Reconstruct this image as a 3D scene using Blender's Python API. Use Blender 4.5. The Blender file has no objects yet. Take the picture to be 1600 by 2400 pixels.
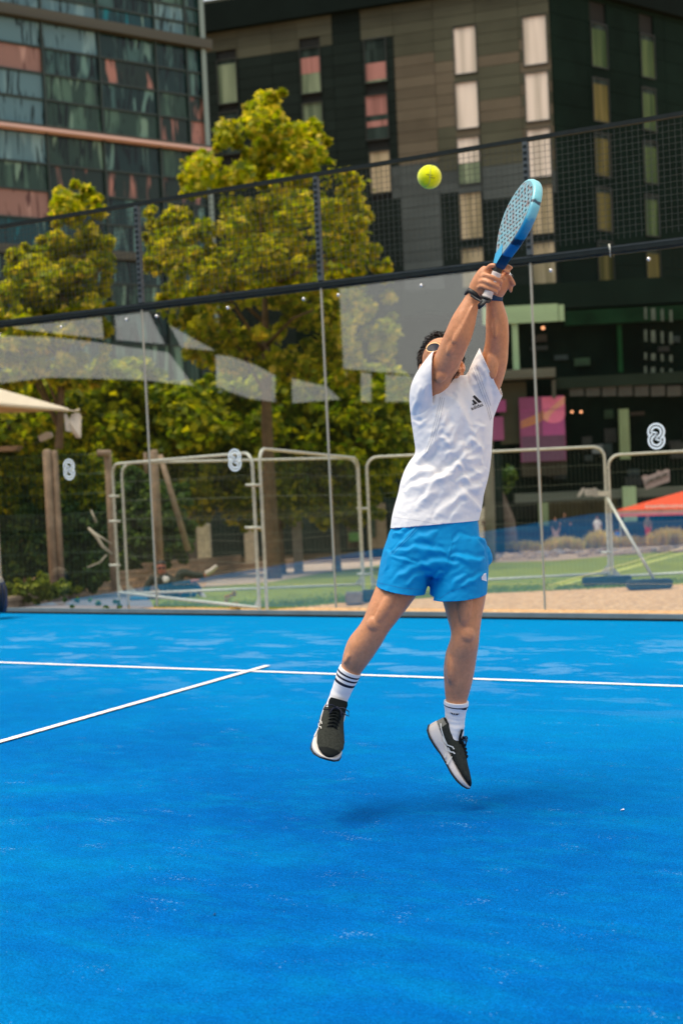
import bpy, bmesh, math, random
import numpy as np
from mathutils import Vector, Matrix
from mathutils.bvhtree import BVHTree
from mathutils.geometry import tessellate_polygon

SC = bpy.context.scene
COL = SC.collection
R = math.radians

# ------------------------------------------------------------------ camera
CF, PITCH, ROLL, YAW = 3209.9, -0.032077, -0.047214, -0.499079     # focal length in pixels of a 1600 wide picture
CAM = Vector((6.0206, -10.8584, 1.3507))
_F = Vector((math.sin(YAW)*math.cos(PITCH), math.cos(YAW)*math.cos(PITCH), math.sin(PITCH)))
_R = Vector((math.cos(YAW), -math.sin(YAW), 0.0))
_U = _R.cross(_F)
CR = math.cos(ROLL)*_R + math.sin(ROLL)*_U
CU = -math.sin(ROLL)*_R + math.cos(ROLL)*_U
cd = bpy.data.cameras.new('camera')
cam = bpy.data.objects.new('camera', cd)
COL.objects.link(cam)
m = Matrix.Identity(4)
for i, v in enumerate((CR, CU, -_F)):
    for j in range(3):
        m[j][i] = v[j]
m.translation = CAM
cam.matrix_world = m
cd.sensor_fit = 'HORIZONTAL'
cd.sensor_width = 24.0
cd.lens = CF*24.0/1600.0
cd.clip_start = 0.05
cd.clip_end = 2000
cd.dof.use_dof = True
cd.dof.focus_distance = 5.25
cd.dof.aperture_fstop = 3.0
SC.camera = cam

# ------------------------------------------------------------------ sky, sun, exposure
SUN_ELEV, SUN_AZ_VEC = R(68), (-_R*0.9 - Vector((_F.x, _F.y, 0)).normalized()*0.42)   # towards the sun: left of the camera, slightly behind it
sv = Vector((SUN_AZ_VEC.x, SUN_AZ_VEC.y, 0)).normalized()*math.cos(SUN_ELEV) + Vector((0, 0, math.sin(SUN_ELEV)))
W = bpy.data.worlds.new('World')
SC.world = W
W.use_nodes = True
nt = W.node_tree
nt.nodes.clear()
_sky = nt.nodes.new('ShaderNodeTexSky')
_sky.sky_type = 'NISHITA'
_sky.sun_disc = False
_sky.sun_elevation = SUN_ELEV
_sky.sun_rotation = math.atan2(sv.x, sv.y)
_sky.dust_density = 4.0
_sky.air_density = 1.0
_hs = nt.nodes.new('ShaderNodeHueSaturation')
_hs.inputs['Saturation'].default_value = 0.35
_mx = nt.nodes.new('ShaderNodeMix')
_mx.data_type = 'RGBA'
_mx.inputs[0].default_value = 0.55
_mx.inputs[7].default_value = (9.4, 9.9, 10.6, 1)        # the even overcast layer
_bg = nt.nodes.new('ShaderNodeBackground')
_bg.inputs['Strength'].default_value = 0.112
_wo = nt.nodes.new('ShaderNodeOutputWorld')
nt.links.new(_sky.outputs[0], _hs.inputs['Color'])
nt.links.new(_hs.outputs[0], _mx.inputs[6])
nt.links.new(_mx.outputs[2], _bg.inputs['Color'])
nt.links.new(_bg.outputs[0], _wo.inputs['Surface'])
ld = bpy.data.lights.new('sun', 'SUN')
ld.energy = 3.3
ld.angle = R(32)
ld.color = (1.0, 0.86, 0.68)
sun = bpy.data.objects.new('sun', ld)
COL.objects.link(sun)
sun.location = (0, 0, 30)
sun.rotation_euler = (-sv).to_track_quat('-Z', 'Y').to_euler()
SC.view_settings.view_transform = 'Standard'
SC.view_settings.look = 'None'
SC.view_settings.exposure = 0.17
SC.view_settings.gamma = 1
SC.view_settings.use_curve_mapping = False
SC.render.engine = 'CYCLES'
SC.cycles.max_bounces = 8
SC.cycles.transparent_max_bounces = 24
SC.cycles.caustics_reflective = False
SC.cycles.caustics_refractive = False

# ------------------------------------------------------------------ helpers
def ray(px, py):
    return (_F + CR*((px-800.0)/CF) - CU*((py-1200.0)/CF))
def P(px, py, d):
    """world point seen at photo pixel (px, py), d metres along the view axis"""
    return CAM + ray(px, py)*d
def px_of(p):
    d = Vector(p) - CAM
    z = d.dot(_F)
    return 800+CF*d.dot(CR)/z, 1200-CF*d.dot(CU)/z
FH = Vector((_F.x, _F.y, 0)).normalized()
def tz(x, y):
    """height of the ground outside the court"""
    s = (x-CAM.x)*FH.x + (y-CAM.y)*FH.y
    if s <= 20: return -0.55
    if s <= 78: return -0.55 - 0.0543*(s-20)
    return -3.70
def G(px, py, dz=0.0):
    r = ray(px, py)
    lo, hi = 5.0, 300.0
    f = lambda d: (CAM+r*d).z - tz((CAM+r*d).x, (CAM+r*d).y) - dz
    if f(hi) > 0: return CAM+r*90
    for _ in range(50):
        mid = (lo+hi)/2
        if f(mid) > 0: lo = mid
        else: hi = mid
    return CAM+r*hi

def origin(o):
    v = Vector((0, 0, 0))
    while o is not None:
        v += o.location
        o = o.parent
    return v
def tag(o, label=None, cat=None, group=None, kind=None):
    if label: o['label'] = label
    if cat: o['category'] = cat
    if group: o['group'] = group
    if kind: o['kind'] = kind
    return o
def empty(name, loc, label, cat, group=None):
    o = bpy.data.objects.new(name, None)
    o.empty_display_size = 0.2
    COL.objects.link(o)
    o.location = loc
    return tag(o, label, cat, group)
def mesh_obj(name, me, mat, parent=None):
    if mat is not None and len(me.materials) == 0:
        for mm in (mat if isinstance(mat, (list, tuple)) else [mat]):
            me.materials.append(mm)
    o = bpy.data.objects.new(name, me)
    COL.objects.link(o)
    if parent is not None:
        o.parent = parent
    return o
def obj(name, verts, faces, mat, parent=None, smooth=False, mi=None):
    """a mesh object from world-space vertices"""
    off = origin(parent) if parent is not None else Vector((0, 0, 0))
    me = bpy.data.meshes.new(name)
    V = np.array([tuple(v) for v in verts], dtype=float) - np.array(off)
    me.from_pydata(V.tolist(), [], faces)
    if mi is not None:
        me.polygons.foreach_set('material_index', mi)
    if smooth:
        me.polygons.foreach_set('use_smooth', [True]*len(me.polygons))
    me.update()
    return mesh_obj(name, me, mat, parent)
def inst(name, me, M, parent=None):
    """an object that shares mesh data; M is its world matrix"""
    o = bpy.data.objects.new(name, me)
    COL.objects.link(o)
    if parent is not None:
        o.parent = parent
        M = Matrix.Translation(-origin(parent)) @ M
    o.matrix_basis = M
    return o
_cubes = {}
def cube_mesh(mat, bevel=0.0):
    k = (mat.name, bevel)
    if k not in _cubes:
        me = bpy.data.meshes.new('box')
        bm = bmesh.new()
        bmesh.ops.create_cube(bm, size=1.0)
        if bevel:
            bmesh.ops.bevel(bm, geom=bm.edges[:], offset=bevel, segments=1, affect='EDGES')
        bm.to_mesh(me)
        bm.free()
        me.materials.append(mat)
        _cubes[k] = me
    return _cubes[k]
def frame_matrix(c, X, Y, Z, sx, sy, sz):
    M = Matrix.Identity(4)
    for i, (v, s) in enumerate(((X, sx), (Y, sy), (Z, sz))):
        for j in range(3):
            M[j][i] = v[j]*s
    M.translation = c
    return M
class MB:
    """collects boxes and tubes into one mesh"""
    def __init__(s): s.v, s.f = [], []
    def add(s, v, f):
        n = len(s.v)
        s.v += [tuple(q) for q in v]
        s.f += [tuple(i+n for i in q) for q in f]
        return s
    def box(s, c, X, Y, Z):
        """c centre, X Y Z half-extent vectors"""
        c, X, Y, Z = map(Vector, (c, X, Y, Z))
        v = [c+X*a+Y*b+Z*d for a in (-1, 1) for b in (-1, 1) for d in (-1, 1)]
        return s.add(v, [(0, 1, 3, 2), (4, 6, 7, 5), (0, 4, 5, 1), (2, 3, 7, 6), (0, 2, 6, 4), (1, 5, 7, 3)])
    def aabb(s, x0, x1, y0, y1, z0, z1):
        return s.box(((x0+x1)/2, (y0+y1)/2, (z0+z1)/2), ((x1-x0)/2, 0, 0), (0, (y1-y0)/2, 0), (0, 0, (z1-z0)/2))
    def tube(s, pts, r, n=8, cap=True):
        pts = [Vector(p) for p in pts]
        rr = r if isinstance(r, (list, tuple)) else [r]*len(pts)
        v, f = [], []
        ref = None
        for i, p in enumerate(pts):
            t = (pts[min(i+1, len(pts)-1)] - pts[max(i-1, 0)]).normalized()
            if ref is None:
                ref = Vector((0, 0, 1)) if abs(t.z) < 0.9 else Vector((1, 0, 0))
            a = t.cross(ref)
            if a.length < 1e-6: a = t.cross(Vector((0.3, 1, 0.2)))
            a.normalize()
            b = t.cross(a).normalized()
            ref = -b if False else a.cross(t)
            for k in range(n):
                q = 2*math.pi*k/n
                v.append(p + a*rr[i]*math.cos(q) + b*rr[i]*math.sin(q))
        for i in range(len(pts)-1):
            for k in range(n):
                f.append((i*n+k, i*n+(k+1) % n, (i+1)*n+(k+1) % n, (i+1)*n+k))
        if cap:
            f.append(tuple(range(n))[::-1])
            f.append(tuple((len(pts)-1)*n+k for k in range(n)))
        return s.add(v, f)
    def build(s, name, mat, parent=None, smooth=False):
        return obj(name, s.v, s.f, mat, parent, smooth)

def srgb(r, g, b):
    f = lambda c: (c/255/12.92) if c/255 <= 0.04045 else ((c/255+0.055)/1.055)**2.4
    return (f(r), f(g), f(b))
class N:
    """small node-tree writer"""
    def __init__(s, name):
        s.m = bpy.data.materials.new(name)
        s.m.use_nodes = True
        s.t = s.m.node_tree
        s.b = s.t.nodes['Principled BSDF']
        s.out = s.t.nodes['Material Output']
    def n(s, typ, **kw):
        x = s.t.nodes.new(typ)
        for k, v in kw.items():
            if k.startswith('i_'):
                x.inputs[k[2:].replace('_', ' ')].default_value = v
            else:
                setattr(x, k, v)
        return x
    def l(s, a, b): s.t.links.new(a, b)
    def coord(s, scale=(1, 1, 1), rot=(0, 0, 0), kind='Object'):
        tc = s.n('ShaderNodeTexCoord')
        mp = s.n('ShaderNodeMapping')
        mp.inputs['Scale'].default_value = scale
        mp.inputs['Rotation'].default_value = rot
        s.l(tc.outputs[kind], mp.inputs[0])
        return mp.outputs[0]
    def noise(s, vec, scale, detail=4, rough=0.55, dist=0.0):
        x = s.n('ShaderNodeTexNoise')
        x.inputs['Scale'].default_value = scale
        x.inputs['Detail'].default_value = detail
        x.inputs['Roughness'].default_value = rough
        x.inputs['Distortion'].default_value = dist
        s.l(vec, x.inputs['Vector'])
        return x.outputs['Fac']
    def ramp(s, fac, stops, interp='LINEAR'):
        x = s.n('ShaderNodeValToRGB')
        x.color_ramp.interpolation = interp
        e = x.color_ramp.elements
        while len(e) < len(stops): e.new(0.5)
        for q, (p, c) in zip(e, stops):
            q.position = p
            q.color = (c, c, c, 1) if isinstance(c, (int, float)) else (*c, 1)
        s.l(fac, x.inputs[0])
        return x.outputs[0]
    def mix(s, fac, a, b, mode='MIX'):
        x = s.n('ShaderNodeMix', data_type='RGBA', blend_type=mode)
        for q, w in ((0, fac), (6, a), (7, b)):
            if isinstance(w, (int, float)): x.inputs[q].default_value = w
            elif isinstance(w, (tuple, list)): x.inputs[q].default_value = (*w, 1)
            else: s.l(w, x.inputs[q])
        return x.outputs[2]
    def math(s, op, a, b=0.0):
        x = s.n('ShaderNodeMath', operation=op)
        for q, w in ((0, a), (1, b)):
            if isinstance(w, (int, float)): x.inputs[q].default_value = w
            else: s.l(w, x.inputs[q])
        return x.outputs[0]
    def color(s, c):
        if isinstance(c, tuple): s.b.inputs['Base Color'].default_value = (*c, 1)
        else: s.l(c, s.b.inputs['Base Color'])
        return s
    def bump(s, h, strength=0.3, dist=0.01):
        x = s.n('ShaderNodeBump')
        x.inputs['Strength'].default_value = strength
        x.inputs['Distance'].default_value = dist
        s.l(h, x.inputs['Height'])
        s.l(x.outputs[0], s.b.inputs['Normal'])
        return s
    def set(s, **kw):
        for k, v in kw.items():
            s.b.inputs[k.replace('_', ' ')].default_value = v
        return s
def mat(name, c, rough=0.7, metal=0.0, var=0.25, scale=6.0, bump=0.0, spec=0.4):
    w = N(name)
    v = w.coord()
    f = w.noise(v, scale, 5)
    lo = tuple(x*(1-var) for x in c)
    hi = tuple(min(1, x*(1+var)) for x in c)
    w.color(w.ramp(f, [(0.3, lo), (0.7, hi)]))
    w.set(Roughness=rough, Metallic=metal, Specular_IOR_Level=spec)
    if bump: w.bump(w.noise(v, scale*6, 4), bump, 0.01)
    return w.m
def emis(name, c, k):
    w = N(name)
    w.color(c)
    w.b.inputs['Emission Color'].default_value = (*c, 1)
    w.b.inputs['Emission Strength'].default_value = k
    return w.m

class Face:
    """a vertical facade: through the pixel/depth anchor, running towards the vanishing point vx on the horizon"""
    def __init__(s, px, py, d, vx):
        s.o = P(px, py, d)
        hz = 1134.0 - 0.04630*vx
        u = ray(vx, hz)
        if vx < 800: u = u
        s.u = Vector((u.x, u.y, 0)).normalized()
        if s.u.dot(CR) < 0: s.u = -s.u
        s.n = Vector((s.u.y, -s.u.x, 0))
        if s.n.dot(CAM-s.o) < 0: s.n = -s.n
        s.z = Vector((0, 0, 1))
    def uv(s, px, py):
        r = ray(px, py)
        d = (s.o-CAM).dot(s.n)/r.dot(s.n)
        q = CAM+r*d-s.o
        return q.dot(s.u), (s.o+q).z
    def pt(s, u, z, n=0.0):
        q = s.o+s.u*u+s.n*n
        return Vector((q.x, q.y, z))
    def box(s, name, u0, u1, z0, z1, n0, n1, mt, parent, rot=0.0):
        c = s.pt((u0+u1)/2, (z0+z1)/2, (n0+n1)/2)
        X, Y = s.u, s.n
        if rot:
            X = s.u*math.cos(rot)+s.n*math.sin(rot)
            Y = -s.u*math.sin(rot)+s.n*math.cos(rot)
        return inst(name, cube_mesh(mt), frame_matrix(c, X, Y, s.z, u1-u0, n1-n0, z1-z0), parent)
    def pbox(s, name, x0, x1, y0, y1, n0, n1, mt, parent):
        """box whose front covers the pixel rectangle"""
        xm, ym = (x0+x1)/2, (y0+y1)/2
        return s.box(name, s.uv(x0, ym)[0], s.uv(x1, ym)[0], s.uv(xm, y1)[1], s.uv(xm, y0)[1], n0, n1, mt, parent)
# ------------------------------------------------------------------ ground, court
def turf_material():
    w = N('blue_turf')
    v = w.coord()
    streak = w.coord(scale=(1.0, 1.9, 1.0), rot=(0, 0, R(-12)))
    big = w.noise(w.coord(scale=(0.35, 0.6, 1)), 1.0, 5, 0.6, 0.15)
    base = w.ramp(big, [(0.30, (0.0, 0.070, 0.295)), (0.5, (0.0, 0.112, 0.380)), (0.72, (0.0, 0.170, 0.430))])
    # greener, lighter worn patches
    p2 = w.noise(streak, 2.2, 9, 0.72, 0.2)
    base = w.mix(w.ramp(p2, [(0.48, 0.0), (0.75, 0.50)]), base, (0.0, 0.215, 0.41))
    # silica sand lying between the fibres: fine broken flecks, gathered in streaks
    sp = w.noise(w.coord(scale=(1, 1.35, 1)), 95, 3, 0.7, 0.4)
    area = w.noise(streak, 3.4, 8, 0.72, 0.4)
    tc = w.n('ShaderNodeTexCoord')
    sx = w.n('ShaderNodeSeparateXYZ')
    w.l(tc.outputs['Object'], sx.inputs[0])
    near_wall = w.n('ShaderNodeMapRange', i_From_Min=-4.2, i_From_Max=-2.6)
    w.l(sx.outputs[1], near_wall.inputs[0])
    far_end = w.n('ShaderNodeMapRange', i_From_Min=-0.7, i_From_Max=-1.5)
    w.l(sx.outputs[1], far_end.inputs[0])
    broad = w.n('ShaderNodeMapRange', i_From_Min=-7.5, i_From_Max=-1.0); broad.interpolation_type = 'SMOOTHSTEP'
    w.l(sx.outputs[1], broad.inputs[0])
    mot = w.noise(w.coord(scale=(1, 1.5, 1)), 9, 7, 0.75)
    base = w.mix(0.65, base, w.ramp(mot, [(0.34, 0.80), (0.5, 1.0), (0.66, 1.22)]), 'MULTIPLY')
    base = w.mix(w.math('MULTIPLY', broad.outputs[0], 0.75), base, (0.0, 0.215, 0.48))  # lightening with view angle painted in together with sand dust, towards the wall
    wall = w.math('MULTIPLY', near_wall.outputs[0], far_end.outputs[0])
    pa = w.ramp(area, [(0.50, 0.0), (0.66, 1.0)])
    thr = w.math('SUBTRACT', 0.77, w.math('MULTIPLY', pa, 0.20))
    fleck = w.math('GREATER_THAN', sp, thr)
    cl = w.noise(w.coord(scale=(0.5, 1.0, 1)), 3.2, 8, 0.68, 0.3)
    sheet = w.math('MULTIPLY', w.ramp(cl, [(0.53, 0.0), (0.585, 0.27)]), wall)
    sand = w.math('MAXIMUM', w.math('MULTIPLY', fleck, 0.55), sheet)
    col = w.mix(sand, base, (0.20, 0.40, 0.62))
    # fine grain of lighter and darker fibres
    fib = w.noise(w.coord(scale=(1, 0.8, 1)), 210, 3, 0.7)
    fib2 = w.noise(w.coord(scale=(1, 1.7, 1)), 70, 4, 0.7)
    g = w.ramp(fib, [(0.34, 0.50), (0.5, 1.0), (0.66, 1.55)])
    col = w.mix(0.75, col, g, 'MULTIPLY')
    g2 = w.ramp(fib2, [(0.32, 0.66), (0.5, 1.0), (0.68, 1.30)])
    col = w.mix(0.8, col, g2, 'MULTIPLY')
    w.color(col)
    w.set(Roughness=0.9, Specular_IOR_Level=0.02)
    h = w.math('ADD', fib, w.math('MULTIPLY', fib2, 1.5))
    w.bump(h, 0.5, 0.004)
    return w.m
M_TURF = turf_material()
M_LINE = mat('line_white', (0.82, 0.82, 0.80), 0.8, var=0.10, scale=40, bump=0.2)
M_CONC = mat('court_concrete', (0.30, 0.29, 0.27), 0.85, var=0.2, scale=5, bump=0.2)
M_STEEL = mat('dark_steel', (0.008, 0.014, 0.014), 0.6, 0.0, var=0.25, scale=12, spec=0.2)
M_STEEL2 = mat('grey_steel_rail', (0.06, 0.075, 0.08), 0.55, 0.0, var=0.2, scale=12, spec=0.3)
M_GALV = mat('galvanised_tube', (0.52, 0.54, 0.48), 0.45, 0.2, var=0.18, scale=20)
M_CHROME = mat('bolt_metal', (0.75, 0.76, 0.78), 0.22, 0.9, var=0.05)

def sheet_poly(name, pts, mt, dz=0.0, kind='structure', sub=1.5):
    """a sheet draped over the terrain inside a ground polygon (list of (x, y))"""
    pts = [Vector((p[0], p[1], 0)) for p in pts]
    bm = bmesh.new()
    vs = [bm.verts.new(p) for p in pts]
    f = bm.faces.new(vs)
    if f.normal.z < 0: f.normal_flip()
    bmesh.ops.triangulate(bm, faces=bm.faces[:])
    # cut along the two creases of the terrain, then drape
    for s in (20, 78):
        c = Vector((CAM.x, CAM.y, 0))+FH*s
        bmesh.ops.bisect_plane(bm, geom=bm.verts[:]+bm.edges[:]+bm.faces[:], plane_co=c, plane_no=FH)
    for v in bm.verts:
        v.co.z = tz(v.co.x, v.co.y)+dz
    me = bpy.data.meshes.new(name)
    bmesh.ops.recalc_face_normals(bm, faces=bm.faces[:])
    for f in bm.faces:
        if f.normal.z < 0: f.normal_flip()
    bm.to_mesh(me)
    bm.free()
    o = mesh_obj(name, me, mt)
    return tag(o, kind=kind)
def gpix(lst): return [(lambda q: (q.x, q.y))(G(*p)) for p in lst]

# wood-chip / sand ground
wg = N('bark_sand')
v = wg.coord()
n1 = wg.noise(v, 9, 6, 0.7)
vo = wg.n('ShaderNodeTexVoronoi', i_Scale=26.0)
wg.l(v, vo.inputs['Vector'])
c1 = wg.ramp(n1, [(0.3, (0.54, 0.31, 0.14)), (0.5, (0.70, 0.43, 0.22)), (0.68, (0.80, 0.55, 0.32))])
c2 = wg.mix(wg.ramp(vo.outputs['Color'], [(0.1, 0.75), (0.7, 1.15)]), c1, c1)
c3 = wg.mix(0.7, c1, wg.ramp(vo.outputs['Color'], [(0.05, 0.55), (0.35, 1.0), (0.9, 1.25)]), 'MULTIPLY')
wg.color(c3)
wg.bump(wg.noise(v, 30, 5, 0.7), 0.9, 0.05)
wg.set(Roughness=0.95, Specular_IOR_Level=0.1)
M_BARK = wg.m
big = [(-600, -300), (600, -300), (600, 700), (-600, 700)]
sheet_poly('ground', big, M_BARK)
M_GRASS = mat('lawn_grass', (0.185, 0.215, 0.018), 0.9, var=0.28, scale=2.2, bump=0.5, spec=0.15)
def st(s, t): return (CAM.x+FH.x*s+_R.x*t, CAM.y+FH.y*s+_R.y*t)
lawn = gpix([(360, 1424), (460, 1424), (560, 1426), (640, 1428), (720, 1422), (800, 1413), (880, 1409), (960, 1405), (1060, 1398), (1138, 1391), (1250, 1386), (1368, 1381), (1470, 1376), (1640, 1367),
             (1700, 1285), (1600, 1290), (1450, 1302), (1300, 1315), (1190, 1318), (1100, 1318), (1000, 1320), (900, 1323), (850, 1331), (780, 1339), (640, 1364), (560, 1370), (480, 1377), (400, 1392), (350, 1404)])
sheet_poly('lawn', lawn, M_GRASS, 0.004)
M_PATH = mat('path_paving', (0.50, 0.37, 0.25), 0.9, var=0.15, scale=1.5, bump=0.1)
path = gpix([(480, 1377), (560, 1370), (640, 1364), (780, 1339), (850, 1331), (900, 1323), (1000, 1320), (1100, 1318), (1100, 1296), (1000, 1299), (900, 1303), (840, 1308), (700, 1318), (640, 1323), (560, 1334), (490, 1346)])
sheet_poly('path', path, M_PATH, 0.008)
M_PAVE = mat('grey_paving', (0.16, 0.16, 0.18), 0.85, var=0.15, scale=1.5, bump=0.1)
pv = gpix([(20, 1428), (170, 1400), (345, 1388), (400, 1392), (350, 1404), (360, 1424), (300, 1432)])
q0, q1 = st(13.4, -6.5), st(13.4, -1.8)
sheet_poly('paving', pv+[q1, q0], M_PAVE, 0.006)
M_BED = mat('dry_gravel_bed', (0.36, 0.26, 0.17), 0.95, var=0.3, scale=2.5, bump=0.5)
bed = gpix([(1100, 1318), (1190, 1318), (1300, 1315), (1450, 1302), (1600, 1290), (1700, 1285), (1700, 1262), (1600, 1265), (1450, 1272), (1300, 1280), (1190, 1284), (1100, 1296)])
sheet_poly('planting_bed', bed, M_BED, 0.010)
# yellow pitch marking on the lawn
M_YEL = mat('yellow_marking', (0.40, 0.42, 0.07), 0.9, var=0.15, scale=5)
for a, b, wd in (((1280, 1384), (1432, 1343), 0.10), ((1432, 1343), (1660, 1281), 0.12)):
    A, B = G(*a), G(*b)
    d = (B-A); d.z = 0; d.normalize(); s_ = Vector((-d.y, d.x, 0))*wd
    sheet_poly('lawn_marking', [((A+s_).x, (A+s_).y), ((A-s_).x, (A-s_).y), ((B-s_).x, (B-s_).y), ((B+s_).x, (B+s_).y)], M_YEL, 0.012)

M_ASPH = mat('dark_asphalt', (0.022, 0.024, 0.025), 1.0, var=0.2, scale=3, bump=0.3, spec=0.0)
sheet_poly('asphalt_yard', [(-90, -60), (-4.3, -60), (-4.3, -0.4), (-90, -0.2)], M_ASPH, 0.004)  # added dark ground out of view, keeps its mirror image in the glass dark
sheet_poly('asphalt_yard', [(-4.2, -60), (60, -60), (60, -20.5), (-4.2, -20.5)], M_ASPH, 0.004)
# the court: a raised slab with blue turf
mb = MB()
mb.aabb(-4.25, 6.25, -20.3, 0.16, -0.56, -0.012)
tag(mb.build('court_slab', M_CONC), kind='structure')
n = 60
vs = [(-4.2+10.4*i/n, -20.25+20.33*j/n, 0.0) for j in range(n+1) for i in range(n+1)]
fs = [(j*(n+1)+i, j*(n+1)+i+1, (j+1)*(n+1)+i+1, (j+1)*(n+1)+i) for j in range(n) for i in range(n)]
tag(obj('court_turf', vs, fs, M_TURF), kind='structure')
def line_quad(x0, x1, y0, y1, z=0.004):
    rnd = random.Random(5)
    # slightly uneven edges, like inlaid white turf
    along_x = abs(x1-x0) > abs(y1-y0)
    L = abs(x1-x0) if along_x else abs(y1-y0)
    k = int(L/0.03)
    v, f = [], []
    for i in range(k+1):
        t = i/k
        e0, e1 = rnd.uniform(-.0022, .0022), rnd.uniform(-.0022, .0022)
        if along_x: v += [(x0+(x1-x0)*t, y0+e0, z), (x0+(x1-x0)*t, y1+e1, z)]
        else: v += [(x0+e0, y0+(y1-y0)*t, z), (x1+e1, y0+(y1-y0)*t, z)]
    f = [(2*i, 2*i+1, 2*i+3, 2*i+2) for i in range(k)]
    o = obj('court_line', v, f, M_LINE)
    tag(o, kind='structure')
line_quad(-4.0, 6.0, -3.075, -3.025)
line_quad(0.975, 1.025, -10.0, -2.82, 0.008)

# ------------------------------------------------------------------ glass back wall of the court
gw = N('toughened_glass')
gw.t.nodes.remove(gw.b)
tr = gw.n('ShaderNodeBsdfTransparent'); tr.inputs[0].default_value = (0.965, 0.98, 0.968, 1)
gl = gw.n('ShaderNodeBsdfGlossy'); gl.inputs['Roughness'].default_value = 0.0
gl.inputs['Color'].default_value = (1.0, 0.955, 0.86, 1)
ms = gw.n('ShaderNodeMixShader'); ms.inputs[0].default_value = 0.115
gv = gw.coord(scale=(1, 1, 1))
dirt = gw.noise(gv, 2.4, 6, 0.6, 0.5)
fa = gw.ramp(dirt, [(0.3, 0.112), (0.75, 0.120)])
gw.l(fa, ms.inputs[0])
gw.l(tr.outputs[0], ms.inputs[1]); gw.l(gl.outputs[0], ms.inputs[2])
gbp = gw.n('ShaderNodeBump'); gbp.inputs['Strength'].default_value = 0.002; gbp.inputs['Distance'].default_value = 0.02
gw.l(gw.noise(gv, 3.0, 2), gbp.inputs['Height']); gw.l(gbp.outputs[0], gl.inputs['Normal'])
gw.l(ms.outputs[0], gw.out.inputs['Surface'])
M_GLASS = gw.m
M_SEAL = mat('glass_joint_seal', (0.34, 0.32, 0.25), 0.5, var=0.1)
M_DECAL = mat('white_vinyl', (0.80, 0.84, 0.82), 0.6, var=0.04)
M_WIRE = mat('mesh_wire', (0.020, 0.030, 0.027), 0.6, 0.0, var=0.2)
wallg = empty('glass_court_wall', (1, 0.0, 0), 'clear glass back wall of the blue court with dark steel rails and mesh above', 'glass wall')
Z = Vector((0, 0, 1)); X = Vector((1, 0, 0)); Y = Vector((0, 1, 0))
pane_me = None
for k in range(5):
    x0 = -4+2*k
    c = Vector((x0+1, 0.0, 0.07+2.93/2))
    if pane_me is None:
        pane_me = cube_mesh(M_GLASS)
    pn = inst('glass_panel', pane_me, frame_matrix(c, X, Y, Z, 1.976, 0.012, 2.90), wallg)
for k in range(1, 5):
    inst('joint_seal', cube_mesh(M_SEAL), frame_matrix(Vector((-4+2*k, 0, 1.535)), X, Y, Z, 0.014, 0.016, 2.90), wallg)
inst('corner_post', cube_mesh(M_SEAL), frame_matrix(Vector((-4.02, 0, 1.5)), X, Y, Z, 0.03, 0.05, 2.96), wallg)
def rail(name, z0, z1, y0, y1, mt, xa=-4.1, xb=6.1):
    mb = MB(); mb.aabb(xa, xb, y0, y1, z0, z1)
    return mb.build(name, mt, wallg)
rail('bottom_rail', 0.006, 0.054, -0.022, 0.028, mat('base_rail_grey', (0.15, 0.19, 0.20), 0.5, var=0.15, scale=6))
rail('bottom_lip', 0.0045, 0.018, -0.034, -0.0235, M_STEEL)
rail('top_rail', 2.988, 3.026, -0.018, 0.03, M_STEEL)
rail('rail_flange', 2.970, 2.986, 0.012, 0.032, M_STEEL2)
rail('top_lip', 3.028, 3.034, -0.020, 0.012, M_STEEL2)
rail('mesh_top_rail', 3.985, 4.02, -0.014, 0.024, M_STEEL)
rail('mesh_bottom_rail', 3.036, 3.046, 0.0, 0.022, M_STEEL)
for k in range(0, 6):
    x = -4+2*k
    mb = MB(); mb.aabb(x-0.022, x+0.022, -0.018, 0.03, 3.048, 3.983)
    ps = mb.build('mesh_post', M_STEEL2, wallg)
    ho = MB()
    for q in range(17):
        z = 3.10+q*0.052
        ho.aabb(x-0.015, x+0.015, -0.0215, -0.0185, z, z+0.024)
    tag(ho.build('post_slots', M_STEEL, ps), kind='stuff')
bolt = bmesh.new()
bmesh.ops.create_uvsphere(bolt, u_segments=12, v_segments=8, radius=0.5)
bme = bpy.data.meshes.new('bolt'); bolt.to_mesh(bme); bolt.free(); bme.materials.append(M_CHROME)
for f in bme.polygons: f.use_smooth = True
for k in range(5):
    for dx in (0.18, 1.0, 1.82):
        b = inst('bolt', bme, frame_matrix(Vector((-4+2*k+dx, -0.014, 2.90)), X, Y, Z, 0.030, 0.022, 0.030), wallg)
        w_ = MB(); w_.tube([(-4+2*k+dx, -0.0065, 2.90), (-4+2*k+dx, -0.0095, 2.90)], 0.026, 14)
        w_.build('washer', M_STEEL2, b)
for k in range(5):
    mb = MB(); x0 = -4+2*k+0.022; x1 = x0+1.956
    nx = 39
    for i in range(nx):
        x = x0+(i+1)*(x1-x0)/(nx+1)
        mb.aabb(x-0.0013, x+0.0013, 0.000, 0.0038, 3.088, 3.985)
    for j in range(1, 18):
        z = 3.088+j*0.897/18
        mb.aabb(x0, x1, 0.0040, 0.0078, z-0.0013, z+0.0013)
    tag(mb.build('wire_mesh', M_WIRE, wallg), kind='stuff')
# small steel tie hanging at the top rail
q = P(1447, 588, 11.22); q.y = -0.05
mb = MB(); mb.tube([(q.x, -0.05, q.z+0.03), (q.x+0.005, -0.05, q.z-0.02), (q.x+0.004, -0.045, q.z-0.075)], [0.009, 0.004, 0.003], 6)
mb.build('cable_tie', M_GALV, wallg, True)

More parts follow.
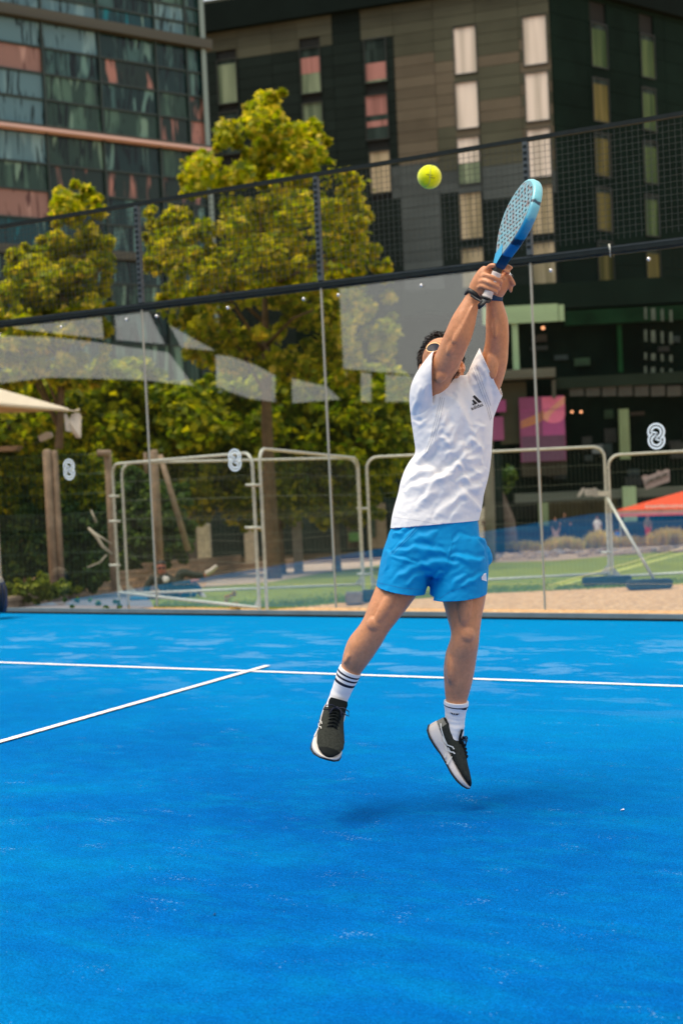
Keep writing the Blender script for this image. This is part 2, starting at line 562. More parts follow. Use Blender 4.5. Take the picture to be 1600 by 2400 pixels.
# white knot emblem stuck on the glass
def ribbon2d(pts, w, close=False):
    v, f = [], []
    for i, (x, y) in enumerate(pts):
        a = pts[max(i-1, 0)]; b = pts[min(i+1, len(pts)-1)]
        dx, dy = b[0]-a[0], b[1]-a[1]
        l = math.hypot(dx, dy) or 1
        v += [(x-dy/l*w/2, y+dx/l*w/2), (x+dy/l*w/2, y-dx/l*w/2)]
    f = [(2*i, 2*i+1, 2*i+3, 2*i+2) for i in range(len(pts)-1)]
    return v, f
def emblem(cx, cz, s):
    V, F = [], []
    def add(pts, w):
        v, f = ribbon2d(pts, w); n = len(V)
        V.extend(v); F.extend([tuple(i+n for i in q) for q in f])
    def arc(x, y, r, a0, a1, n=22):
        return [(x+r*math.cos(R(a0+(a1-a0)*i/n)), y+r*math.sin(R(a0+(a1-a0)*i/n))) for i in range(n+1)]
    for sg in (1, -1):
        f = lambda pts: [(p[0]*sg, p[1]*sg) for p in pts]
        add(f(arc(0, 0.32, 0.60, 205, -62)), 0.15)
        add(f(arc(0, 0.32, 0.36, 180, -75)+[(0.0, -0.16), (-0.13, -0.02)]), 0.15)
        add(f([(-0.36, 0.33), (-0.15, 0.30), (0.05, 0.22), (0.06, 0.0)]), 0.13)
    fy = -0.0085
    vs = [(cx+x*s, fy, cz+z*s) for x, z in V]
    return obj('vinyl_emblem', vs, F, M_DECAL, wallg)
for (px, py, hpx) in ((163, 1100, 50), (551, 1078, 53), (1538, 1022, 62)):
    r = ray(px, py); d = -CAM.y/r.y; q = CAM+r*d
    emblem(q.x, q.z, hpx/(CF/d)/1.98)

# ------------------------------------------------------------------ site fencing on the lawn
M_WIRE2 = mat('fence_wire', (0.14, 0.17, 0.13), 0.6, 0.2, var=0.2)
M_RUB = mat('rubber_block', (0.035, 0.045, 0.052), 0.85, var=0.3, scale=9, bump=0.4)
def site_fence(A, B, ztA, ztB, zbA, zbB, footA, footB, label, bottom=True, rad=0.17, r=0.021):
    """A, B plan positions; zt top, zb bottom bar heights"""
    A, B = Vector(A), Vector(B)
    root = empty('site_fence_panel', ((A.x+B.x)/2, (A.y+B.y)/2, min(footA, footB)), label, 'fence panel', 'temporary steel fence panels behind the glass')
    d = (B-A); L = d.length; d.normalize()
    D = Vector((d.x, d.y, 0))
    at = lambda t, z: Vector((A.x+d.x*t, A.y+d.y*t, z))
    path = [at(0, footA), at(0, zbA), at(0, ztA-rad)]
    for i in range(1, 6):
        a = math.pi/2*i/6
        path.append(at(rad*(1-math.cos(a)), ztA-rad+rad*math.sin(a)+(ztB-ztA)*rad/L*(i/6)))
    path += [at(rad, ztA+(ztB-ztA)*rad/L), at(L-rad, ztB-(ztB-ztA)*rad/L)]
    for i in range(1, 7):
        a = math.pi/2*i/6
        path.append(at(L-rad+rad*math.sin(a), ztB-rad+rad*math.cos(a)))
    path += [at(L, zbB), at(L, footB)]
    mb = MB(); mb.tube(path, r, 10); mb.build('tube_frame', M_GALV, root, True)
    if bottom:
        mb = MB(); mb.tube([at(r, zbA), at(L-r, zbB)], r*0.95, 10); mb.build('bottom_bar', M_GALV, root, True)
        for t, z, sx in ((0.02, zbA, 1), (L-0.02, zbB, -1)):
            mb = MB(); mb.add([at(t, z), at(t+sx*0.12, z+0.0), at(t, z+0.13), at(t, z)+Y*.004, at(t+sx*0.12, z)+Y*.004, at(t, z+0.13)+Y*.004], [(0, 1, 2), (3, 5, 4), (0, 3, 4, 1), (1, 4, 5, 2), (2, 5, 3, 0)])
            mb.build('corner_gusset', M_GALV, root)
    mb = MB(); zz = lambda t: (zbA+(zbB-zbA)*t/L, ztA+(ztB-ztA)*t/L)
    k = max(4, int(L/0.062))
    for i in range(1, k):
        t = L*i/k; z0, z1 = zz(t); mb.tube([at(t, z0), at(t, z1-(0.06 if t < .1 or t > L-.1 else 0))], 0.0010, 4, False)
    for j in range(1, 7):
        q = j/7
        mb.tube([at(0, zbA+(ztA-zbA)*q), at(L, zbB+(ztB-zbB)*q)], 0.0015, 4, False)
    tag(mb.build('wire_mesh', M_WIRE2, root), kind='stuff')
    return root, at, L
def fence_px(xa, dA, xb, dB, yta, ytb, yba, ybb, fa, fb, label, **k):
    pa, pb = P(xa, yta, dA), P(xb, ytb, dB)
    return site_fence((pa.x, pa.y), (pb.x, pb.y), pa.z, pb.z, P(xa, yba, dA).z, P(xb, ybb, dB).z, fa, fb, label, **k)
gz = -0.55
fence_px(858, 20.1, 1415, 20.0, 1072, 1046, 1374, 1345, gz, gz, 'temporary steel fence panel directly behind the jumping player')
f4, at4, L4 = fence_px(1424, 20.0, 1985, 19.9, 1067, 1036, 1353, 1322, gz, gz, 'temporary steel fence panel with slanting brace at the right edge')
fence_px(284, 19.5, 836, 20.15, 1085, 1073, 1393, 1371, gz, gz, 'long temporary fence panel crossing behind the two near ones on the left')
fence_px(263, 19.6, 590, 16.5, 1088, 1061, 1390, 1427, gz, gz, 'temporary fence panel in front of the man on the blue lounger')
fence_px(607, 16.5, 838, 19.95, 1051, 1074, 1437, 1380, gz, gz, 'narrow angled fence panel without a bottom bar left of the player', bottom=False)
mb = MB(); mb.tube([P(1417, 1158, 19.93), P(1540, 1372, 19.3)], 0.024, 10); mb.build('brace', M_GALV, f4, True)
mb = MB(); c = P(1413, 1157, 19.9); mb.box(c, CR*0.07, Vector((0, 0, 0.035)), FH*0.02); mb.build('clamp', M_GALV, f4)
for (x0, y0, x1, y1, d, lab) in ((575, 1137, 612, 1137, 16.45, 'upper rusty clip where two fence panels meet right of the lounging man'), (574, 1237, 612, 1237, 16.45, 'lower bright clip where two fence panels meet right of the lounging man'),
        (255, 1163, 280, 1163, 19.5, 'topmost of the three clips on the double tube above left of the lounging man'), (255, 1222, 282, 1222, 19.5, 'middle one of the three clips on the double tube left of the lounging man'), (256, 1325, 282, 1325, 19.5, 'lowest of the three clips on the double tube left of the lounging man'),
        (836, 1192, 862, 1192, 20.0, 'upper clip on the double tube just left of the player'), (836, 1346, 866, 1346, 20.0, 'lower clip on the double tube just left of the shorts'), (1408, 1295, 1432, 1295, 19.95, 'clip on the double tube beside the slanting brace')):
    mb = MB(); mb.tube([P(x0, y0, d), P(x1, y1, d)], 0.018, 8)
    tag(mb.build('steel_clip', M_GALV, None, True), lab, 'clip', 'steel clips joining the fence panels')
def foot(px0, py0, px1, py1, d, label, mt=M_RUB, w=0.23, h=0.125):
    a, b = P(px0, py0, d), P(px1, py1, d)
    c = (a+b)/2; L = Vector((b.x-a.x, b.y-a.y, 0)); ln = L.length; L.normalize(); S = Vector((-L.y, L.x, 0))
    root = empty('rubber_weight', (c.x, c.y, gz), label, 'weight', 'weights holding the temporary fence')
    bm = bmesh.new(); bmesh.ops.create_cube(bm, size=1)
    for v in bm.verts:
        v.co = Vector((v.co.x*ln, v.co.y*w, v.co.z*h))
    bmesh.ops.bevel(bm, geom=bm.edges[:], offset=0.02, segments=2, affect='EDGES')
    rot = Matrix((L, S, Z)).transposed()
    bm.transform(Matrix.Translation(Vector((c.x, c.y, gz+h/2+0.014))) @ rot.to_4x4())
    obj('block', [v.co for v in bm.verts], [[v.index for v in f.verts] for f in bm.faces], mt, root)
    bm.free()
    mb = MB()
    for k in (-0.36, -0.12, 0.12, 0.36):
        mb.tube([c+L*ln*k+Vector((0, 0, gz+h+0.0142-c.z)), c+L*ln*k+Vector((0, 0, gz+h+0.017-c.z))], 0.028, 8)
    mb.build('tube_sockets', M_STEEL, root)
    return root
foot(1366, 1378, 1478, 1378, 20.0, 'black rubber fence foot under the right-hand fence joint')
foot(1470, 1388, 1573, 1388, 19.2, 'black rubber fence foot at the lower end of the slanting brace')
foot(808, 1397, 850, 1401, 19.0, 'weathered grey stone fence foot left of the player', mat('grey_stone_block', (0.22, 0.19, 0.17), 0.9, bump=0.4), 0.3, 0.16)
foot(848, 1392, 884, 1396, 19.3, 'dark fence foot half hidden behind the raised leg', M_RUB, 0.3, 0.15)

# ------------------------------------------------------------------ timber edging and posts on the left
M_TIM = mat('weathered_timber', (0.30, 0.22, 0.155), 0.85, var=0.3, scale=5, bump=0.4)
M_TIM2 = mat('brown_timber', (0.15, 0.085, 0.05), 0.85, var=0.3, scale=5, bump=0.4)
seg = gpix([(-30, 1436), (170, 1402), (345, 1385), (560, 1347), (705, 1328)])
for k in range(4):
    a, b = Vector((*seg[k], 0)), Vector((*seg[k+1], 0))
    za, zb = tz(*seg[k]), tz(*seg[k+1])
    root = empty('timber_retaining_wall', ((a.x+b.x)/2, (a.y+b.y)/2, min(za, zb)), ('low timber retaining wall of stacked boards under the ivy at far left', 'low timber retaining wall of stacked boards left of the lounging man', 'low timber retaining wall of stacked boards behind the lounging man', 'far end of the low timber retaining wall beside the tree trunks')[k], 'retaining wall', 'sections of the timber retaining wall')
    d = (b-a).normalized(); s_ = Vector((-d.y, d.x, 0))
    rows = (1, 3, 4, 2)[k]; bh = 0.13
    for r_ in range(rows):
        q0 = a+Vector((0, 0, za+bh*(r_+0.5))); q1 = b+Vector((0, 0, zb+bh*(r_+0.5)))
        mb = MB(); mb.box((q0+q1)/2, (q1-q0)/2*0.998, s_*0.05+s_*0.006*(r_ % 2), Vector((0, 0, bh/2-0.008)))
        mb.build('board', M_TIM, root)
    mb = MB(); q0 = a+Vector((0, 0, za+bh*rows+0.03)); q1 = b+Vector((0, 0, zb+bh*rows+0.03))
    mb.box((q0+q1)/2, (q1-q0)/2*0.998, s_*0.09, Vector((0, 0, 0.03))); mb.build('capping_board', M_TIM, root)
def post_pair(name, items, top_bar, label, d, mt=M_TIM):
    base = P(items[0][0], items[0][3], d)
    root = empty(name, (base.x, base.y, tz(base.x, base.y)), label, 'post')
    for (x0, x1, yt, yb) in items:
        xc = (x0+x1)/2
        t, b = P(xc, yt, d), P(xc+(yb-yt)*0.05, yb, d)
        b = Vector((t.x, t.y, b.z)); w = (x1-x0)/(CF/d)/2
        mb = MB(); mb.tube([b, b.lerp(t, .5), t-Z*w*0.6, t-Z*w*.15, t], [w, w, w, w*0.8, w*0.4], 12); mb.build('timber_post', mt, root, True)
    for (xa, ya, xb, yb, r) in top_bar:
        mb = MB(); mb.tube([P(xa, ya, d-.12), P(xb, yb, d-.12)], r, 8); mb.build('rail', mt, root, True)
    return root
post_pair('timber_posts', [(99, 121, 1053, 1390), (121, 135, 1055, 1390)], [], 'pair of tall weathered timber posts in the ivy at far left', 24)
post_pair('timber_posts', [(243, 261, 1054, 1385)], [(228, 1062, 256, 1062, 0.06)], 'single timber post with a stub crosspiece left of the fence panels', 24.5)
post_pair('timber_posts', [(352, 370, 1054, 1345), (336, 345, 1060, 1110)], [], 'timber post behind the head of the lounging man', 28, M_TIM)
mb = MB(); mb.tube([P(375, 1066, 27), P(400, 1150, 27), P(442, 1292, 27)], [0.05, 0.055, 0.06], 8)
tag(mb.build('leaning_plank', M_TIM, None, True), 'pale timber pole leaning to the right above the lounging man', 'timber pole')
M_PALE = mat('pale_bark', (0.42, 0.38, 0.30), 0.85, var=0.2, scale=8)
mb = MB(); mb.tube([P(207, 1237, 23.5), P(225, 1255, 23.5), P(240, 1280, 23.5), P(264, 1300, 23.5)], [0.02, 0.035, 0.03, 0.02], 6); mb.tube([P(222, 1250, 23.5), P(262, 1275, 23.5)], [0.02, 0.012], 6); mb.tube([P(213, 1195, 23.5), P(226, 1225, 23.5)], [0.012, 0.02], 6); mb.tube([P(205, 1330, 23.5), P(235, 1318, 23.5), P(250, 1300, 23.5)], 0.015, 6)
tag(mb.build('bare_branch', M_PALE, None, True), 'bare pale forked branch poking out of the ivy', 'branch')

# ------------------------------------------------------------------ glass office building on the left
M_BANDD = mat('office_dark_band', (0.055, 0.06, 0.045), 0.6, var=0.15, scale=2)
M_BANDP = mat('office_pink_band', (0.62, 0.43, 0.37), 0.6, var=0.12, scale=2)
M_MULL = mat('office_mullion', (0.02, 0.04, 0.035), 0.5, var=0.2)
M_OCORE = mat('office_interior', (0.012, 0.02, 0.02), 0.8, var=0.3)
def curtain_glass(name, lo, hi, stripe, sc=1.0, refl=0.10, streak=None, thr=0.5):
    """office glazing: dark glass, streaked reflections painted into its colour, wavy bump"""
    w = N(name)
    v = w.coord(kind='Object')
    oi = w.n('ShaderNodeObjectInfo')
    vm = w.n('ShaderNodeVectorMath', operation='MULTIPLY_ADD')
    w.l(w.n('ShaderNodeNewGeometry').outputs['Position'], vm.inputs[0])
    vm.inputs[1].default_value = (sc*.6, sc*.6, sc*0.085)
    cb = w.n('ShaderNodeCombineXYZ'); w.l(w.math('MULTIPLY', oi.outputs['Random'], 40), cb.inputs[0]); w.l(w.math('MULTIPLY', oi.outputs['Random'], 17), cb.inputs[1])
    w.l(cb.outputs[0], vm.inputs[2])
    f = w.noise(vm.outputs[0], 1.1, 3, 0.6, 1.4)
    f2 = w.noise(vm.outputs[0], 2.6, 2, 0.5, 2.5)
    c = w.ramp(f, [(0.30, lo), (0.52, lo), (0.60, hi), (0.75, hi)])
    c = w.mix(w.ramp(f2, [(thr, 0.0), (thr+0.06, 1.0)]), c, stripe)
    if streak:
        f3 = w.noise(vm.outputs[0], 1.9, 2, 0.5, 2.0)
        c = w.mix(w.ramp(f3, [(0.60, 0.0), (0.66, 0.9)]), c, streak)
    w.color(c)
    w.set(Roughness=0.12, Specular_IOR_Level=0.28)
    bp = w.n('ShaderNodeBump'); bp.inputs['Strength'].default_value = 0.25; bp.inputs['Distance'].default_value = 0.4
    w.l(w.noise(vm.outputs[0], 0.7, 2), bp.inputs['Height']); w.l(bp.outputs[0], w.b.inputs['Normal'])
    return w.m
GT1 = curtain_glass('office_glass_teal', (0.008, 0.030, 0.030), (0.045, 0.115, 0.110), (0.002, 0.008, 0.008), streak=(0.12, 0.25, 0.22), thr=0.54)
GT2 = curtain_glass('office_glass_green', (0.020, 0.052, 0.038), (0.065, 0.14, 0.10), (0.003, 0.012, 0.009), streak=(0.17, 0.30, 0.22), thr=0.55)
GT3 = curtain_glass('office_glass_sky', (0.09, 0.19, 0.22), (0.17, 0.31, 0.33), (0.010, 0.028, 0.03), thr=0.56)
GTP = curtain_glass('office_glass_pink', (0.25, 0.145, 0.115), (0.42, 0.27, 0.22), (0.10, 0.045, 0.035), thr=0.57)  # pink reflection of the block opposite, painted as pane colour
GTS = curtain_glass('office_glass_pinkstrip', (0.012, 0.028, 0.022), (0.36, 0.18, 0.14), (0.006, 0.012, 0.010), sc=1.3, thr=0.60)  # same pink reflection painted in as strips
GTB = curtain_glass('office_glass_blue', (0.008, 0.05, 0.06), (0.0, 0.30, 0.38), (0.003, 0.010, 0.010), streak=(0.17, 0.30, 0.25), thr=0.58)
FA = Face(487, 100, 70, 4950)
ub = FA.uv(484, 200)[0]
rootA = empty('glass_office_building', FA.pt(ub-8, -3.6), 'glass office block with teal and pink panes at the left edge', 'building')  # the pink of the panes is a painted reflection
u_far = FA.uv(-700, 300)[0]
zt = FA.uv(484, -400)[1]
FA.box('wall', u_far, ub, -3.7, zt, -8, -0.25, M_OCORE, rootA)
def zA(y): return FA.uv(0, y)[1]
# floor bands, read at the left edge of the photograph
bands = [(8, 32, 0.35, M_BANDD, 0.30), (283, 289, 0.30, M_BANDD, 0.3), (290.5, 298, 0.42, M_BANDP, 0.42), (572, 592, 0.35, M_BANDD, 0.35)]
for (y0, y1, n_, mt, ex) in bands:
    FA.box('floor_band', u_far, ub+0.25, zA(y1), zA(y0), -0.2, n_, mt, rootA)
cols = [-700, -560, -430, -300, -165, -35, 103, 236, 368, 440, 484]
us = [FA.uv(x, 200)[0] for x in cols]
rowsA = [(-330, -265), (-265, -200), (-200, -135), (-135, -70), (-70, -30), (-30, 8), (32, 94), (94, 156), (156, 218), (218, 283), (300, 372), (372, 437), (437, 505), (505, 572), (592, 650), (650, 720), (720, 800), (800, 900)]
rowidx = {i: r for i, r in enumerate(rowsA)}
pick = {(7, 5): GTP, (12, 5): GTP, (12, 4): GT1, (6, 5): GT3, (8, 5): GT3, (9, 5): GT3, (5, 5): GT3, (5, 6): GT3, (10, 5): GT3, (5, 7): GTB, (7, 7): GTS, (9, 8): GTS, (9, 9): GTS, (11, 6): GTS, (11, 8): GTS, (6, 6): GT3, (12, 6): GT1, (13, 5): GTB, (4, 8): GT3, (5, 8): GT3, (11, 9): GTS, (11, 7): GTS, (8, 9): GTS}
rnd = random.Random(3)
for i, (y0, y1) in enumerate(rowsA):
    z1, z0 = zA(y0), zA(y1)
    for j in range(len(us)-1):
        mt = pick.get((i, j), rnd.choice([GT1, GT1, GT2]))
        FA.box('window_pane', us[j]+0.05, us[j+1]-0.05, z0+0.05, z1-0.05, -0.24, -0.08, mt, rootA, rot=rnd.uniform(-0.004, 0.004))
    if y0 not in (32, 300, 592):
        FA.box('transom', u_far, ub, z1-0.045, z1+0.045, -0.07, 0.02, M_MULL, rootA)
for u in us:
    FA.box('mullion', u-0.045, u+0.045, -3.6, zt, -0.065, 0.07, M_MULL, rootA)
M_EDGE = mat('office_edge_trim', (0.22, 0.30, 0.27), 0.4, 0.2, var=0.3, scale=0.5)
FA.box('corner_trim', ub-0.30, ub-0.05, -3.6, zt, 0.08, 0.16, M_EDGE, rootA)

# ------------------------------------------------------------------ dark clad building on the right
def clad(name, c, v=0.14, s=0.35):
    w = N(name)
    p = w.n('ShaderNodeNewGeometry').outputs['Position']
    oi = w.n('ShaderNodeObjectInfo')
    f = w.noise(p, s, 4, 0.6)
    col = w.ramp(f, [(0.3, tuple(x*(1-v) for x in c)), (0.7, tuple(x*(1+v) for x in c))])
    g = w.ramp(oi.outputs['Random'], [(0.0, 0.86), (1.0, 1.12)])
    w.color(w.mix(1.0, col, g, 'MULTIPLY'))
    w.set(Roughness=0.85, Specular_IOR_Level=0.05)
    return w.m
C_TAUPE = clad('cladding_taupe', (0.100, 0.090, 0.066))
C_GREEN = clad('cladding_grey_green', (0.064, 0.070, 0.050))
C_GREY = clad('cladding_blue_grey', (0.060, 0.075, 0.075))
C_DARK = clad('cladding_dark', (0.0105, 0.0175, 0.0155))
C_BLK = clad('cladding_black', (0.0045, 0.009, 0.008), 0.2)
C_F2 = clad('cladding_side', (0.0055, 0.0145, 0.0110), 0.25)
M_JOINT = mat('cladding_gap', (0.006, 0.009, 0.008), 0.9)
FB = Face(1288, 30, 78, -9000)
FC = Face(1288, 30, 78, 4900)
rootB = empty('dark_clad_building', FB.pt(0, -3.7), 'dark clad building with tall curtained windows filling the upper right', 'building')
uL = FB.uv(455, 300)[0]
ztop = FB.uv(1288, -120)[1]
FB.box('wall', uL, -0.02, -3.7, FB.uv(1288, -70)[1]-0.2, -9, -0.12, M_JOINT, rootB)
uR = FC.uv(1760, 300)[0]
FC.box('side_wall', 0.02, uR, -3.7, FC.uv(1288, -90)[1], -6, -0.12, M_JOINT, rootB)
# roof fascia: a black overhanging band
zf0 = FB.uv(488, 78)[1]; zf1 = FB.uv(488, 12)[1]
FB.box('roof_fascia', uL, 0.6, zf0, zf1, -3, 0.45, C_BLK, rootB)
FC.box('roof_fascia', 0.1, uR, FC.uv(1290, -34)[1], FC.uv(1290, -34)[1]+2.2, -3, 0.45, C_BLK, rootB)

# windows on the front face: (x0, x1, y0, y1, kind)
def curtains(name, a, b, k=22.0):
    w = N(name)
    p = w.n('ShaderNodeNewGeometry').outputs['Position']
    oi = w.n('ShaderNodeObjectInfo')
    vm = w.n('ShaderNodeVectorMath', operation='MULTIPLY_ADD')
    w.l(p, vm.inputs[0]); vm.inputs[1].default_value = (1, 1, 0.06)
    cb = w.n('ShaderNodeCombineXYZ'); w.l(w.math('MULTIPLY', oi.outputs['Random'], 91), cb.inputs[0]); w.l(cb.outputs[0], vm.inputs[2])
    f = w.noise(vm.outputs[0], 2.2, 2, 0.5, 0.4)
    w.color(w.ramp(f, [(0.34, a), (0.62, b)]))
    w.set(Roughness=0.5, Specular_IOR_Level=0.08)
    return w.m
CU_W = curtains('curtain_pale', (0.44, 0.41, 0.35), (0.66, 0.61, 0.54))
CU_G = curtains('curtain_green', (0.075, 0.11, 0.07), (0.20, 0.26, 0.17))
CU_Y = curtains('curtain_yellowish', (0.19, 0.17, 0.10), (0.42, 0.36, 0.24))
CU_P = curtains('curtain_pink', (0.17, 0.085, 0.075), (0.34, 0.17, 0.15))
CU_D = curtains('curtain_dim', (0.018, 0.045, 0.018), (0.085, 0.135, 0.055))
CU_DY = curtains('curtain_dim_ochre', (0.045, 0.050, 0.014), (0.150, 0.135, 0.045))
CU_K = curtains('window_dark', (0.008, 0.016, 0.014), (0.03, 0.05, 0.045))
M_FRAME = mat('window_frame_dark', (0.02, 0.026, 0.022), 0.5)
wins = []
def win(F, x0, x1, y0, y1, panes, nf=0.0, slope=None):
    """panes: list of (fraction0, fraction1, material) from the top"""
    xm, ym = (x0+x1)/2, (y0+y1)/2
    u0, u1 = F.uv(x0, ym)[0], F.uv(x1, ym)[0]
    z0, z1 = F.uv(xm, y1)[1], F.uv(xm, y0)[1]
    wn = MB()
    t = 0.05
    for (a, b, c, d_) in ((u0-t, u0, z0-t, z1+t), (u1, u1+t, z0-t, z1+t), (u0, u1, z1, z1+t), (u0, u1, z0-t, z0)):
        wn.box(F.pt((a+b)/2, (c+d_)/2, nf+0.0), F.u*(b-a)/2, F.n*0.06, Vector((0, 0, (d_-c)/2)))
    w_ = wn.build('window', M_FRAME, rootB)
    for (f0, f1, mt) in panes:
        F.box('pane', u0, u1, z1-(z1-z0)*f1+0.01, z1-(z1-z0)*f0, nf-0.10, nf-0.02, mt, w_)
    wins.append((F, u0-t, u1+t, z0-t, z1+t))
rowB = [(0, 0), (1, 129.5), (2, 259), (3, 389), (4, 519), (5, 646)]
for k, dy in rowB[:5]:
    win(FB, 1064+k*4.6, 1115+k*4.6, 62+dy, 171+dy*0.995, [(0, 1, (CU_W, CU_W, CU_W, CU_Y, CU_Y)[k])] if k != 2 else [(0, .55, CU_W), (.55, 1, CU_G)])
for k, dy in rowB[:5]:
    win(FB, 1226+k*5.4, 1280+k*5.2, 37+dy*1.02, 150+dy*1.02, [(0, 1, (CU_W, CU_W, CU_W, CU_Y, CU_Y)[k])])
win(FB, 511, 554, 139, 241, [(0, .10, CU_K), (.10, 1, CU_G)])
win(FB, 705, 750, 112, 217, [(0, .20, CU_K), (.20, .56, CU_P), (.56, 1, CU_G)])
win(FB, 855, 904, 90, 191, [(0, .24, CU_K), (.24, .55, CU_K), (.55, .95, CU_P), (.95, 1, CU_G)])
win(FB, 858, 908, 222, 325, [(0, .45, CU_P), (.45, .58, CU_K), (.58, .72, CU_P), (.72, 1, CU_K)])
win(FB, 868, 914, 354, 450, [(0, 1, CU_Y)])
win(FB, 711, 756, 240, 340, [(0, 1, CU_G)])
win(FB, 517, 560, 262, 360, [(0, 1, CU_K)])
for k, dy in rowB:
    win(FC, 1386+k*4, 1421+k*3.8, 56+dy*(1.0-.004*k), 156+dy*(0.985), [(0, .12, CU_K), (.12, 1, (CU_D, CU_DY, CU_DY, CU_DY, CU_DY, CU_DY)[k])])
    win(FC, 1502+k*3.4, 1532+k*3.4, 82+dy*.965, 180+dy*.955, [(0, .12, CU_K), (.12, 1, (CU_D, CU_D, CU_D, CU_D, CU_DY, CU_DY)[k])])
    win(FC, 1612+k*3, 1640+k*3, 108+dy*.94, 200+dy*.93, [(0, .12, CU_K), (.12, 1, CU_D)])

# spandrels between the stacked windows
def spandrels(F, wlist, mts):
    for (F0, a0, a1, w0, w1), (F1, b0, b1, v0, v1), mt in zip(wlist[:-1], wlist[1:], mts):
        F.box('spandrel', min(a0, b0)+0.01, max(a1, b1)-0.01, v1+0.012, w0-0.012, -0.1, -0.012, mt, rootB)
wb = [w for w in wins if w[0] is FB]; wc = [w for w in wins if w[0] is FC]
spandrels(FB, wb[0:5], [C_GREEN, C_TAUPE, C_GREY, C_DARK]); spandrels(FB, wb[5:10], [C_TAUPE, C_TAUPE, C_GREEN, C_DARK])
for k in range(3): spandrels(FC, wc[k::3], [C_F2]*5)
# cladding boards
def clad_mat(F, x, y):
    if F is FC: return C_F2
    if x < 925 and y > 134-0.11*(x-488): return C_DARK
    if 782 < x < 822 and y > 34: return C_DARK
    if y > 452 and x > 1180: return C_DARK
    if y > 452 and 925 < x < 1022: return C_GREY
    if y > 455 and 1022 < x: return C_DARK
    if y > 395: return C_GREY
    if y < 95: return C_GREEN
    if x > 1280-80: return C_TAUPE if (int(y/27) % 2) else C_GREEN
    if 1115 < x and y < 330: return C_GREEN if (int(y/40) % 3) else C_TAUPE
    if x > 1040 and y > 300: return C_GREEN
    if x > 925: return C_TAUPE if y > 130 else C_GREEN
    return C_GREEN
count = 0
stuffB = {}
def panels(F, ulist, zlist, limit):
    global count
    for a, b in zip(ulist[:-1], ulist[1:]):
        for z1, z0 in zip(zlist[:-1], zlist[1:]):
            segs = [(a+0.012, b-0.012)]
            for (G_, u0, u1, w0, w1) in wins:
                if G_ is not F or w1 <= z0+0.02 or w0 >= z1-0.02: continue
                ns = []
                for (p, q) in segs:
                    if u1 <= p or u0 >= q: ns.append((p, q)); continue
                    if u0 > p+0.05: ns.append((p, u0))
                    if u1 < q-0.05: ns.append((u1, q))
                segs = ns
            for (p, q) in segs:
                c = F.pt((p+q)/2, (z0+z1)/2)
                X_, Y_ = px_of(c)
                if X_ < 470 or X_ > 1640 or Y_ < -60 or Y_ > 1000: continue
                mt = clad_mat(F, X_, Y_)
                hidden = (Y_ > 720) or (X_ < 860 and Y_ > 420) or F is FC
                if not hidden and count < limit:
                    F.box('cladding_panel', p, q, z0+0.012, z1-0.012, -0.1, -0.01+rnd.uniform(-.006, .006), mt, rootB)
                    count += 1
                else:
                    mb = stuffB.setdefault(mt.name, (MB(), mt))[0]
                    mb.box(F.pt((p+q)/2, (z0+z1)/2, -0.055), F.u*(q-p)/2, F.n*0.045, Vector((0, 0, (z1-z0)/2-0.012)))
# board courses follow the storeys: five to a storey
ztopB = FB.uv(1226, 37)[1]
sto = FB.uv(1064, 62)[1]-FB.uv(1068.6, 191.5)[1]
crs = sto/5.0
zl = [ztopB+crs*6-crs*i for i in range(0, 52)]
ul = sorted([uL, FB.uv(560, 200)[0], FB.uv(640, 200)[0], FB.uv(700, 200)[0], FB.uv(783, 200)[0], FB.uv(850, 200)[0], FB.uv(926, 200)[0], FB.uv(1020, 200)[0], FB.uv(1120, 200)[0], FB.uv(1220, 200)[0], -0.05])
panels(FB, ul, zl, 290)
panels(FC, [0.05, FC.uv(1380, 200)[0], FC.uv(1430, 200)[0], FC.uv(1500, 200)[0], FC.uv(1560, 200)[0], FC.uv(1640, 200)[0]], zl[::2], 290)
for k, (mb, mt) in stuffB.items():
    tag(mb.build('cladding_courses', mt, rootB), kind='stuff')

# lower storeys: dark recessed podium with pale green steelwork
FP = Face(1300, 900, 73, -60000)
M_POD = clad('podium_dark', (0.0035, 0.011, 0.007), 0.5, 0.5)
M_PGRN = mat('pale_green_steel', (0.30, 0.46, 0.27), 0.6, var=0.12, scale=1)
M_PGR2 = mat('dim_green_column', (0.16, 0.24, 0.12), 0.6, var=0.2, scale=1)
M_SLAB = mat('podium_slab', (0.09, 0.10, 0.075), 0.8, var=0.25, scale=1)
M_PANEL = mat('balustrade_panel', (0.055, 0.065, 0.052), 0.5, var=0.3, scale=.6)
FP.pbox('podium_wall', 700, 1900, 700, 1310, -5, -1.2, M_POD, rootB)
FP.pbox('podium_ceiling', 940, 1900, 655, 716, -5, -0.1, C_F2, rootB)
FP.pbox('green_beam', 1130, 1307, 716, 757, -0.08, 0.12, M_PGRN, rootB)
FP.pbox('green_beam', 1309, 1321, 714, 752, -0.08, 0.12, M_PGRN, rootB)
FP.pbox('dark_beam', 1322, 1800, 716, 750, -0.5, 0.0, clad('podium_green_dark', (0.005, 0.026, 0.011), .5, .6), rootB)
FP.pbox('green_column', 1201, 1215, 758, 868, -0.4, 0.0, M_PGRN, rootB)
FP.pbox('green_column', 1452, 1462, 757, 870, -0.9, -0.6, clad('dim_green_glass', (0.01, 0.06, 0.02), .4), rootB)
FP.pbox('canopy_slab', 1120, 1296, 869, 890, -0.4, 1.2, M_SLAB, rootB)
FP.pbox('canopy_post', 1290, 1298, 892, 935, 0.6, 0.8, M_SLAB, rootB)
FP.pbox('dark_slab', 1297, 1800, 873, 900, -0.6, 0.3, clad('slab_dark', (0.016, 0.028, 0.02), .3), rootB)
x = 1334
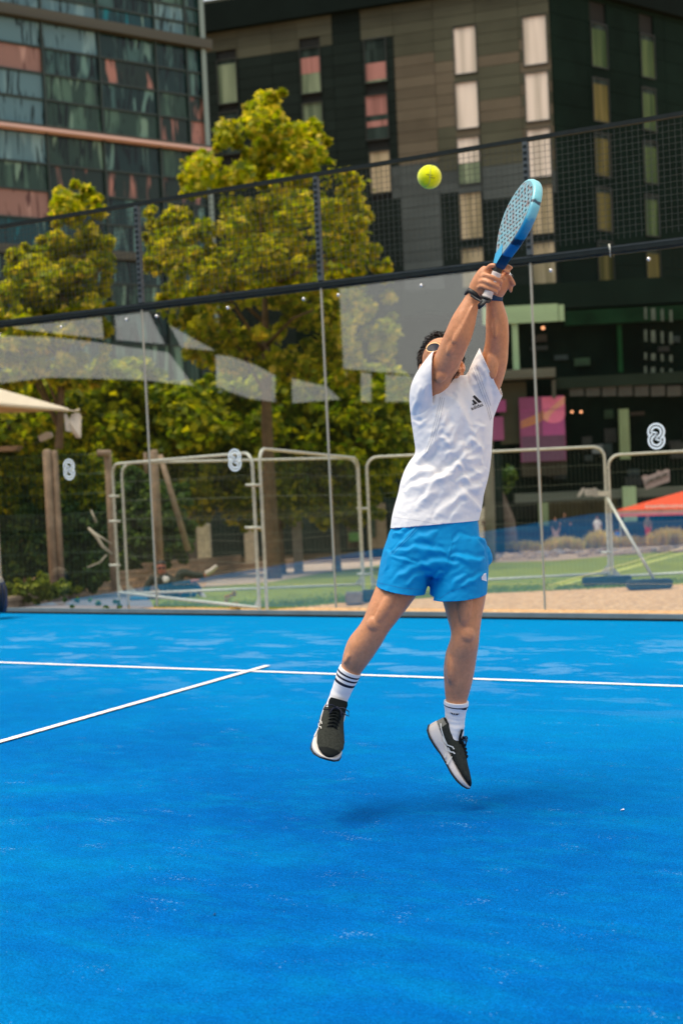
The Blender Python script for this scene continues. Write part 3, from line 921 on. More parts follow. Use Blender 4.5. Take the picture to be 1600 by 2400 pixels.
while x < 1780:
    FP.pbox('balustrade_panel', x, x+33, 904, 928, 0.05, 0.12, M_PANEL, rootB)
    x += 38
FP.pbox('column', 1172, 1236, 895, 1040, -0.8, -0.2, clad('brown_pier', (0.07, 0.075, 0.05), .2), rootB)
FP.pbox('column', 1452, 1475, 958, 1076, -0.4, 0.0, M_PGR2, rootB)
FP.pbox('column', 1262, 1284, 1178, 1283, 0.1, 0.5, M_PGR2, rootB)
FP.pbox('column', 1458, 1489, 1140, 1268, 0.1, 0.5, M_PGRN, rootB)
FP.pbox('deck_beam', 1205, 1800, 1144, 1165, -0.1, 0.25, mat('deck_beam_grey', (0.085, 0.11, 0.09), 0.7), rootB)
FP.pbox('grey_box', 1391, 1415, 1042, 1062, -0.9, -0.5, mat('grey_screen', (0.12, 0.16, 0.17), .5), rootB)
FP.pbox('spandrel', 1222, 1328, 1080, 1115, -0.2, 0.02, clad('spandrel', (0.06, 0.062, 0.045), .2), rootB)
FP.pbox('back_panel', 1284, 1450, 1166, 1240, -0.9, -0.6, clad('rear_cladding', (0.05, 0.048, 0.02), .5, .7), rootB)
M_LAMP = emis('warm_lamp', (1.0, 0.42, 0.2), 2.2)
def bulb(px, py, d, r, label, group=None):
    c = P(px, py, d); bm = bmesh.new(); bmesh.ops.create_icosphere(bm, subdivisions=2, radius=r)
    root = empty('pendant_lamp', c, label, 'lamp', group)
    o = obj('lamp_globe', [c+v.co for v in bm.verts], [[v.index for v in f.verts] for f in bm.faces], M_LAMP, root, True); bm.free()
    mb = MB(); mb.tube([c+Z*r, c+Z*(r+0.5)], 0.015, 5); mb.build('cord', M_STEEL, root)
bulb(1272, 768, 73.6, 0.09, 'small glowing orange lamp under the pale green beam')
bulb(1340, 965, 73.6, 0.07, 'left of the two dim lamps inside the dark ground floor')
bulb(1361, 965, 73.6, 0.07, 'right of the two dim lamps inside the dark ground floor')
M_STRIP = mat('pale_strip', (0.06, 0.09, 0.07), 0.5, var=0.3, scale=2)  # pale bars painted in for lights mirrored in the dark front
for j, (ya, yb) in enumerate(((720, 748), (772, 800), (826, 842), (858, 884))):
    for i, (xa, xb) in enumerate(((1509, 1515), (1525, 1535), (1548, 1554), (1568, 1575))):
        FP.pbox('pale_blind_strip', xa, xb, ya+i*2, yb+i*2, 0.02, 0.05, M_STRIP, rootB)  # stand-ins for mirrored lights, not blinds
_mi = [mat('interior_teal', (0.012, 0.035, 0.035), .6, var=.4, scale=2), mat('interior_green', (0.010, 0.05, 0.018), .6, var=.4, scale=2), mat('interior_brown', (0.024, 0.022, 0.012), .6, var=.4, scale=2), mat('interior_grey', (0.013, 0.022, 0.019), .6, var=.4, scale=2)]
_ri = random.Random(12)
for i in range(26):
    up_ = _ri.random() < .45
    xa = _ri.uniform(1222, 1620); w_ = _ri.uniform(14, 44); ya = _ri.uniform(762, 850) if up_ else _ri.uniform(936, 1125); h_ = _ri.uniform(8, 24 if up_ else 44)
    FP.pbox('interior_fitting', xa, xa+w_, ya, min(ya+h_, 868 if up_ else 1140), -1.15, -1.0+i*0.004, _ri.choice(_mi), rootB)
# blue hoarding at the foot of the building
M_HOARD = mat('blue_hoarding', (0.007, 0.024, 0.040), 0.6, var=0.2, scale=1)
hb = FP.pbox('blue_hoarding', 1190, 1760, 1221, 1286, 0.8, 0.9, M_HOARD, None)
tag(hb, 'long dark blue hoarding along the foot of the dark building', 'hoarding')
# banners
M_PUR = mat('banner_purple', (0.26, 0.07, 0.17), 0.7, var=0.06); M_PINK = mat('banner_pink', (0.75, 0.20, 0.34), 0.7, var=0.05)
M_MAG = mat('banner_magenta', (0.36, 0.08, 0.24), 0.7, var=0.05); M_DPUR = mat('banner_plum', (0.12, 0.06, 0.11), 0.7, var=0.1)
M_GOLD = mat('banner_gold', (0.55, 0.26, 0.07), 0.7, var=0.05); M_PEACH = mat('banner_peach', (0.72, 0.36, 0.26), 0.7, var=0.05)
c = FP.pt(FP.uv(1270, 1000)[0], FP.uv(1270, 1080)[1], 0.5)
ban = empty('large_banner', c, 'tall pink and purple banner with a gold striped ribbon on the dark building', 'banner')
FP.pbox('backing', 1217, 1322, 930, 1081, 0.30, 0.34, M_PUR, ban)
FP.pbox('upper_left_field', 1218, 1269, 936, 1021, 0.343, 0.348, M_PUR, ban)
FP.pbox('lower_right_field', 1269, 1321, 985, 1020, 0.343, 0.348, M_MAG, ban)
FP.pbox('plum_field', 1221, 1322, 1021, 1080, 0.343, 0.346, M_DPUR, ban)
FP.pbox('pink_field', 1268, 1321, 930, 975, 0.350, 0.354, M_PINK, ban)
def fpoly(F, pts, n, mt, name, parent):
    v = [F.pt(*F.uv(x, y), n) for x, y in pts]
    return obj(name, v, [tuple(range(len(v)))], mt, parent)
fpoly(FP, [(1269, 974)]+[(1295+26*math.cos(a), 974+18*math.sin(a)) for a in np.linspace(math.pi, 0, 14)]+[(1321, 974)], 0.352, M_PINK, 'pink_semicircle', ban)
fpoly(FP, [(1280, 990), (1268, 975), (1318, 930), (1321, 930), (1321, 945), (1290, 970)], 0.357, M_PEACH, 'ribbon_fold', ban)
fpoly(FP, [(1219, 988), (1256, 972), (1272, 962), (1272, 984), (1250, 994), (1219, 1004)], 0.3585, M_GOLD, 'gold_ribbon', ban)
for q in (0.25, 0.5, 0.75):
    fpoly(FP, [(1219, 988+16*q-.8), (1256, 972+19*q-.8), (1272, 962+22*q-.8), (1272, 962+22*q+.8), (1256, 972+19*q+.8), (1219, 988+16*q+.8)], 0.361, M_PUR, 'ribbon_stripe', ban)
FP.pbox('seam', 1265.5, 1268.5, 936, 1080, 0.362, 0.364, M_DPUR, ban)
FP.pbox('seam', 1218, 1322, 960, 962, 0.3645, 0.366, M_MAG, ban)
ban2 = empty('small_banner', FP.pt(FP.uv(1165, 1000)[0], FP.uv(1165, 1040)[1], 0.4), 'pink and purple sign beside the shirt sleeve, half hidden by the player', 'banner')
FP.pbox('pink_sign_panel', 1150, 1184, 938, 966, 0.3, 0.34, M_MAG, ban2)
FP.pbox('lower_sign_panel', 1150, 1179, 977, 1032, 0.3, 0.34, M_PUR, ban2)
# things in front of the building, right of the player
def person_hidden(): pass
mb = MB(); mb.tube([P(1148, 1316, 40), P(1147, 1200, 40), P(1143, 1040, 40), P(1140, 900, 40)], [0.17, 0.155, 0.14, 0.12], 12)
tag(mb.build('lamp_post', mat('grey_post', (0.20, 0.19, 0.16), 0.7, var=0.15, scale=2), None, True), 'thick grey post rising just right of the player', 'post')
wb = empty('white_notice_board', P(1132, 1285, 42), 'white notice board with a red and yellow flame shape beside the shorts', 'board')
mb = MB()
bd = [(1120, 1192), (1136, 1188), (1145, 1196), (1147, 1300), (1118, 1300)]
f_ = [P(x, y, 42) for x, y in bd]; g_ = [P(x, y, 42.15) for x, y in bd]
mb.add(f_+g_, [(0, 1, 2, 3, 4), (9, 8, 7, 6, 5)]+[(i, (i+1) % 5, (i+1) % 5+5, i+5) for i in range(5)]); mb.build('board_sheet', mat('board_white', (0.62, 0.56, 0.48), .7), wb)
obj('dark_flame', [P(x, y, 41.98) for x, y in ((1128, 1218), (1141, 1228), (1145, 1240), (1134, 1238))], [(0, 1, 2, 3)], mat('flame_dark', (0.08, 0.02, 0.04), .7), wb)
obj('red_flame', [P(x, y, 41.97) for x, y in ((1133, 1237), (1145, 1240), (1145, 1256), (1137, 1254))], [(0, 1, 2, 3)], mat('flame_red', (0.6, 0.06, 0.03), .7), wb)
obj('yellow_flame', [P(x, y, 41.96) for x, y in ((1134, 1254), (1145, 1256), (1143, 1262), (1135, 1267), (1131, 1266))], [(0, 1, 2, 3, 4)], mat('flame_yellow', (0.75, 0.42, 0.03), .7), wb)

# pale wordmark signs hanging in front of the building: the letters are too blurred to read
M_SIGN = mat('pale_sign', (0.50, 0.50, 0.44), 0.6, var=0.08); M_SIGN2 = mat('grey_pink_sign', (0.36, 0.32, 0.30), 0.7, var=0.15, scale=8)
def strokes(pl, d, w, depth, mt, name, parent):
    mb = MB()
    for pts in pl:
        for a, b in zip(pts[:-1], pts[1:]):
            A, B = P(a[0], a[1], d), P(b[0], b[1], d)
            t = (B-A).normalized(); n_ = t.cross(_F).normalized()
            mb.box((A+B)/2, (B-A)/2+t*w*.4, n_*w, _F*depth)
    return mb.build(name, mt, parent)
sg = empty('leaf_sign', P(1375, 1165, 71), 'pale sign with an oval leaf and blurred letters beside the fence joint', 'sign')
lp = [(1361+9*math.cos(a)*.75-4*math.sin(a), 1154+12*math.sin(a)*.85-5*math.cos(a)) for a in np.linspace(0, 2*math.pi, 18, endpoint=False)]
mb = MB(); A_ = [P(x, y, 71) for x, y in lp]; B_ = [P(x, y, 71.1) for x, y in lp]
mb.add(A_+B_, [tuple(range(18)), tuple(range(35, 17, -1))]+[(i, (i+1) % 18, (i+1) % 18+18, i+18) for i in range(18)]); mb.build('leaf_disc', M_SIGN, sg)
FPs = lambda x: None
for i, (xa, xb) in enumerate(((1373, 1381), (1383, 1391), (1393, 1401))):
    sh = [[(xb, 1149), (xa, 1149), (xa, 1159), (xb, 1159)], [(xa, 1159), (xa, 1149), (xb, 1149), (xb, 1159), (xa, 1157)], [(xa, 1145), (xa, 1160), (xb, 1160), (xb, 1151), (xa, 1151)]][i]
    strokes([sh], 71, 0.075, 0.05, M_SIGN, 'letter', sg)
sg2 = empty('tilted_sign', P(1537, 1150, 70), 'tilted grey-pink wordmark sign above the red canopy', 'sign')
bd = [(1503, 1117), (1511, 1113), (1519, 1115), (1538, 1108), (1541, 1102), (1548, 1106), (1561, 1099), (1568, 1101), (1569, 1128), (1540, 1138), (1513, 1148), (1509, 1132)]
mb = MB(); A_ = [P(x, y, 70) for x, y in bd]; B_ = [P(x, y, 70.15) for x, y in bd]; k = len(bd)
mb.add(A_+B_, [tuple(range(k)), tuple(range(2*k-1, k-1, -1))]+[(i, (i+1) % k, (i+1) % k+k, i+k) for i in range(k)]); mb.build('sign_board', M_SIGN2, sg2)
for i in range(7):
    x = 1514+i*7.6; y = 1131-i*3.1
    strokes([[(x, y+4), (x+1, y-4), (x+4, y-5), (x+4, y+2)]] if i % 2 else [[(x+4, y-4), (x, y-3), (x+1, y+4), (x+4, y+2)]], 69.95, 0.022, 0.02, M_PANEL, 'letter', sg2)

# red canopy at the right
M_RED = mat('red_canvas', (0.78, 0.085, 0.03), 0.7, var=0.06, scale=1); M_REDW = mat('canopy_valance', (0.50, 0.30, 0.25), 0.7, var=0.2, scale=3)
cn = empty('red_canopy', P(1640, 1262, 60), 'red pyramid canopy with white lettering at the right edge', 'canopy')
apex = P(1800, 1095, 62.5)
e = [P(1443, 1196, 60), P(1960, 1182, 60), P(1960, 1184, 66), P(1500, 1184, 66)]
mb = MB(); mb.add([*e, apex], [(0, 1, 4), (1, 2, 4), (2, 3, 4), (3, 0, 4), (3, 2, 1, 0)]); mb.build('canopy_roof', M_RED, cn)
mb = MB(); a, b = P(1444, 1197, 59.97), P(1960, 1183, 59.97); dn = Z*(-0.22)
mb.add([a, b, b+dn, a+dn, a+FH*.05, b+FH*.05, b+dn+FH*.05, a+dn+FH*.05], [(0, 1, 2, 3), (7, 6, 5, 4), (0, 4, 5, 1), (3, 2, 6, 7), (0, 3, 7, 4), (1, 5, 6, 2)]); mb.build('valance', M_REDW, cn)
mb = MB(); a2, b2 = a+dn*1.01-FH*.01, b+dn*1.01-FH*.01; mb.box((a2+b2)/2, (b2-a2)/2, Z*0.035, FH*0.03); mb.build('red_hem', M_RED, cn)
for (x, y) in ((1452, 1200), (1790, 1190)):
    q = P(x, y, 60.2); mb = MB(); mb.tube([q, Vector((q.x, q.y, tz(q.x, q.y)))], 0.03, 6); mb.build('canopy_leg', M_GALV, cn)
M_WLET = mat('white_lettering', (0.80, 0.74, 0.70), 0.7, var=0.03)
x = 1513
rr = random.Random(9)
pl = []
for i in range(13):
    h_ = 5.2 if i in (0, 5) else 3.2
    yb = 1189-0.022*(x-1513)
    pl.append([[(x+3.5, yb-h_), (x, yb-h_*.6), (x, yb), (x+4, yb)], [(x, yb), (x+1.2, yb-h_), (x+3.6, yb-h_), (x+4, yb)], [(x, yb-h_*.5), (x+4, yb-h_), (x+3, yb), (x, yb-h_*.3)]][i % 3])
    x += 7.0
strokes(pl, 59.6, 0.024, 0.012, M_WLET, 'lettering', cn)

# cream parasol, tied white cloth and lamp at the left
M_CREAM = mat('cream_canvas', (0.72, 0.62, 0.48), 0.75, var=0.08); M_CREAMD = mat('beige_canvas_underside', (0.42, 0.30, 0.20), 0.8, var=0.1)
pa = empty('cream_parasol', P(-120, 1390, 25), 'cream parasol edge reaching in from the left', 'parasol')
ap = P(-150, 868, 26.3)
rim = [P(161, 957, 25), P(-120, 936, 23.2), P(-460, 957, 25), P(-430, 975, 29), P(90, 962, 28.4)]
mb = MB(); mb.add([*rim, ap], [(i, (i+1) % 5, 5) for i in range(5)]); mb.build('canvas_top', M_CREAM, pa)
mb = MB(); mb.add([*[r_-Z*.03 for r_ in rim], ap-Z*.55], [((i+1) % 5, i, 5) for i in range(5)]); mb.build('canvas_underside', M_CREAMD, pa)
mb = MB(); mb.tube([P(160, 961, 24.95), P(-120, 938, 23.15)], [0.030, 0.05], 8); mb.build('rim_pole', M_CREAM, pa)
mb = MB(); mb.tube([P(-140, 900, 26), Vector((P(-140, 900, 26).x, P(-140, 900, 26).y, -0.9))], 0.04, 8); mb.build('pole', M_GALV, pa)
pa2 = empty('tied_white_cloth', P(170, 1030, 24.9), 'white cloth flag hanging from the tip of the cream parasol', 'cloth')
def slab(pts, d, th, mt, name, parent, bow=0.0):
    A_ = [P(x, y, d+bow*math.sin(i*1.7)) for i, (x, y) in enumerate(pts)]; B_ = [q+_F*th for q in A_]; k = len(pts)
    mb = MB(); mb.add(A_+B_, [tuple(range(k)), tuple(range(2*k-1, k-1, -1))]+[(i, i+k, (i+1) % k+k, (i+1) % k) for i in range(k)])
    return mb.build(name, mt, parent)
M_CLOTH = mat('white_cloth', (0.66, 0.60, 0.54), 0.8, var=0.08, scale=3)
slab([(150, 972), (155, 968), (161, 985), (168, 970), (176, 967), (186, 968), (190, 976), (189, 1026), (178, 1027), (168, 1012), (154, 1010)], 24.9, 0.05, M_CLOTH, 'cloth_sheet', pa2, 0.06)
mb = MB(); mb.tube([P(158, 961, 24.9), P(175, 963, 24.9), P(186, 960, 24.9)], [0.012, 0.012, 0.03], 6); mb.build('hanging_rod', M_CREAM, pa2)
lm = empty('wall_lantern', P(105, 1025, 25.5), 'small white floodlight pointing down in the hedge', 'floodlight')
slab([(88, 1023), (108, 1012), (117, 1012), (122, 1020), (118, 1026), (94, 1035)], 25.5, 0.12, M_CLOTH, 'lamp_housing', lm)
mb = MB(); mb.tube([P(96, 1020, 25.6), P(96, 1010, 26)], 0.012, 5); mb.build('bracket', M_STEEL, lm)
tag(slab([(-60, 1049), (44, 1044), (33, 1056), (-60, 1060)], 25.2, 0.4, M_CREAMD, 'beige_awning', None), 'edge of a beige awning low at the left edge', 'awning')

# ------------------------------------------------------------------ the shop front behind the trees
M_SHOP = clad('shop_dark', (0.010, 0.020, 0.018), 0.5, 0.8)
M_SHOPB = clad('shop_brown', (0.055, 0.045, 0.03), 0.3, 0.8)
FS = Face(800, 1250, 56, -60000)
sh = empty('dark_shop_front', FS.pt(0, FS.uv(800, 1312)[1]), 'dark shop front with brown shutters behind the tree trunks', 'building')
FS.pbox('wall', 430, 1180, 1080, 1312, -4, -0.2, M_SHOP, sh)
FS.pbox('brown_shutter', 860, 905, 1180, 1285, -0.19, -0.05, mat('shutter_tan', (0.13, 0.11, 0.07), .7), sh)
FS.pbox('brown_shutter', 945, 1000, 1180, 1290, -0.19, -0.05, M_SHOPB, sh)
for x0 in (812, 822, 832):
    FS.pbox('door_slat', x0, x0+7, 1175, 1285, -0.19, -0.1, M_SHOPB, sh)
FS.pbox('lit_panel', 866, 880, 1200, 1260, -0.04, 0.0, clad('shutter_dim', (0.03, 0.05, 0.035), .3), sh)  # dull green inset on the tan shutter
FS.pbox('sill', 560, 860, 1300, 1312, -0.15, 0.1, M_SHOPB, sh)
FS.pbox('green_box', 818, 843, 1248, 1268, -0.04, 0.2, mat('green_crate', (0.03, 0.12, 0.02), .7), sh)
for (px, w_, y0, y1, d, mt, lab) in ((693, 22, 1200, 1345, 38, mat('tan_column', (0.24, 0.21, 0.17), .7), 'tan square column between the tree trunks'), (476, 30, 1228, 1346, 42, mat('pale_column', (0.46, 0.47, 0.38), .7), 'pale column with ivy behind the lounging man'), (447, 12, 1215, 1290, 44, mat('red_panel', (0.34, 0.05, 0.03), .7), 'narrow red panel beside the leaning pole'), (583, 22, 1240, 1330, 44, M_PALE, 'pale post behind the narrow gap in the fence')):
    t, b = P(px, y0, d), P(px+(y1-y0)*.045, y1, d)
    hw = w_/(CF/d)/2
    mb = MB(); mb.box(((t.x), (t.y), (t.z+b.z)/2), CR*hw, FH*hw, Z*(t.z-b.z)/2)
    tag(mb.build('column', mt), lab, 'column')

# ------------------------------------------------------------------ added unseen wall behind the camera, pierced so the glass mirrors sky patches
M_BACK = mat('rear_building_wall', (0.022, 0.026, 0.022), 0.9, var=0.3, scale=.4, spec=0.1)  # for the added unseen wall only
YB = 30.0
def mirr(px, py, y=YB):
    r = ray(px, py); d = (y-CAM.y)/r.y; q = CAM+r*d
    return q.x, q.z
outer = [(-900, 200), (2700, 60), (2700, 1130), (-900, 1235)]
holes = [
    [(5, 764), (238, 737), (243, 794), (20, 768)],
    [(246, 737), (345, 725), (386, 806), (249, 794)],
    [(366, 742), (440, 786), (505, 822), (402, 812)],
    [(-60, 784), (80, 787), (175, 795), (395, 826), (455, 905), (320, 890), (120, 884), (0, 898), (-60, 903)],
    [(483, 829), (540, 835), (600, 856), (645, 880), (645, 944), (560, 932), (484, 905)],
    [(663, 880), (710, 893), (765, 905), (808, 908), (808, 935), (740, 940), (664, 947)],
    [(775, 672), (900, 655), (1146, 626), (1146, 700), (1140, 840), (1110, 880), (985, 880), (785, 862)],
    [(790, 868), (812, 870), (812, 938), (800, 938)],
    [(826, 871), (870, 875), (870, 942), (826, 940)],
    [(884, 876), (1060, 885), (1060, 940), (884, 942)],
]
# foreground blocks seen against the bright opening
def clipped(y): return y
polys = [[Vector((*mirr(x, y), 0)) for x, y in outer]]+[[Vector((*mirr(x, y), 0)) for x, y in h] for h in holes]
tris = tessellate_polygon(polys)
flat = [p for pl_ in polys for p in pl_]
th = 0.6
V_ = [(p.x, -YB, p.y) for p in flat]+[(p.x, -YB-th, p.y) for p in flat]
n0 = len(flat)
F_ = [tuple(t) for t in tris]+[tuple(i+n0 for i in reversed(t)) for t in tris]
k = 0
for pl_ in polys:
    L = len(pl_)
    for i in range(L):
        a, b = k+i, k+(i+1) % L
        F_.append((a, b, b+n0, a+n0))
    k += L
rb = empty('rear_canopy_building', (0, -YB, -0.55), 'long dark building with bright openings, seen only as a reflection in the glass', 'building')  # added unseen wall, pierced for its mirror image in the glass
obj('wall', V_, F_, M_BACK, rb)
# ------------------------------------------------------------------ foliage
def leaf_mat(name, cols, trans=0.35):
    w = N(name)
    g = w.n('ShaderNodeNewGeometry')
    p = g.outputs['Position']
    c = w.ramp(g.outputs['Random Per Island'], [(i/(len(cols)-1), q) for i, q in enumerate(cols)])
    f = w.noise(p, 1.3, 3)
    c = w.mix(1.0, c, w.ramp(f, [(0.3, 0.72), (0.7, 1.25)]), 'MULTIPLY')
    w.color(c)
    w.set(Roughness=0.55, Specular_IOR_Level=0.3)
    t = w.n('ShaderNodeBsdfTranslucent')
    w.l(w.mix(1.0, c, (1.5, 1.45, 0.5), 'MULTIPLY'), t.inputs[0])
    m_ = w.n('ShaderNodeMixShader'); m_.inputs[0].default_value = trans
    w.l(w.b.outputs[0], m_.inputs[1]); w.l(t.outputs[0], m_.inputs[2]); w.l(m_.outputs[0], w.out.inputs['Surface'])
    return w.m
L_YEL = leaf_mat('leaf_yellow_green', [(0.075, 0.125, 0.004), (0.19, 0.245, 0.004), (0.30, 0.34, 0.005), (0.44, 0.41, 0.008), (0.66, 0.52, 0.09)], 0.55)
L_MID = leaf_mat('leaf_mid_green', [(0.035, 0.085, 0.004), (0.15, 0.22, 0.004), (0.29, 0.34, 0.006), (0.50, 0.46, 0.010)], 0.55)
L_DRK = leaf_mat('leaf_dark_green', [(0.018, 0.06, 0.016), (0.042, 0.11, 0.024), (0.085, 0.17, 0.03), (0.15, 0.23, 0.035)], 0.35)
L_LOW = leaf_mat('leaf_shrub', [(0.05, 0.10, 0.015), (0.12, 0.18, 0.015), (0.20, 0.25, 0.02), (0.30, 0.32, 0.02)], 0.3)
L_DRY = leaf_mat('leaf_dry_grass', [(0.42, 0.30, 0.12), (0.62, 0.47, 0.20), (0.40, 0.38, 0.13), (0.70, 0.56, 0.28)], 0.5)
M_BARKT = mat('tree_bark', (0.13, 0.085, 0.045), 0.9, var=0.35, scale=6, bump=0.6)
M_BARKG = mat('tree_bark_grey', (0.17, 0.14, 0.11), 0.9, var=0.3, scale=6, bump=0.6)
NR = np.random.default_rng(11)
def leaf_cloud(name, centers, radii, per, size, mt, parent, shell=(0.45, 1.05), squash=0.9, rng=NR):
    C = np.repeat(np.array([tuple(c) for c in centers]), per, axis=0)
    Rr = np.repeat(np.array(radii), per)
    n = len(C)
    d = rng.normal(size=(n, 3)); d /= np.linalg.norm(d, axis=1)[:, None]
    rad = Rr*(shell[0]+(shell[1]-shell[0])*rng.random(n)**0.6)
    p = C+d*rad[:, None]*np.array([1, 1, squash])
    nrm = d*0.6+rng.normal(size=(n, 3))*0.6+np.array([0, 0, 0.35]); nrm /= np.linalg.norm(nrm, axis=1)[:, None]
    t = rng.normal(size=(n, 3)); t -= (t*nrm).sum(1)[:, None]*nrm; t /= np.linalg.norm(t, axis=1)[:, None]
    b = np.cross(nrm, t)
    s = size*(0.6+0.8*rng.random(n))[:, None]
    fold = nrm*s*0.16
    v = np.stack([p-t*s*0.5, p-b*s*0.36+fold-t*s*.05, p+t*s*0.5-fold*.5, p+b*s*0.36+fold-t*s*.05], 1).reshape(-1, 3)
    off = np.array(origin(parent)) if parent is not None else 0
    me = bpy.data.meshes.new(name)
    me.vertices.add(len(v)); me.vertices.foreach_set('co', (v-off).ravel())
    i0 = np.arange(n)*4
    tri = np.stack([i0, i0+1, i0+2, i0, i0+2, i0+3], 1).reshape(-1)
    me.loops.add(len(tri)); me.loops.foreach_set('vertex_index', tri)
    me.polygons.add(n*2); me.polygons.foreach_set('loop_start', np.arange(n*2)*3); me.polygons.foreach_set('loop_total', np.full(n*2, 3))
    me.update()
    return mesh_obj(name, me, mt, parent)
def in_poly(x, y, poly):
    c = False
    j = len(poly)-1
    for i in range(len(poly)):
        xi, yi = poly[i]; xj, yj = poly[j]
        if (yi > y) != (yj > y) and x < (xj-xi)*(y-yi)/(yj-yi)+xi: c = not c
        j = i
    return c
def edge_dist(x, y, poly):
    m_ = 1e9
    for i in range(len(poly)):
        a, b = poly[i-1], poly[i]
        dx, dy = b[0]-a[0], b[1]-a[1]
        t = max(0, min(1, ((x-a[0])*dx+(y-a[1])*dy)/(dx*dx+dy*dy+1e-9)))
        m_ = min(m_, math.hypot(x-a[0]-t*dx, y-a[1]-t*dy))
    return m_
def crown_clumps(poly, d, n, thick, rpx, seed=1):
    rnd = random.Random(seed)
    xs = [p[0] for p in poly]; ys = [p[1] for p in poly]
    out = []
    while len(out) < n:
        x, y = rnd.uniform(min(xs), max(xs)), rnd.uniform(min(ys), max(ys))
        if not in_poly(x, y, poly): continue
        e = edge_dist(x, y, poly)
        r = rpx[0]+(rpx[1]-rpx[0])*rnd.random()**1.4
        if e < 26 and rnd.random() < .30:      # a spray of leaves that breaks the outline
            cx_, cy_ = sum(xs)/len(xs), sum(ys)/len(ys); l_ = math.hypot(x-cx_, y-cy_)
            dd = d + rnd.uniform(-1, 1)*thick*.4
            out.append((P(x+(x-cx_)/l_*rnd.uniform(4, 22), y+(y-cy_)/l_*rnd.uniform(4, 20), dd), rpx[0]*.42/(CF/dd))); continue
        if e < r*0.65:
            r = max(e*1.3, rpx[0]*0.42)
        w = min(1.0, e/110.0)
        dd = d + rnd.uniform(-1, 1)*thick*(0.25+0.75*w)
        out.append((P(x, y, dd), r/(CF/dd)))
    return out
def tree(name, label, poly, d, n, per, size, mt, trunk, thick=1.8, rpx=(22, 48), seed=1, group='trees behind the court', bark=M_BARKT, limbs=True):
    tx, ty, tw = trunk
    base = P(tx, ty, d); base.z = tz(base.x, base.y)
    root = empty(name, base, label, 'tree', group)
    cl = crown_clumps(poly, d, n, thick, rpx, seed)
    leaf_cloud('crown', [c for c, r in cl], [r for c, r in cl], per, size, mt, root)
    rnd = random.Random(seed+50)
    ys = [p[1] for p in poly]; top = min(ys); cx = sum(p[0] for p in poly)/len(poly)
    t0 = base; t2 = P(cx, top+(ty-top)*0.30, d); t1 = Vector((base.x, base.y, base.z+(t2.z-base.z)*0.45))
    mb = MB(); mb.tube([t0-Z*.2, t0+Z*0.4, t1, t1.lerp(t2, .5), t2], [tw*1.25, tw, tw*0.8, tw*.5, tw*0.2], 10)
    mb.build('trunk', bark, root, True)
    if limbs:
        for k in range(9):
            c, r = cl[rnd.randrange(len(cl))]
            s_ = t1.lerp(t2, rnd.uniform(0, .8))
            mid = s_.lerp(c, .5)+Z*rnd.uniform(0.0, .4)
            mb = MB(); mb.tube([s_, mid, c], [tw*.32, tw*.2, tw*.07], 6); mb.build('limb', bark, root, True)
    return root
T1 = [(635, 208), (600, 222), (560, 255), (520, 285), (500, 300), (505, 345), (455, 365), (418, 392), (425, 440), (385, 475), (350, 492), (347, 560), (335, 640), (368, 700), (400, 760), (430, 830), (480, 900), (900, 900), (935, 780), (915, 650), (885, 560), (855, 500), (858, 450), (862, 425), (825, 405), (815, 355), (770, 340), (765, 290), (720, 282), (690, 245), (670, 225)]
tree('plane_tree', 'large yellow-green tree rising in the middle behind the glass wall', T1, 33, 300, 64, 0.20, L_YEL, (640, 1300, 0.17), 2.2, (14, 50), 2)
T2 = [(180, 430), (150, 432), (128, 450), (100, 488), (128, 512), (95, 560), (60, 578), (20, 590), (0, 640), (-60, 700), (-60, 905), (240, 905), (240, 850), (258, 760), (245, 730), (255, 680), (262, 610), (265, 560), (235, 520), (248, 482), (215, 470), (218, 434)]
tree('plane_tree', 'smaller yellow-green tree in front of the glass office at far left', T2, 31, 170, 60, 0.20, L_YEL, (150, 1330, 0.13), 1.2, (16, 38), 3)
tree('plane_tree', 'dense green tree above the cream parasol at far left', [(-80, 880), (60, 868), (180, 860), (265, 842), (330, 880), (330, 1050), (300, 1110), (-80, 1110)], 36, 150, 60, 0.24, L_MID, (60, 1330, 0.14), 2.0, (30, 60), 4)
tree('plane_tree', 'dense green tree over the timber posts and leaning pole', [(240, 860), (330, 840), (420, 900), (520, 905), (560, 960), (570, 1120), (540, 1190), (455, 1225), (400, 1200), (260, 1150), (230, 1000)], 37, 170, 62, 0.24, L_MID, (455, 1345, 0.13), 2.0, (28, 58), 5, bark=M_BARKG)
tree('plane_tree', 'dense green tree whose trunk stands behind the fence gap', [(480, 880), (600, 880), (700, 890), (740, 960), (760, 1140), (720, 1225), (650, 1235), (590, 1240), (520, 1215), (480, 1110)], 38, 190, 62, 0.24, L_MID, (650, 1352, 0.24), 2.0, (28, 58), 6)
tree('plane_tree', 'dense green tree directly left of the player', [(700, 870), (820, 860), (920, 850), (960, 900), (968, 1010), (968, 1110), (900, 1150), (880, 1200), (840, 1235), (790, 1210), (730, 1235), (690, 1060)], 39, 190, 62, 0.24, L_MID, (790, 1340, 0.12), 2.0, (28, 58), 7, bark=M_BARKG)
tree('plane_tree', 'dark old tree with a thick brown trunk right of the player', [(1120, 1060), (1170, 1070), (1205, 1110), (1205, 1150), (1160, 1160), (1120, 1140)], 60, 12, 40, 0.3, L_DRK, (1190, 1290, 0.45), 1.0, (15, 30), 8, bark=M_BARKG, limbs=False)
for p_ in (0,):
    pass
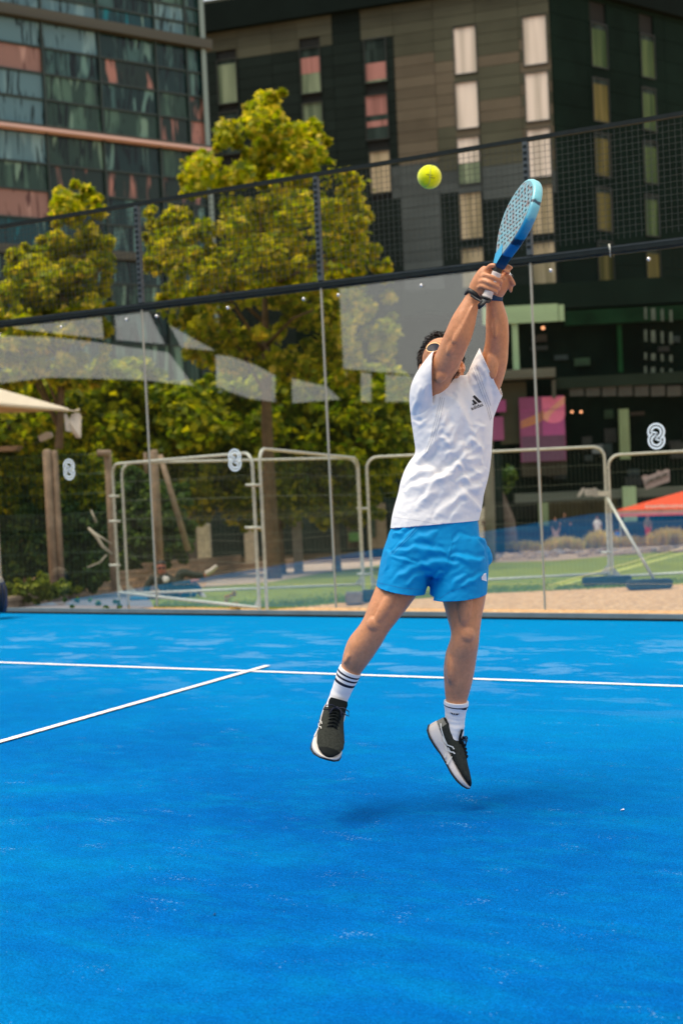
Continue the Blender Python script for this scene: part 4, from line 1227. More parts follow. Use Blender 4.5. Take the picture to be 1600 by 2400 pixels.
# ivy-covered screen at the left
root = empty('ivy_hedge', P(120, 1400, 25), 'tall ivy hedge on a green mesh fence at the left edge', 'hedge')
hp = [(-60, 1058), (262, 1062), (262, 1340), (240, 1365), (170, 1378), (-60, 1420)]
cl = crown_clumps(hp, 25.6, 230, 0.5, (22, 40), 21)
cl = [(c, r) for c, r in cl]
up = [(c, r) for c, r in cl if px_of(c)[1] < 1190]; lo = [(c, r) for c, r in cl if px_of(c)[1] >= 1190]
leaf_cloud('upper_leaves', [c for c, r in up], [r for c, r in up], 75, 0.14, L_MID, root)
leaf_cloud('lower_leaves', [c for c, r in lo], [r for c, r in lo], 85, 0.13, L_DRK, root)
mb = MB()
for x in range(-40, 262, 10):
    t, b = P(x, 1068, 24.9), P(x+15, 1390, 24.9); mb.tube([t, Vector((t.x, t.y, b.z))], 0.004, 4, False)
for y in range(1070, 1390, 46):
    mb.tube([P(-40, y+4, 24.9), P(262, y-8, 24.9)], 0.005, 4, False)
tag(mb.build('wire_mesh', mat('green_wire', (0.03, 0.09, 0.06), .5), root), kind='stuff')
root = empty('ivy_hedge', P(330, 1380, 27), 'dark ivy growing over the bank behind the lounging man', 'hedge')
hp = [(255, 1090), (350, 1100), (440, 1150), (450, 1290), (440, 1310), (345, 1342), (255, 1365)]
cl = crown_clumps(hp, 29, 130, 0.5, (20, 40), 22)
leaf_cloud('leaves', [c for c, r in cl], [r for c, r in cl], 80, 0.13, L_DRK, root)
# low plants
def shrub(poly, d, n, per, size, mt, label, name='shrub', seed=30, thick=0.3, rpx=(10, 20), cat='shrub', group=None):
    xs = [p[0] for p in poly]; ys = [p[1] for p in poly]
    root = empty(name, P(sum(xs)/len(xs), max(ys), d), label, cat, group)
    cl = crown_clumps(poly, d, n, thick, rpx, seed)
    leaf_cloud('leaves', [c for c, r in cl], [r for c, r in cl], per, size, mt, root)
    return root
shrub([(5, 1370), (60, 1362), (110, 1358), (165, 1366), (172, 1385), (120, 1402), (60, 1408), (20, 1420)], 22.5, 46, 60, 0.10, L_LOW, 'bright green leafy plants at the foot of the ivy at far left')
shrub([(150, 1400), (220, 1405), (300, 1412), (300, 1432), (160, 1432)], 15.6, 10, 20, 0.05, L_DRK, 'dark low tufts on the grey paving at the foot of the glass', rpx=(4, 9), thick=0.15, seed=31)
shrub([(528, 1398), (545, 1390), (556, 1400), (556, 1428), (530, 1428)], 18.4, 9, 40, 0.05, L_DRY, 'small dry grass tuft on the lawn behind the fence', rpx=(6, 10), thick=0.1, seed=32)
# dry ornamental grasses on the bed in front of the building
def grasses(x0, x1, yb, h, d, n, label, seed):
    rng = np.random.default_rng(seed)
    a = P((x0+x1)/2, yb, d)
    root = empty('ornamental_grass', a, label, 'grass', 'dry ornamental grasses in the gravel bed')
    V_, F_ = [], []
    for i in range(n):
        x = rng.uniform(x0, x1); q = P(x, yb+rng.uniform(-4, 4), d+rng.uniform(-1, 1))
        hh = h/(CF/d)*rng.uniform(.5, 1.1)*(1-0.5*abs((x-(x0+x1)/2)/((x1-x0)/2))**3)
        an = rng.uniform(0, 6.28); le = rng.uniform(.1, .55)*hh
        dr = Vector((math.cos(an), math.sin(an), 0)); sd = Vector((-dr.y, dr.x, 0))*0.02
        m_ = q+dr*le*.4+Z*hh*.7; t_ = q+dr*le+Z*hh*rng.uniform(.8, 1)
        k = len(V_); V_ += [q-sd, q+sd, m_+sd, m_-sd, t_]; F_ += [(k, k+1, k+2, k+3), (k+3, k+2, k+4)]
    tag(obj('blades', V_, F_, L_DRY, root), kind='stuff')
grasses(1175, 1270, 1288, 22, 60, 900, 'pale dry grass clump below the pale green column', 41)
grasses(1275, 1370, 1286, 30, 60, 1300, 'dry grass clump in front of the seated people', 42)
grasses(1370, 1450, 1286, 46, 61, 1400, 'tall yellow dry grass clump behind the fence joint', 43)
grasses(1440, 1530, 1280, 26, 61, 1000, 'dry grass clump left of the person in red trousers', 44)
grasses(1515, 1640, 1276, 42, 60, 1500, 'tall dry grass clump below the red canopy at the right edge', 45)
# pale boulders edging the bed
M_ROCK = mat('pale_rock', (0.26, 0.195, 0.14), 0.9, var=0.25, scale=4, bump=0.6)
M_ROCK2 = mat('grey_rock', (0.22, 0.19, 0.17), 0.9, var=0.25, scale=4, bump=0.6)
rr = random.Random(77)
for i in range(34):
    x = 1130+i*15+rr.uniform(-4, 4); yb = 1313-0.042*(x-1130)+rr.uniform(-6, 2)
    q = G(x, yb)
    bm = bmesh.new(); bmesh.ops.create_icosphere(bm, subdivisions=2, radius=1.0)
    sx, sy, sz = rr.uniform(.14, .34), rr.uniform(.15, .3), rr.uniform(.08, .17)
    ph = rr.uniform(0, 9)
    for v in bm.verts:
        k = 1+0.22*math.sin(v.co.x*3+ph)*math.cos(v.co.y*4+ph*1.3)+0.12*math.sin(v.co.z*7+ph)
        v.co = Vector((v.co.x*sx*k, v.co.y*sy*k, max(-.4, v.co.z)*sz*k))
    o = obj('boulder', [q+v.co+Z*.05 for v in bm.verts], [[v.index for v in f.verts] for f in bm.faces], M_ROCK if i % 3 else M_ROCK2)
    bm.free()
    tag(o, 'one of the small pale boulders edging the lawn below the dry grasses', 'boulder', 'small boulders edging the gravel bed')
# tufted edge of the lawn
rng = np.random.default_rng(5)
V_, F_ = [], []
ed = [(360, 1424), (460, 1424), (560, 1426), (640, 1428), (720, 1422), (800, 1413), (880, 1409), (960, 1405), (1060, 1398), (1138, 1391), (1250, 1386), (1368, 1381), (1470, 1376), (1640, 1367)]
for i in range(9000):
    s_ = rng.uniform(0, len(ed)-1.001); k = int(s_); f = s_-k
    x = ed[k][0]*(1-f)+ed[k+1][0]*f; y = ed[k][1]*(1-f)+ed[k+1][1]*f
    q = G(x+rng.normal()*2, y-abs(rng.normal())*9+rng.normal()*1.2)
    h = rng.uniform(.02, .06); an = rng.uniform(0, 6.28); dr = Vector((math.cos(an), math.sin(an), 0))
    k = len(V_); V_ += [q-dr*.007, q+dr*.007, q+Z*h+dr*rng.uniform(-.03, .03)]; F_.append((k, k+1, k+2))
tag(obj('lawn_edge_grass', V_, F_, leaf_mat('grass_blade', [(0.10, 0.20, 0.03), (0.18, 0.28, 0.05), (0.28, 0.30, 0.09)], .3)), 'short grass tufts along the ragged near edge of the lawn', 'grass', kind='stuff')
# ------------------------------------------------------------------ modelling kit for people
def crom(p0, p1, p2, p3, t):
    return 0.5*((2*p1)+(-p0+p2)*t+(2*p0-5*p1+4*p2-p3)*t*t+(-p0+3*p1-3*p2+p3)*t*t*t)
def loft3(secs, ref=None, n=28, sub=5, expo=2.0):
    """secs: (Vector centre, a, b[, twist]); a runs across ref, b along it; closed surface"""
    ref = ref or _F
    S = np.array([[*s[0], s[1], s[2], (s[3] if len(s) > 3 else 0.0)] for s in secs], float)
    out = []
    for i in range(len(S)-1):
        p0 = S[max(i-1, 0)]; p3 = S[min(i+2, len(S)-1)]
        for k in range(sub): out.append(crom(p0, S[i], S[i+1], p3, k/sub))
    out.append(S[-1])
    v, f = [], []
    m_ = len(out)
    for i, s in enumerate(out):
        c = Vector(s[:3])
        t = (Vector(out[min(i+1, m_-1)][:3])-Vector(out[max(i-1, 0)][:3])).normalized()
        sd = t.cross(ref).normalized(); dp = sd.cross(t).normalized()
        tw = s[5]
        if tw: sd, dp = sd*math.cos(tw)+dp*math.sin(tw), dp*math.cos(tw)-sd*math.sin(tw)
        for k in range(n):
            q = 2*math.pi*k/n
            cx, sx = math.cos(q), math.sin(q)
            e = 2.0/expo
            v.append(c+sd*(s[3]*math.copysign(abs(cx)**e, cx))+dp*(s[4]*math.copysign(abs(sx)**e, sx)))
    for i in range(m_-1):
        for k in range(n):
            f.append((i*n+k, i*n+(k+1) % n, (i+1)*n+(k+1) % n, (i+1)*n+k))
    a = len(v); v.append(Vector(out[0][:3])); v.append(Vector(out[-1][:3]))
    for k in range(n):
        f.append((a, (k+1) % n, k)); f.append((a+1, (m_-1)*n+k, (m_-1)*n+(k+1) % n))
    return v, f
def ellip(c, ax, r, seg=20):
    """ellipsoid: ax three axes, r three radii"""
    v, f = [], []
    rings = seg//2
    for i in range(1, rings):
        th = math.pi*i/rings
        for k in range(seg):
            q = 2*math.pi*k/seg
            v.append(c+ax[0]*r[0]*math.sin(th)*math.cos(q)+ax[1]*r[1]*math.sin(th)*math.sin(q)+ax[2]*r[2]*math.cos(th))
    for i in range(rings-2):
        for k in range(seg):
            f.append((i*seg+k, (i+1)*seg+k, (i+1)*seg+(k+1) % seg, i*seg+(k+1) % seg))
    a = len(v); v.append(c+ax[2]*r[2]); v.append(c-ax[2]*r[2])
    for k in range(seg):
        f.append((a, k, (k+1) % seg)); f.append((a+1, (rings-2)*seg+(k+1) % seg, (rings-2)*seg+k))
    return v, f
def fuse(parts, voxel, smooth=6, factor=0.5):
    """one continuous skin over overlapping closed shapes"""
    mb = MB()
    for v, f in parts: mb.add(v, f)
    me = bpy.data.meshes.new('tmp'); me.from_pydata(mb.v, [], mb.f); me.update()
    bm = bmesh.new(); bm.from_mesh(me); bmesh.ops.recalc_face_normals(bm, faces=bm.faces[:]); bm.to_mesh(me); bm.free()
    o = bpy.data.objects.new('tmp', me); COL.objects.link(o)
    r = o.modifiers.new('r', 'REMESH'); r.mode = 'VOXEL'; r.voxel_size = voxel
    if smooth:
        s = o.modifiers.new('s', 'SMOOTH'); s.factor = factor; s.iterations = smooth
    dg = bpy.context.evaluated_depsgraph_get()
    ev = o.evaluated_get(dg); m2 = bpy.data.meshes.new_from_object(ev)
    n = len(m2.vertices); co = np.empty(n*3); m2.vertices.foreach_get('co', co)
    fs = [tuple(p.vertices) for p in m2.polygons]
    bpy.data.objects.remove(o); bpy.data.meshes.remove(me); bpy.data.meshes.remove(m2)
    return co.reshape(-1, 3), fs
def normals_of(co, fs):
    nr = np.zeros_like(co)
    q = np.array([f for f in fs if len(f) == 4])
    if len(q):
        fn = np.cross(co[q[:, 2]]-co[q[:, 0]], co[q[:, 3]]-co[q[:, 1]])
        for k in range(4): np.add.at(nr, q[:, k], fn)
    t = np.array([f for f in fs if len(f) == 3])
    if len(t):
        fn = np.cross(co[t[:, 1]]-co[t[:, 0]], co[t[:, 2]]-co[t[:, 0]])
        for k in range(3): np.add.at(nr, t[:, k], fn)
    return nr/(np.linalg.norm(nr, axis=1)[:, None]+1e-12)
A_F, A_R, A_U, A_C = (np.array(tuple(q)) for q in (_F, CR, CU, CAM))
def pxs(co):
    d = co-A_C; z = d@A_F
    return 800+CF*(d@A_R)/z, 1200-CF*(d@A_U)/z
def folds(co, fs, lines, front=True, soft=0.0, seed=0):
    """raise folds of cloth along drawn creases: (points, height m, width px)"""
    nr = normals_of(co, fs)
    x, y = pxs(co)
    x = x+2.2*np.sin(y/9.0+1.0)+1.6*np.sin(x/7.0+y/13.0+2.0); y = y+2.0*np.sin(x/8.5)+1.4*np.sin(x/5.0-y/11.0)
    vd = co-A_C; vd /= np.linalg.norm(vd, axis=1)[:, None]
    face = np.clip(-(nr*vd).sum(1)*1.8+.15, 0, 1) if front else 1
    disp = np.zeros(len(co))
    rg = np.random.default_rng(seed)
    for pts, h, w in lines:
        P_ = np.array(pts, float)
        q = []
        for i in range(len(P_)-1):
            a, b, c, d = P_[max(i-1, 0)], P_[i], P_[i+1], P_[min(i+2, len(P_)-1)]
            for k in range(4): q.append(crom(a, b, c, d, k/4))
        q.append(P_[-1]); P_ = np.array(q)
        best = np.full(len(co), 1e9); tt = np.zeros(len(co)); L = len(P_)-1; side = np.zeros(len(co))
        for i in range(L):
            a, b = P_[i], P_[i+1]; d = b-a; l2 = (d*d).sum()+1e-9
            t = np.clip(((x-a[0])*d[0]+(y-a[1])*d[1])/l2, 0, 1)
            ex, ey = x-a[0]-t*d[0], y-a[1]-t*d[1]
            e = np.hypot(ex, ey)
            m_ = e < best
            best = np.where(m_, e, best); tt = np.where(m_, (i+t)/L, tt); side = np.where(m_, np.sign(d[0]*ey-d[1]*ex), side)
        wl = w*(0.55+0.9*np.sin(np.pi*np.clip(tt, 0, 1)))
        s = best*side/wl
        lee = np.where(s > 0, np.exp(-s*s*0.9), np.exp(-s*s*3.2))     # long slope on one side, steep on the other
        prof = lee-0.5*np.exp(-(s+1.15)**2*2.6)
        fade = np.sin(np.pi*np.clip(tt, 0, 1))**0.6
        ends = np.exp(-np.clip(best/wl-2.6, 0, None)**2)
        disp += h*prof*fade*ends
    if soft:
        for k in range(26):
            a = rg.uniform(-0.2, 1.2); f = rg.uniform(.05, .22); ph = rg.uniform(0, 6.3); ph2 = rg.uniform(0, 6.3); f2 = rg.uniform(.01, .05)
            disp += soft*0.30*(1-np.abs(np.sin((x*math.sin(a)+y*math.cos(a))*f+ph+1.8*np.sin((x*math.cos(a)-y*math.sin(a))*f2+ph2)))*1.5)*(np.sin((x*math.cos(a)+y*math.sin(a))*f2*1.3+ph2) > 0.1)*.5
    return co+nr*(disp*face)[:, None]
def cut_open(co, fs, cuts):
    """remove what lies beyond each plane (point, normal, radius)"""
    bm = bmesh.new()
    vs = [bm.verts.new(c) for c in co]
    for f in fs:
        try: bm.faces.new([vs[i] for i in f])
        except ValueError: pass
    for p, n, r in cuts:
        p, n = Vector(p), Vector(n).normalized()
        fsel = [f for f in bm.faces if (f.calc_center_median()-p).length < r]
        es = {e for f in fsel for e in f.edges}; v2 = {v for f in fsel for v in f.verts}
        bmesh.ops.bisect_plane(bm, geom=list(v2)+list(es)+fsel, plane_co=p, plane_no=n)
        kill = [f for f in bm.faces if (f.calc_center_median()-p).length < r and (f.calc_center_median()-p).dot(n) > 1e-5]
        bmesh.ops.delete(bm, geom=kill, context='FACES')
    loose = [v for v in bm.verts if not v.link_faces]
    bmesh.ops.delete(bm, geom=loose, context='VERTS')
    # keep the biggest island
    seen = set(); best = []
    for f in bm.faces:
        if f in seen: continue
        st_ = [f]; seen.add(f); isl = []
        while st_:
            g = st_.pop(); isl.append(g)
            for e in g.edges:
                for h in e.link_faces:
                    if h not in seen: seen.add(h); st_.append(h)
        if len(isl) > len(best): best = isl
    bs = set(best)
    bmesh.ops.delete(bm, geom=[f for f in bm.faces if f not in bs], context='FACES')
    bmesh.ops.recalc_face_normals(bm, faces=bm.faces[:])
    bm.verts.index_update()
    co2 = np.array([tuple(v.co) for v in bm.verts]); fs2 = [tuple(v.index for v in f.verts) for f in bm.faces]
    bm.free()
    return co2, fs2
def cloth_obj(name, co, fs, mt, parent, thick=0.0025):
    o = obj(name, co, fs, mt, parent, True)
    s = o.modifiers.new('thickness', 'SOLIDIFY'); s.thickness = thick; s.offset = -1
    return o
def bvh_of(co, fs): return BVHTree.FromPolygons([Vector(c) for c in co], fs)
def on_surface(bvh, px, py, lift):
    r = ray(px, py).normalized()
    h = bvh.ray_cast(CAM, r)
    if h[0] is None: return None
    n_ = h[1] if h[1].dot(r) < 0 else -h[1]
    return h[0]+n_*lift
def decal(bvh, poly, lift, grid=0.8, name='print', mt=None, parent=None, clear=0.0):
    """a printed shape lying on a surface; poly in photo pixels"""
    xs = [p[0] for p in poly]; ys = [p[1] for p in poly]
    bm = bmesh.new()
    vs = [bm.verts.new((x, y, 0)) for x, y in poly]
    bm.faces.new(vs)
    bmesh.ops.triangulate(bm, faces=bm.faces[:])
    x = math.ceil(min(xs))
    for a in np.arange(min(xs)+grid, max(xs), grid*2): bmesh.ops.bisect_plane(bm, geom=bm.verts[:]+bm.edges[:]+bm.faces[:], plane_co=(a, 0, 0), plane_no=(1, 0, 0))
    for a in np.arange(min(ys)+grid, max(ys), grid*2): bmesh.ops.bisect_plane(bm, geom=bm.verts[:]+bm.edges[:]+bm.faces[:], plane_co=(0, a, 0), plane_no=(0, 1, 0))
    bm.verts.index_update()
    V_ = [on_surface(bvh, v.co.x, v.co.y, lift) for v in bm.verts]
    F_ = [tuple(v.index for v in f.verts) for f in bm.faces if all(V_[v.index] is not None for v in f.verts)]
    bm.free()
    return [v if v is not None else CAM for v in V_], F_
def ribbon_px(bvh, pts, w, lift):
    """a narrow strip following a pixel path on a surface"""
    P_ = [Vector((*p, 0)) for p in pts]
    q = []
    for a, b in zip(P_[:-1], P_[1:]):
        k = max(1, int((b-a).length/1.5))
        q += [a.lerp(b, i/k) for i in range(k)]
    q.append(P_[-1])
    V_, F_ = [], []
    for i, p in enumerate(q):
        t = (q[min(i+1, len(q)-1)]-q[max(i-1, 0)]).normalized(); n_ = Vector((-t.y, t.x, 0))
        ww = w if not callable(w) else w(i/(len(q)-1))
        V_ += [on_surface(bvh, (p+n_*ww/2).x, (p+n_*ww/2).y, lift), on_surface(bvh, (p-n_*ww/2).x, (p-n_*ww/2).y, lift)]
    for i in range(len(q)-1):
        f = (2*i, 2*i+1, 2*i+3, 2*i+2)
        if all(V_[k] is not None for k in f): F_.append(f)
    return [v if v is not None else CAM for v in V_], F_

# ------------------------------------------------------------------ materials of the player
def skin_mat(name, base, red, scale=30):
    w = N(name); v = w.coord()
    f = w.noise(v, 7, 5, 0.6); g = w.noise(v, scale*2, 4, 0.6)
    c = w.ramp(f, [(0.3, base), (0.7, red)])
    c = w.mix(0.6, c, w.ramp(g, [(0.3, 0.82), (0.7, 1.12)]), 'MULTIPLY')
    hr_ = w.noise(w.coord(scale=(1, 1, .22)), 260, 2, .6)
    c = w.mix(w.ramp(hr_, [(0.57, 0.0), (0.70, 0.16)]), c, (0.12, 0.06, 0.035))
    w.color(c)
    w.set(Roughness=0.42, Specular_IOR_Level=0.45)
    w.b.inputs['Subsurface Weight'].default_value = 0.12
    w.b.inputs['Subsurface Radius'].default_value = (0.012, 0.004, 0.002)
    w.b.inputs['Subsurface Scale'].default_value = 1.0
    w.bump(w.math('ADD', w.math('MULTIPLY', w.noise(w.coord(scale=(1, 1, .55)), 17, 4, .6, .6), 3.4), w.noise(v, 160, 3)), 0.24, 0.004)
    return w.m
M_SKIN = skin_mat('skin', (0.62, 0.285, 0.140), (0.575, 0.245, 0.115))
def cloth_mat(name, c, rough=0.75, weave=900, wr=0.25, wscale=18, spec=0.2, sheen=0.15):
    w = N(name); v = w.coord()
    f = w.noise(v, 5, 3)
    w.color(w.ramp(f, [(0.3, tuple(x*.965 for x in c)), (0.7, c)]))
    w.set(Roughness=rough, Specular_IOR_Level=spec)
    w.b.inputs['Sheen Weight'].default_value = sheen
    h = w.math('ADD', w.noise(w.coord(scale=(1, 1, 0.6)), wscale, 3, 0.5, 0.8), w.math('MULTIPLY', w.noise(v, weave, 1), 0.04))
    w.bump(h, wr, 0.012)
    return w.m
M_SHIRT = cloth_mat('white_jersey', (0.83, 0.83, 0.83), wr=0.28)
M_SHORT = cloth_mat('blue_shorts_cloth', (0.002, 0.27, 0.60), 0.6, wr=0.2, wscale=12, spec=0.12, sheen=0.0)
M_SOCK = cloth_mat('white_sock_knit', (0.80, 0.79, 0.79), 0.9, wr=0.1)
M_INK = mat('black_print', (0.012, 0.012, 0.016), 0.6, var=0.1)
M_NAVY = mat('navy_knit', (0.008, 0.012, 0.03), 0.8, var=0.1)
M_HAIR = mat('black_hair', (0.018, 0.014, 0.011), 0.42, var=0.3, scale=60)
M_BEARD = mat('dark_stubble', (0.05, 0.035, 0.028), 0.6, var=0.3, scale=60)
M_GOLDW = mat('gold_wire', (0.80, 0.52, 0.26), 0.28, 0.7, var=0.05)
M_LENS = mat('dark_lens', (0.008, 0.012, 0.028), 0.3, 0.0, var=0.05, spec=0.10)
M_BLACKR = mat('black_rubber', (0.010, 0.013, 0.015), 0.5, var=0.2)
M_BANDB = mat('blue_band', (0.005, 0.045, 0.10), 0.6, var=0.2)

D0 = 5.3
PM = CF/D0
def V(px, py, w=0.0): return P(px, py, D0-w)
def sec(px, py, w, a, b, tw=0.0): return (V(px, py, w), a/PM, b/PM, tw)
def L(*rows, **k): return loft3([sec(*r) for r in rows], **k)
Ex, Ey, Ez = CR, CU, -_F            # right, up, towards the camera
def vec(x, y, z): return (Ex*x+Ey*y+Ez*z)

base = V(1030, 1880, 0); base.z = 0.0
man = empty('person', base, 'man in white shirt and sky blue shorts leaping to hit the ball', 'person')

# ------------------------------------------------------------------ head
HC = V(1036, 862, 0.03)
hx = vec(1, 0.06, 0.0).normalized(); hf = vec(0.02, 0.66, 0.75).normalized(); hu = hx.cross(hf).normalized(); 
if hu.dot(Ey) < 0: hu = -hu
hf = (hf-hx*hf.dot(hx)).normalized(); hu = (hu-hx*hu.dot(hx)-hf*hu.dot(hf)).normalized()
def Hp(x, y, z): return HC+hx*x+hf*y+hu*z      # x right in picture, y forward out of the face, z up the skull (metres)
hax = (hx, hf, hu)
head = [
    ellip(Hp(0, -0.012, 0.050), hax, (0.074, 0.094, 0.080), 28),
    ellip(Hp(0, 0.030, 0.045), hax, (0.067, 0.066, 0.062), 24),
    ellip(Hp(0, 0.040, -0.010), hax, (0.060, 0.056, 0.062), 24),
    ellip(Hp(0, 0.048, -0.060), hax, (0.044, 0.044, 0.040), 20),
    ellip(Hp(0, 0.074, -0.078), hax, (0.023, 0.019, 0.020), 16),
    ellip(Hp(-0.045, 0.020, -0.045), hax, (0.020, 0.040, 0.026), 16), ellip(Hp(0.045, 0.020, -0.045), hax, (0.020, 0.040, 0.026), 16),
    ellip(Hp(-0.037, 0.072, -0.012), hax, (0.022, 0.020, 0.018), 16), ellip(Hp(0.037, 0.072, -0.012), hax, (0.022, 0.020, 0.018), 16),
    ellip(Hp(0, 0.088, 0.036), hax, (0.048, 0.012, 0.010), 16),
    ellip(Hp(0, 0.101, 0.008), hax, (0.010, 0.014, 0.028), 14), ellip(Hp(0, 0.112, -0.014), hax, (0.012, 0.014, 0.011), 14),
    ellip(Hp(-0.013, 0.102, -0.018), hax, (0.009, 0.011, 0.008), 12), ellip(Hp(0.013, 0.102, -0.018), hax, (0.009, 0.011, 0.008), 12),
    ellip(Hp(0, 0.094, -0.040), hax, (0.023, 0.010, 0.006), 14), ellip(Hp(0, 0.091, -0.051), hax, (0.019, 0.010, 0.007), 14),
]
for s in (-1, 1):
    e = (hx*0.35*s+hf*-0.9, hx*s, hu)
    head += [ellip(Hp(0.079*s, -0.006, 0.004), ((hf+hx*0.15*s).normalized(), hx, hu), (0.017, 0.007, 0.031), 16), ellip(Hp(0.083*s, -0.014, 0.010), ((hf+hx*0.2*s).normalized(), hx, hu), (0.010, 0.008, 0.024), 14),
             ellip(Hp(0.079*s, 0.004, -0.022), (hf, hx, hu), (0.009, 0.006, 0.010), 12)]
# ------------------------------------------------------------------ body under the clothes, one skin
body = []
body.append(L((1068, 935, -0.01, 40, 36), (1066, 912, 0.0, 34, 33), (1056, 890, 0.02, 33, 34), (1044, 868, 0.03, 34, 36)))
body.append(L((1018, 1330, 0, 88, 62), (1022, 1270, 0, 98, 66), (1030, 1190, 0, 86, 60), (1045, 1110, 0, 80, 60), (1060, 1030, 0, 82, 64), (1066, 970, 0, 80, 58), (1068, 935, 0, 56, 42)))
# right arm (left in the picture)
body.append(L((1020, 985, 0.0, 36, 34), (1003, 935, 0.03, 38, 36), (1022, 890, 0.09, 33.5, 36), (1046, 848, 0.15, 31, 34), (1064, 808, 0.19, 30.5, 30), (1075, 782, 0.21, 30, 29), (1086, 752, 0.22, 27.5, 26), (1097, 724, 0.225, 22, 20), (1106, 703, 0.228, 18, 15), (1113, 688, 0.23, 17.5, 14), (1121, 672, 0.235, 21, 15)))
body.append(ellip(V(1057, 842, 0.11), (vec(.6, .8, 0), vec(.8, -.6, 0), Ez), (0.050, 0.024, 0.03), 16))
body.append(ellip(V(1068, 790, 0.225), (vec(.4, .9, 0), vec(.9, -.4, 0), Ez), (0.075, 0.022, 0.022), 16))
# left arm (right in the picture)
body.append(L((1104, 985, 0.0, 36, 34), (1124, 935, 0.01, 34, 34), (1145, 888, 0.04, 32.5, 34), (1158, 845, 0.08, 30.5, 33), (1163, 812, 0.11, 27.5, 29), (1165, 786, 0.13, 26.5, 27), (1164, 752, 0.15, 25.5, 24), (1160, 722, 0.17, 21, 19), (1157, 702, 0.18, 18, 14.5), (1156, 688, 0.185, 17.5, 13.5), (1163, 672, 0.19, 20, 14)))
body.append(ellip(V(1172, 788, 0.12), (vec(.05, 1, 0), vec(1, -.05, 0), Ez), (0.045, 0.026, 0.026), 16))
# legs
body.append(L((985, 1280, 0.0, 62, 62), (955, 1335, 0.01, 52, 56), (925, 1388, 0.03, 46, 48), (902, 1428, 0.045, 40, 42), (881, 1465, 0.05, 33.5, 35), (866, 1490, 0.04, 34, 35), (848, 1515, 0.02, 35.5, 38), (835, 1540, 0.005, 32, 35), (824, 1565, -0.01, 26, 27.5), (813, 1590, -0.02, 21, 22), (800, 1625, -0.03, 17.5, 19), (789, 1655, -0.03, 16, 18)))
body.append(L((1065, 1290, 0.0, 66, 64), (1080, 1345, 0.01, 60, 60), (1086, 1395, 0.025, 52.5, 52), (1088, 1440, 0.04, 42, 43), (1090, 1478, 0.05, 34, 36), (1088, 1505, 0.045, 33.5, 36), (1081, 1535, 0.015, 36, 40), (1076, 1565, 0.0, 36.5, 38), (1073, 1598, -0.01, 33, 34), (1070, 1628, -0.02, 28, 28), (1068, 1655, -0.025, 22.5, 23), (1065, 1685, -0.03, 18.5, 20), (1061, 1712, -0.03, 16, 18)))
# knees, calves, shins, thigh muscles
body += [ellip(V(878, 1462, 0.094), (vec(-.5, -.86, 0), vec(.86, -.5, 0), Ez), (0.034, 0.030, 0.022), 16), ellip(V(893, 1444, 0.092), (vec(-.5, -.86, 0), vec(.86, -.5, 0), Ez), (0.045, 0.020, 0.018), 16),
         ellip(V(1095, 1487, 0.094), (Ey, Ex, Ez), (0.036, 0.030, 0.024), 16), ellip(V(1103, 1462, 0.085), (Ey, Ex, Ez), (0.040, 0.020, 0.020), 16), ellip(V(1070, 1450, 0.07), (Ey, Ex, Ez), (0.060, 0.026, 0.022), 16),
         ellip(V(856, 1520, 0.0), (vec(-.5, -.86, 0), vec(.86, -.5, 0), Ez), (0.085, 0.044, 0.052), 18), ellip(V(1066, 1560, -0.02), (Ey, Ex, Ez), (0.10, 0.042, 0.055), 18), ellip(V(1093, 1550, -0.016), (Ey, Ex, Ez), (0.080, 0.026, 0.045), 18),
         ellip(V(1088, 1545, 0.034), (vec(-.06, 1, 0).normalized(), Ex, Ez), (0.11, 0.014, 0.012), 14), ellip(V(852, 1518, 0.042), (vec(-.5, -.86, 0), vec(.86, -.5, 0), Ez), (0.10, 0.014, 0.012), 14)]
# more relief: thigh teardrops, knee hollows, calf heads, forearm ridges, collarbone
lgax = (vec(-.5, -.86, 0), vec(.86, -.5, 0), Ez)
body += [ellip(V(908, 1452, 0.084), lgax, (0.040, 0.020, 0.020), 14), ellip(V(905, 1420, 0.106), lgax, (0.085, 0.024, 0.018), 14), ellip(V(925, 1415, 0.09), lgax, (0.07, 0.020, 0.020), 14),
         ellip(V(828, 1520, 0.030), lgax, (0.075, 0.018, 0.035), 14), ellip(V(864, 1530, 0.01), lgax, (0.075, 0.022, 0.035), 14), ellip(V(868, 1484, 0.084), lgax, (0.012, 0.018, 0.014), 12),
         ellip(V(1090, 1410, 0.107), (vec(.05, 1, 0).normalized(), Ex, Ez), (0.095, 0.028, 0.020), 14), ellip(V(1062, 1425, 0.06), (Ey, Ex, Ez), (0.07, 0.022, 0.03), 14), ellip(V(1114, 1425, 0.06), (Ey, Ex, Ez), (0.08, 0.020, 0.028), 14),
         ellip(V(1088, 1512, 0.088), (Ey, Ex, Ez), (0.012, 0.020, 0.014), 12), ellip(V(1055, 1562, 0.032), (Ey, Ex, Ez), (0.070, 0.020, 0.035), 14), ellip(V(1101, 1545, 0.022), (Ey, Ex, Ez), (0.065, 0.017, 0.030), 14),
         ellip(V(1086, 760, 0.257), (vec(.45, .9, 0).normalized(), vec(.9, -.45, 0).normalized(), Ez), (0.085, 0.009, 0.010), 12), ellip(V(1078, 772, 0.253), (vec(.5, .86, 0), vec(.86, -.5, 0), Ez), (0.06, 0.012, 0.012), 12),
         ellip(V(1160, 748, 0.180), (Ey, Ex, Ez), (0.075, 0.013, 0.012), 12), ellip(V(1178, 770, 0.15), (Ey, Ex, Ez), (0.06, 0.015, 0.018), 12), ellip(V(1153, 855, 0.13), (Ey, Ex, Ez), (0.06, 0.024, 0.02), 12), ellip(V(1040, 868, 0.165), (vec(.5, .86, 0), vec(.86, -.5, 0), Ez), (0.055, 0.026, 0.022), 12)]
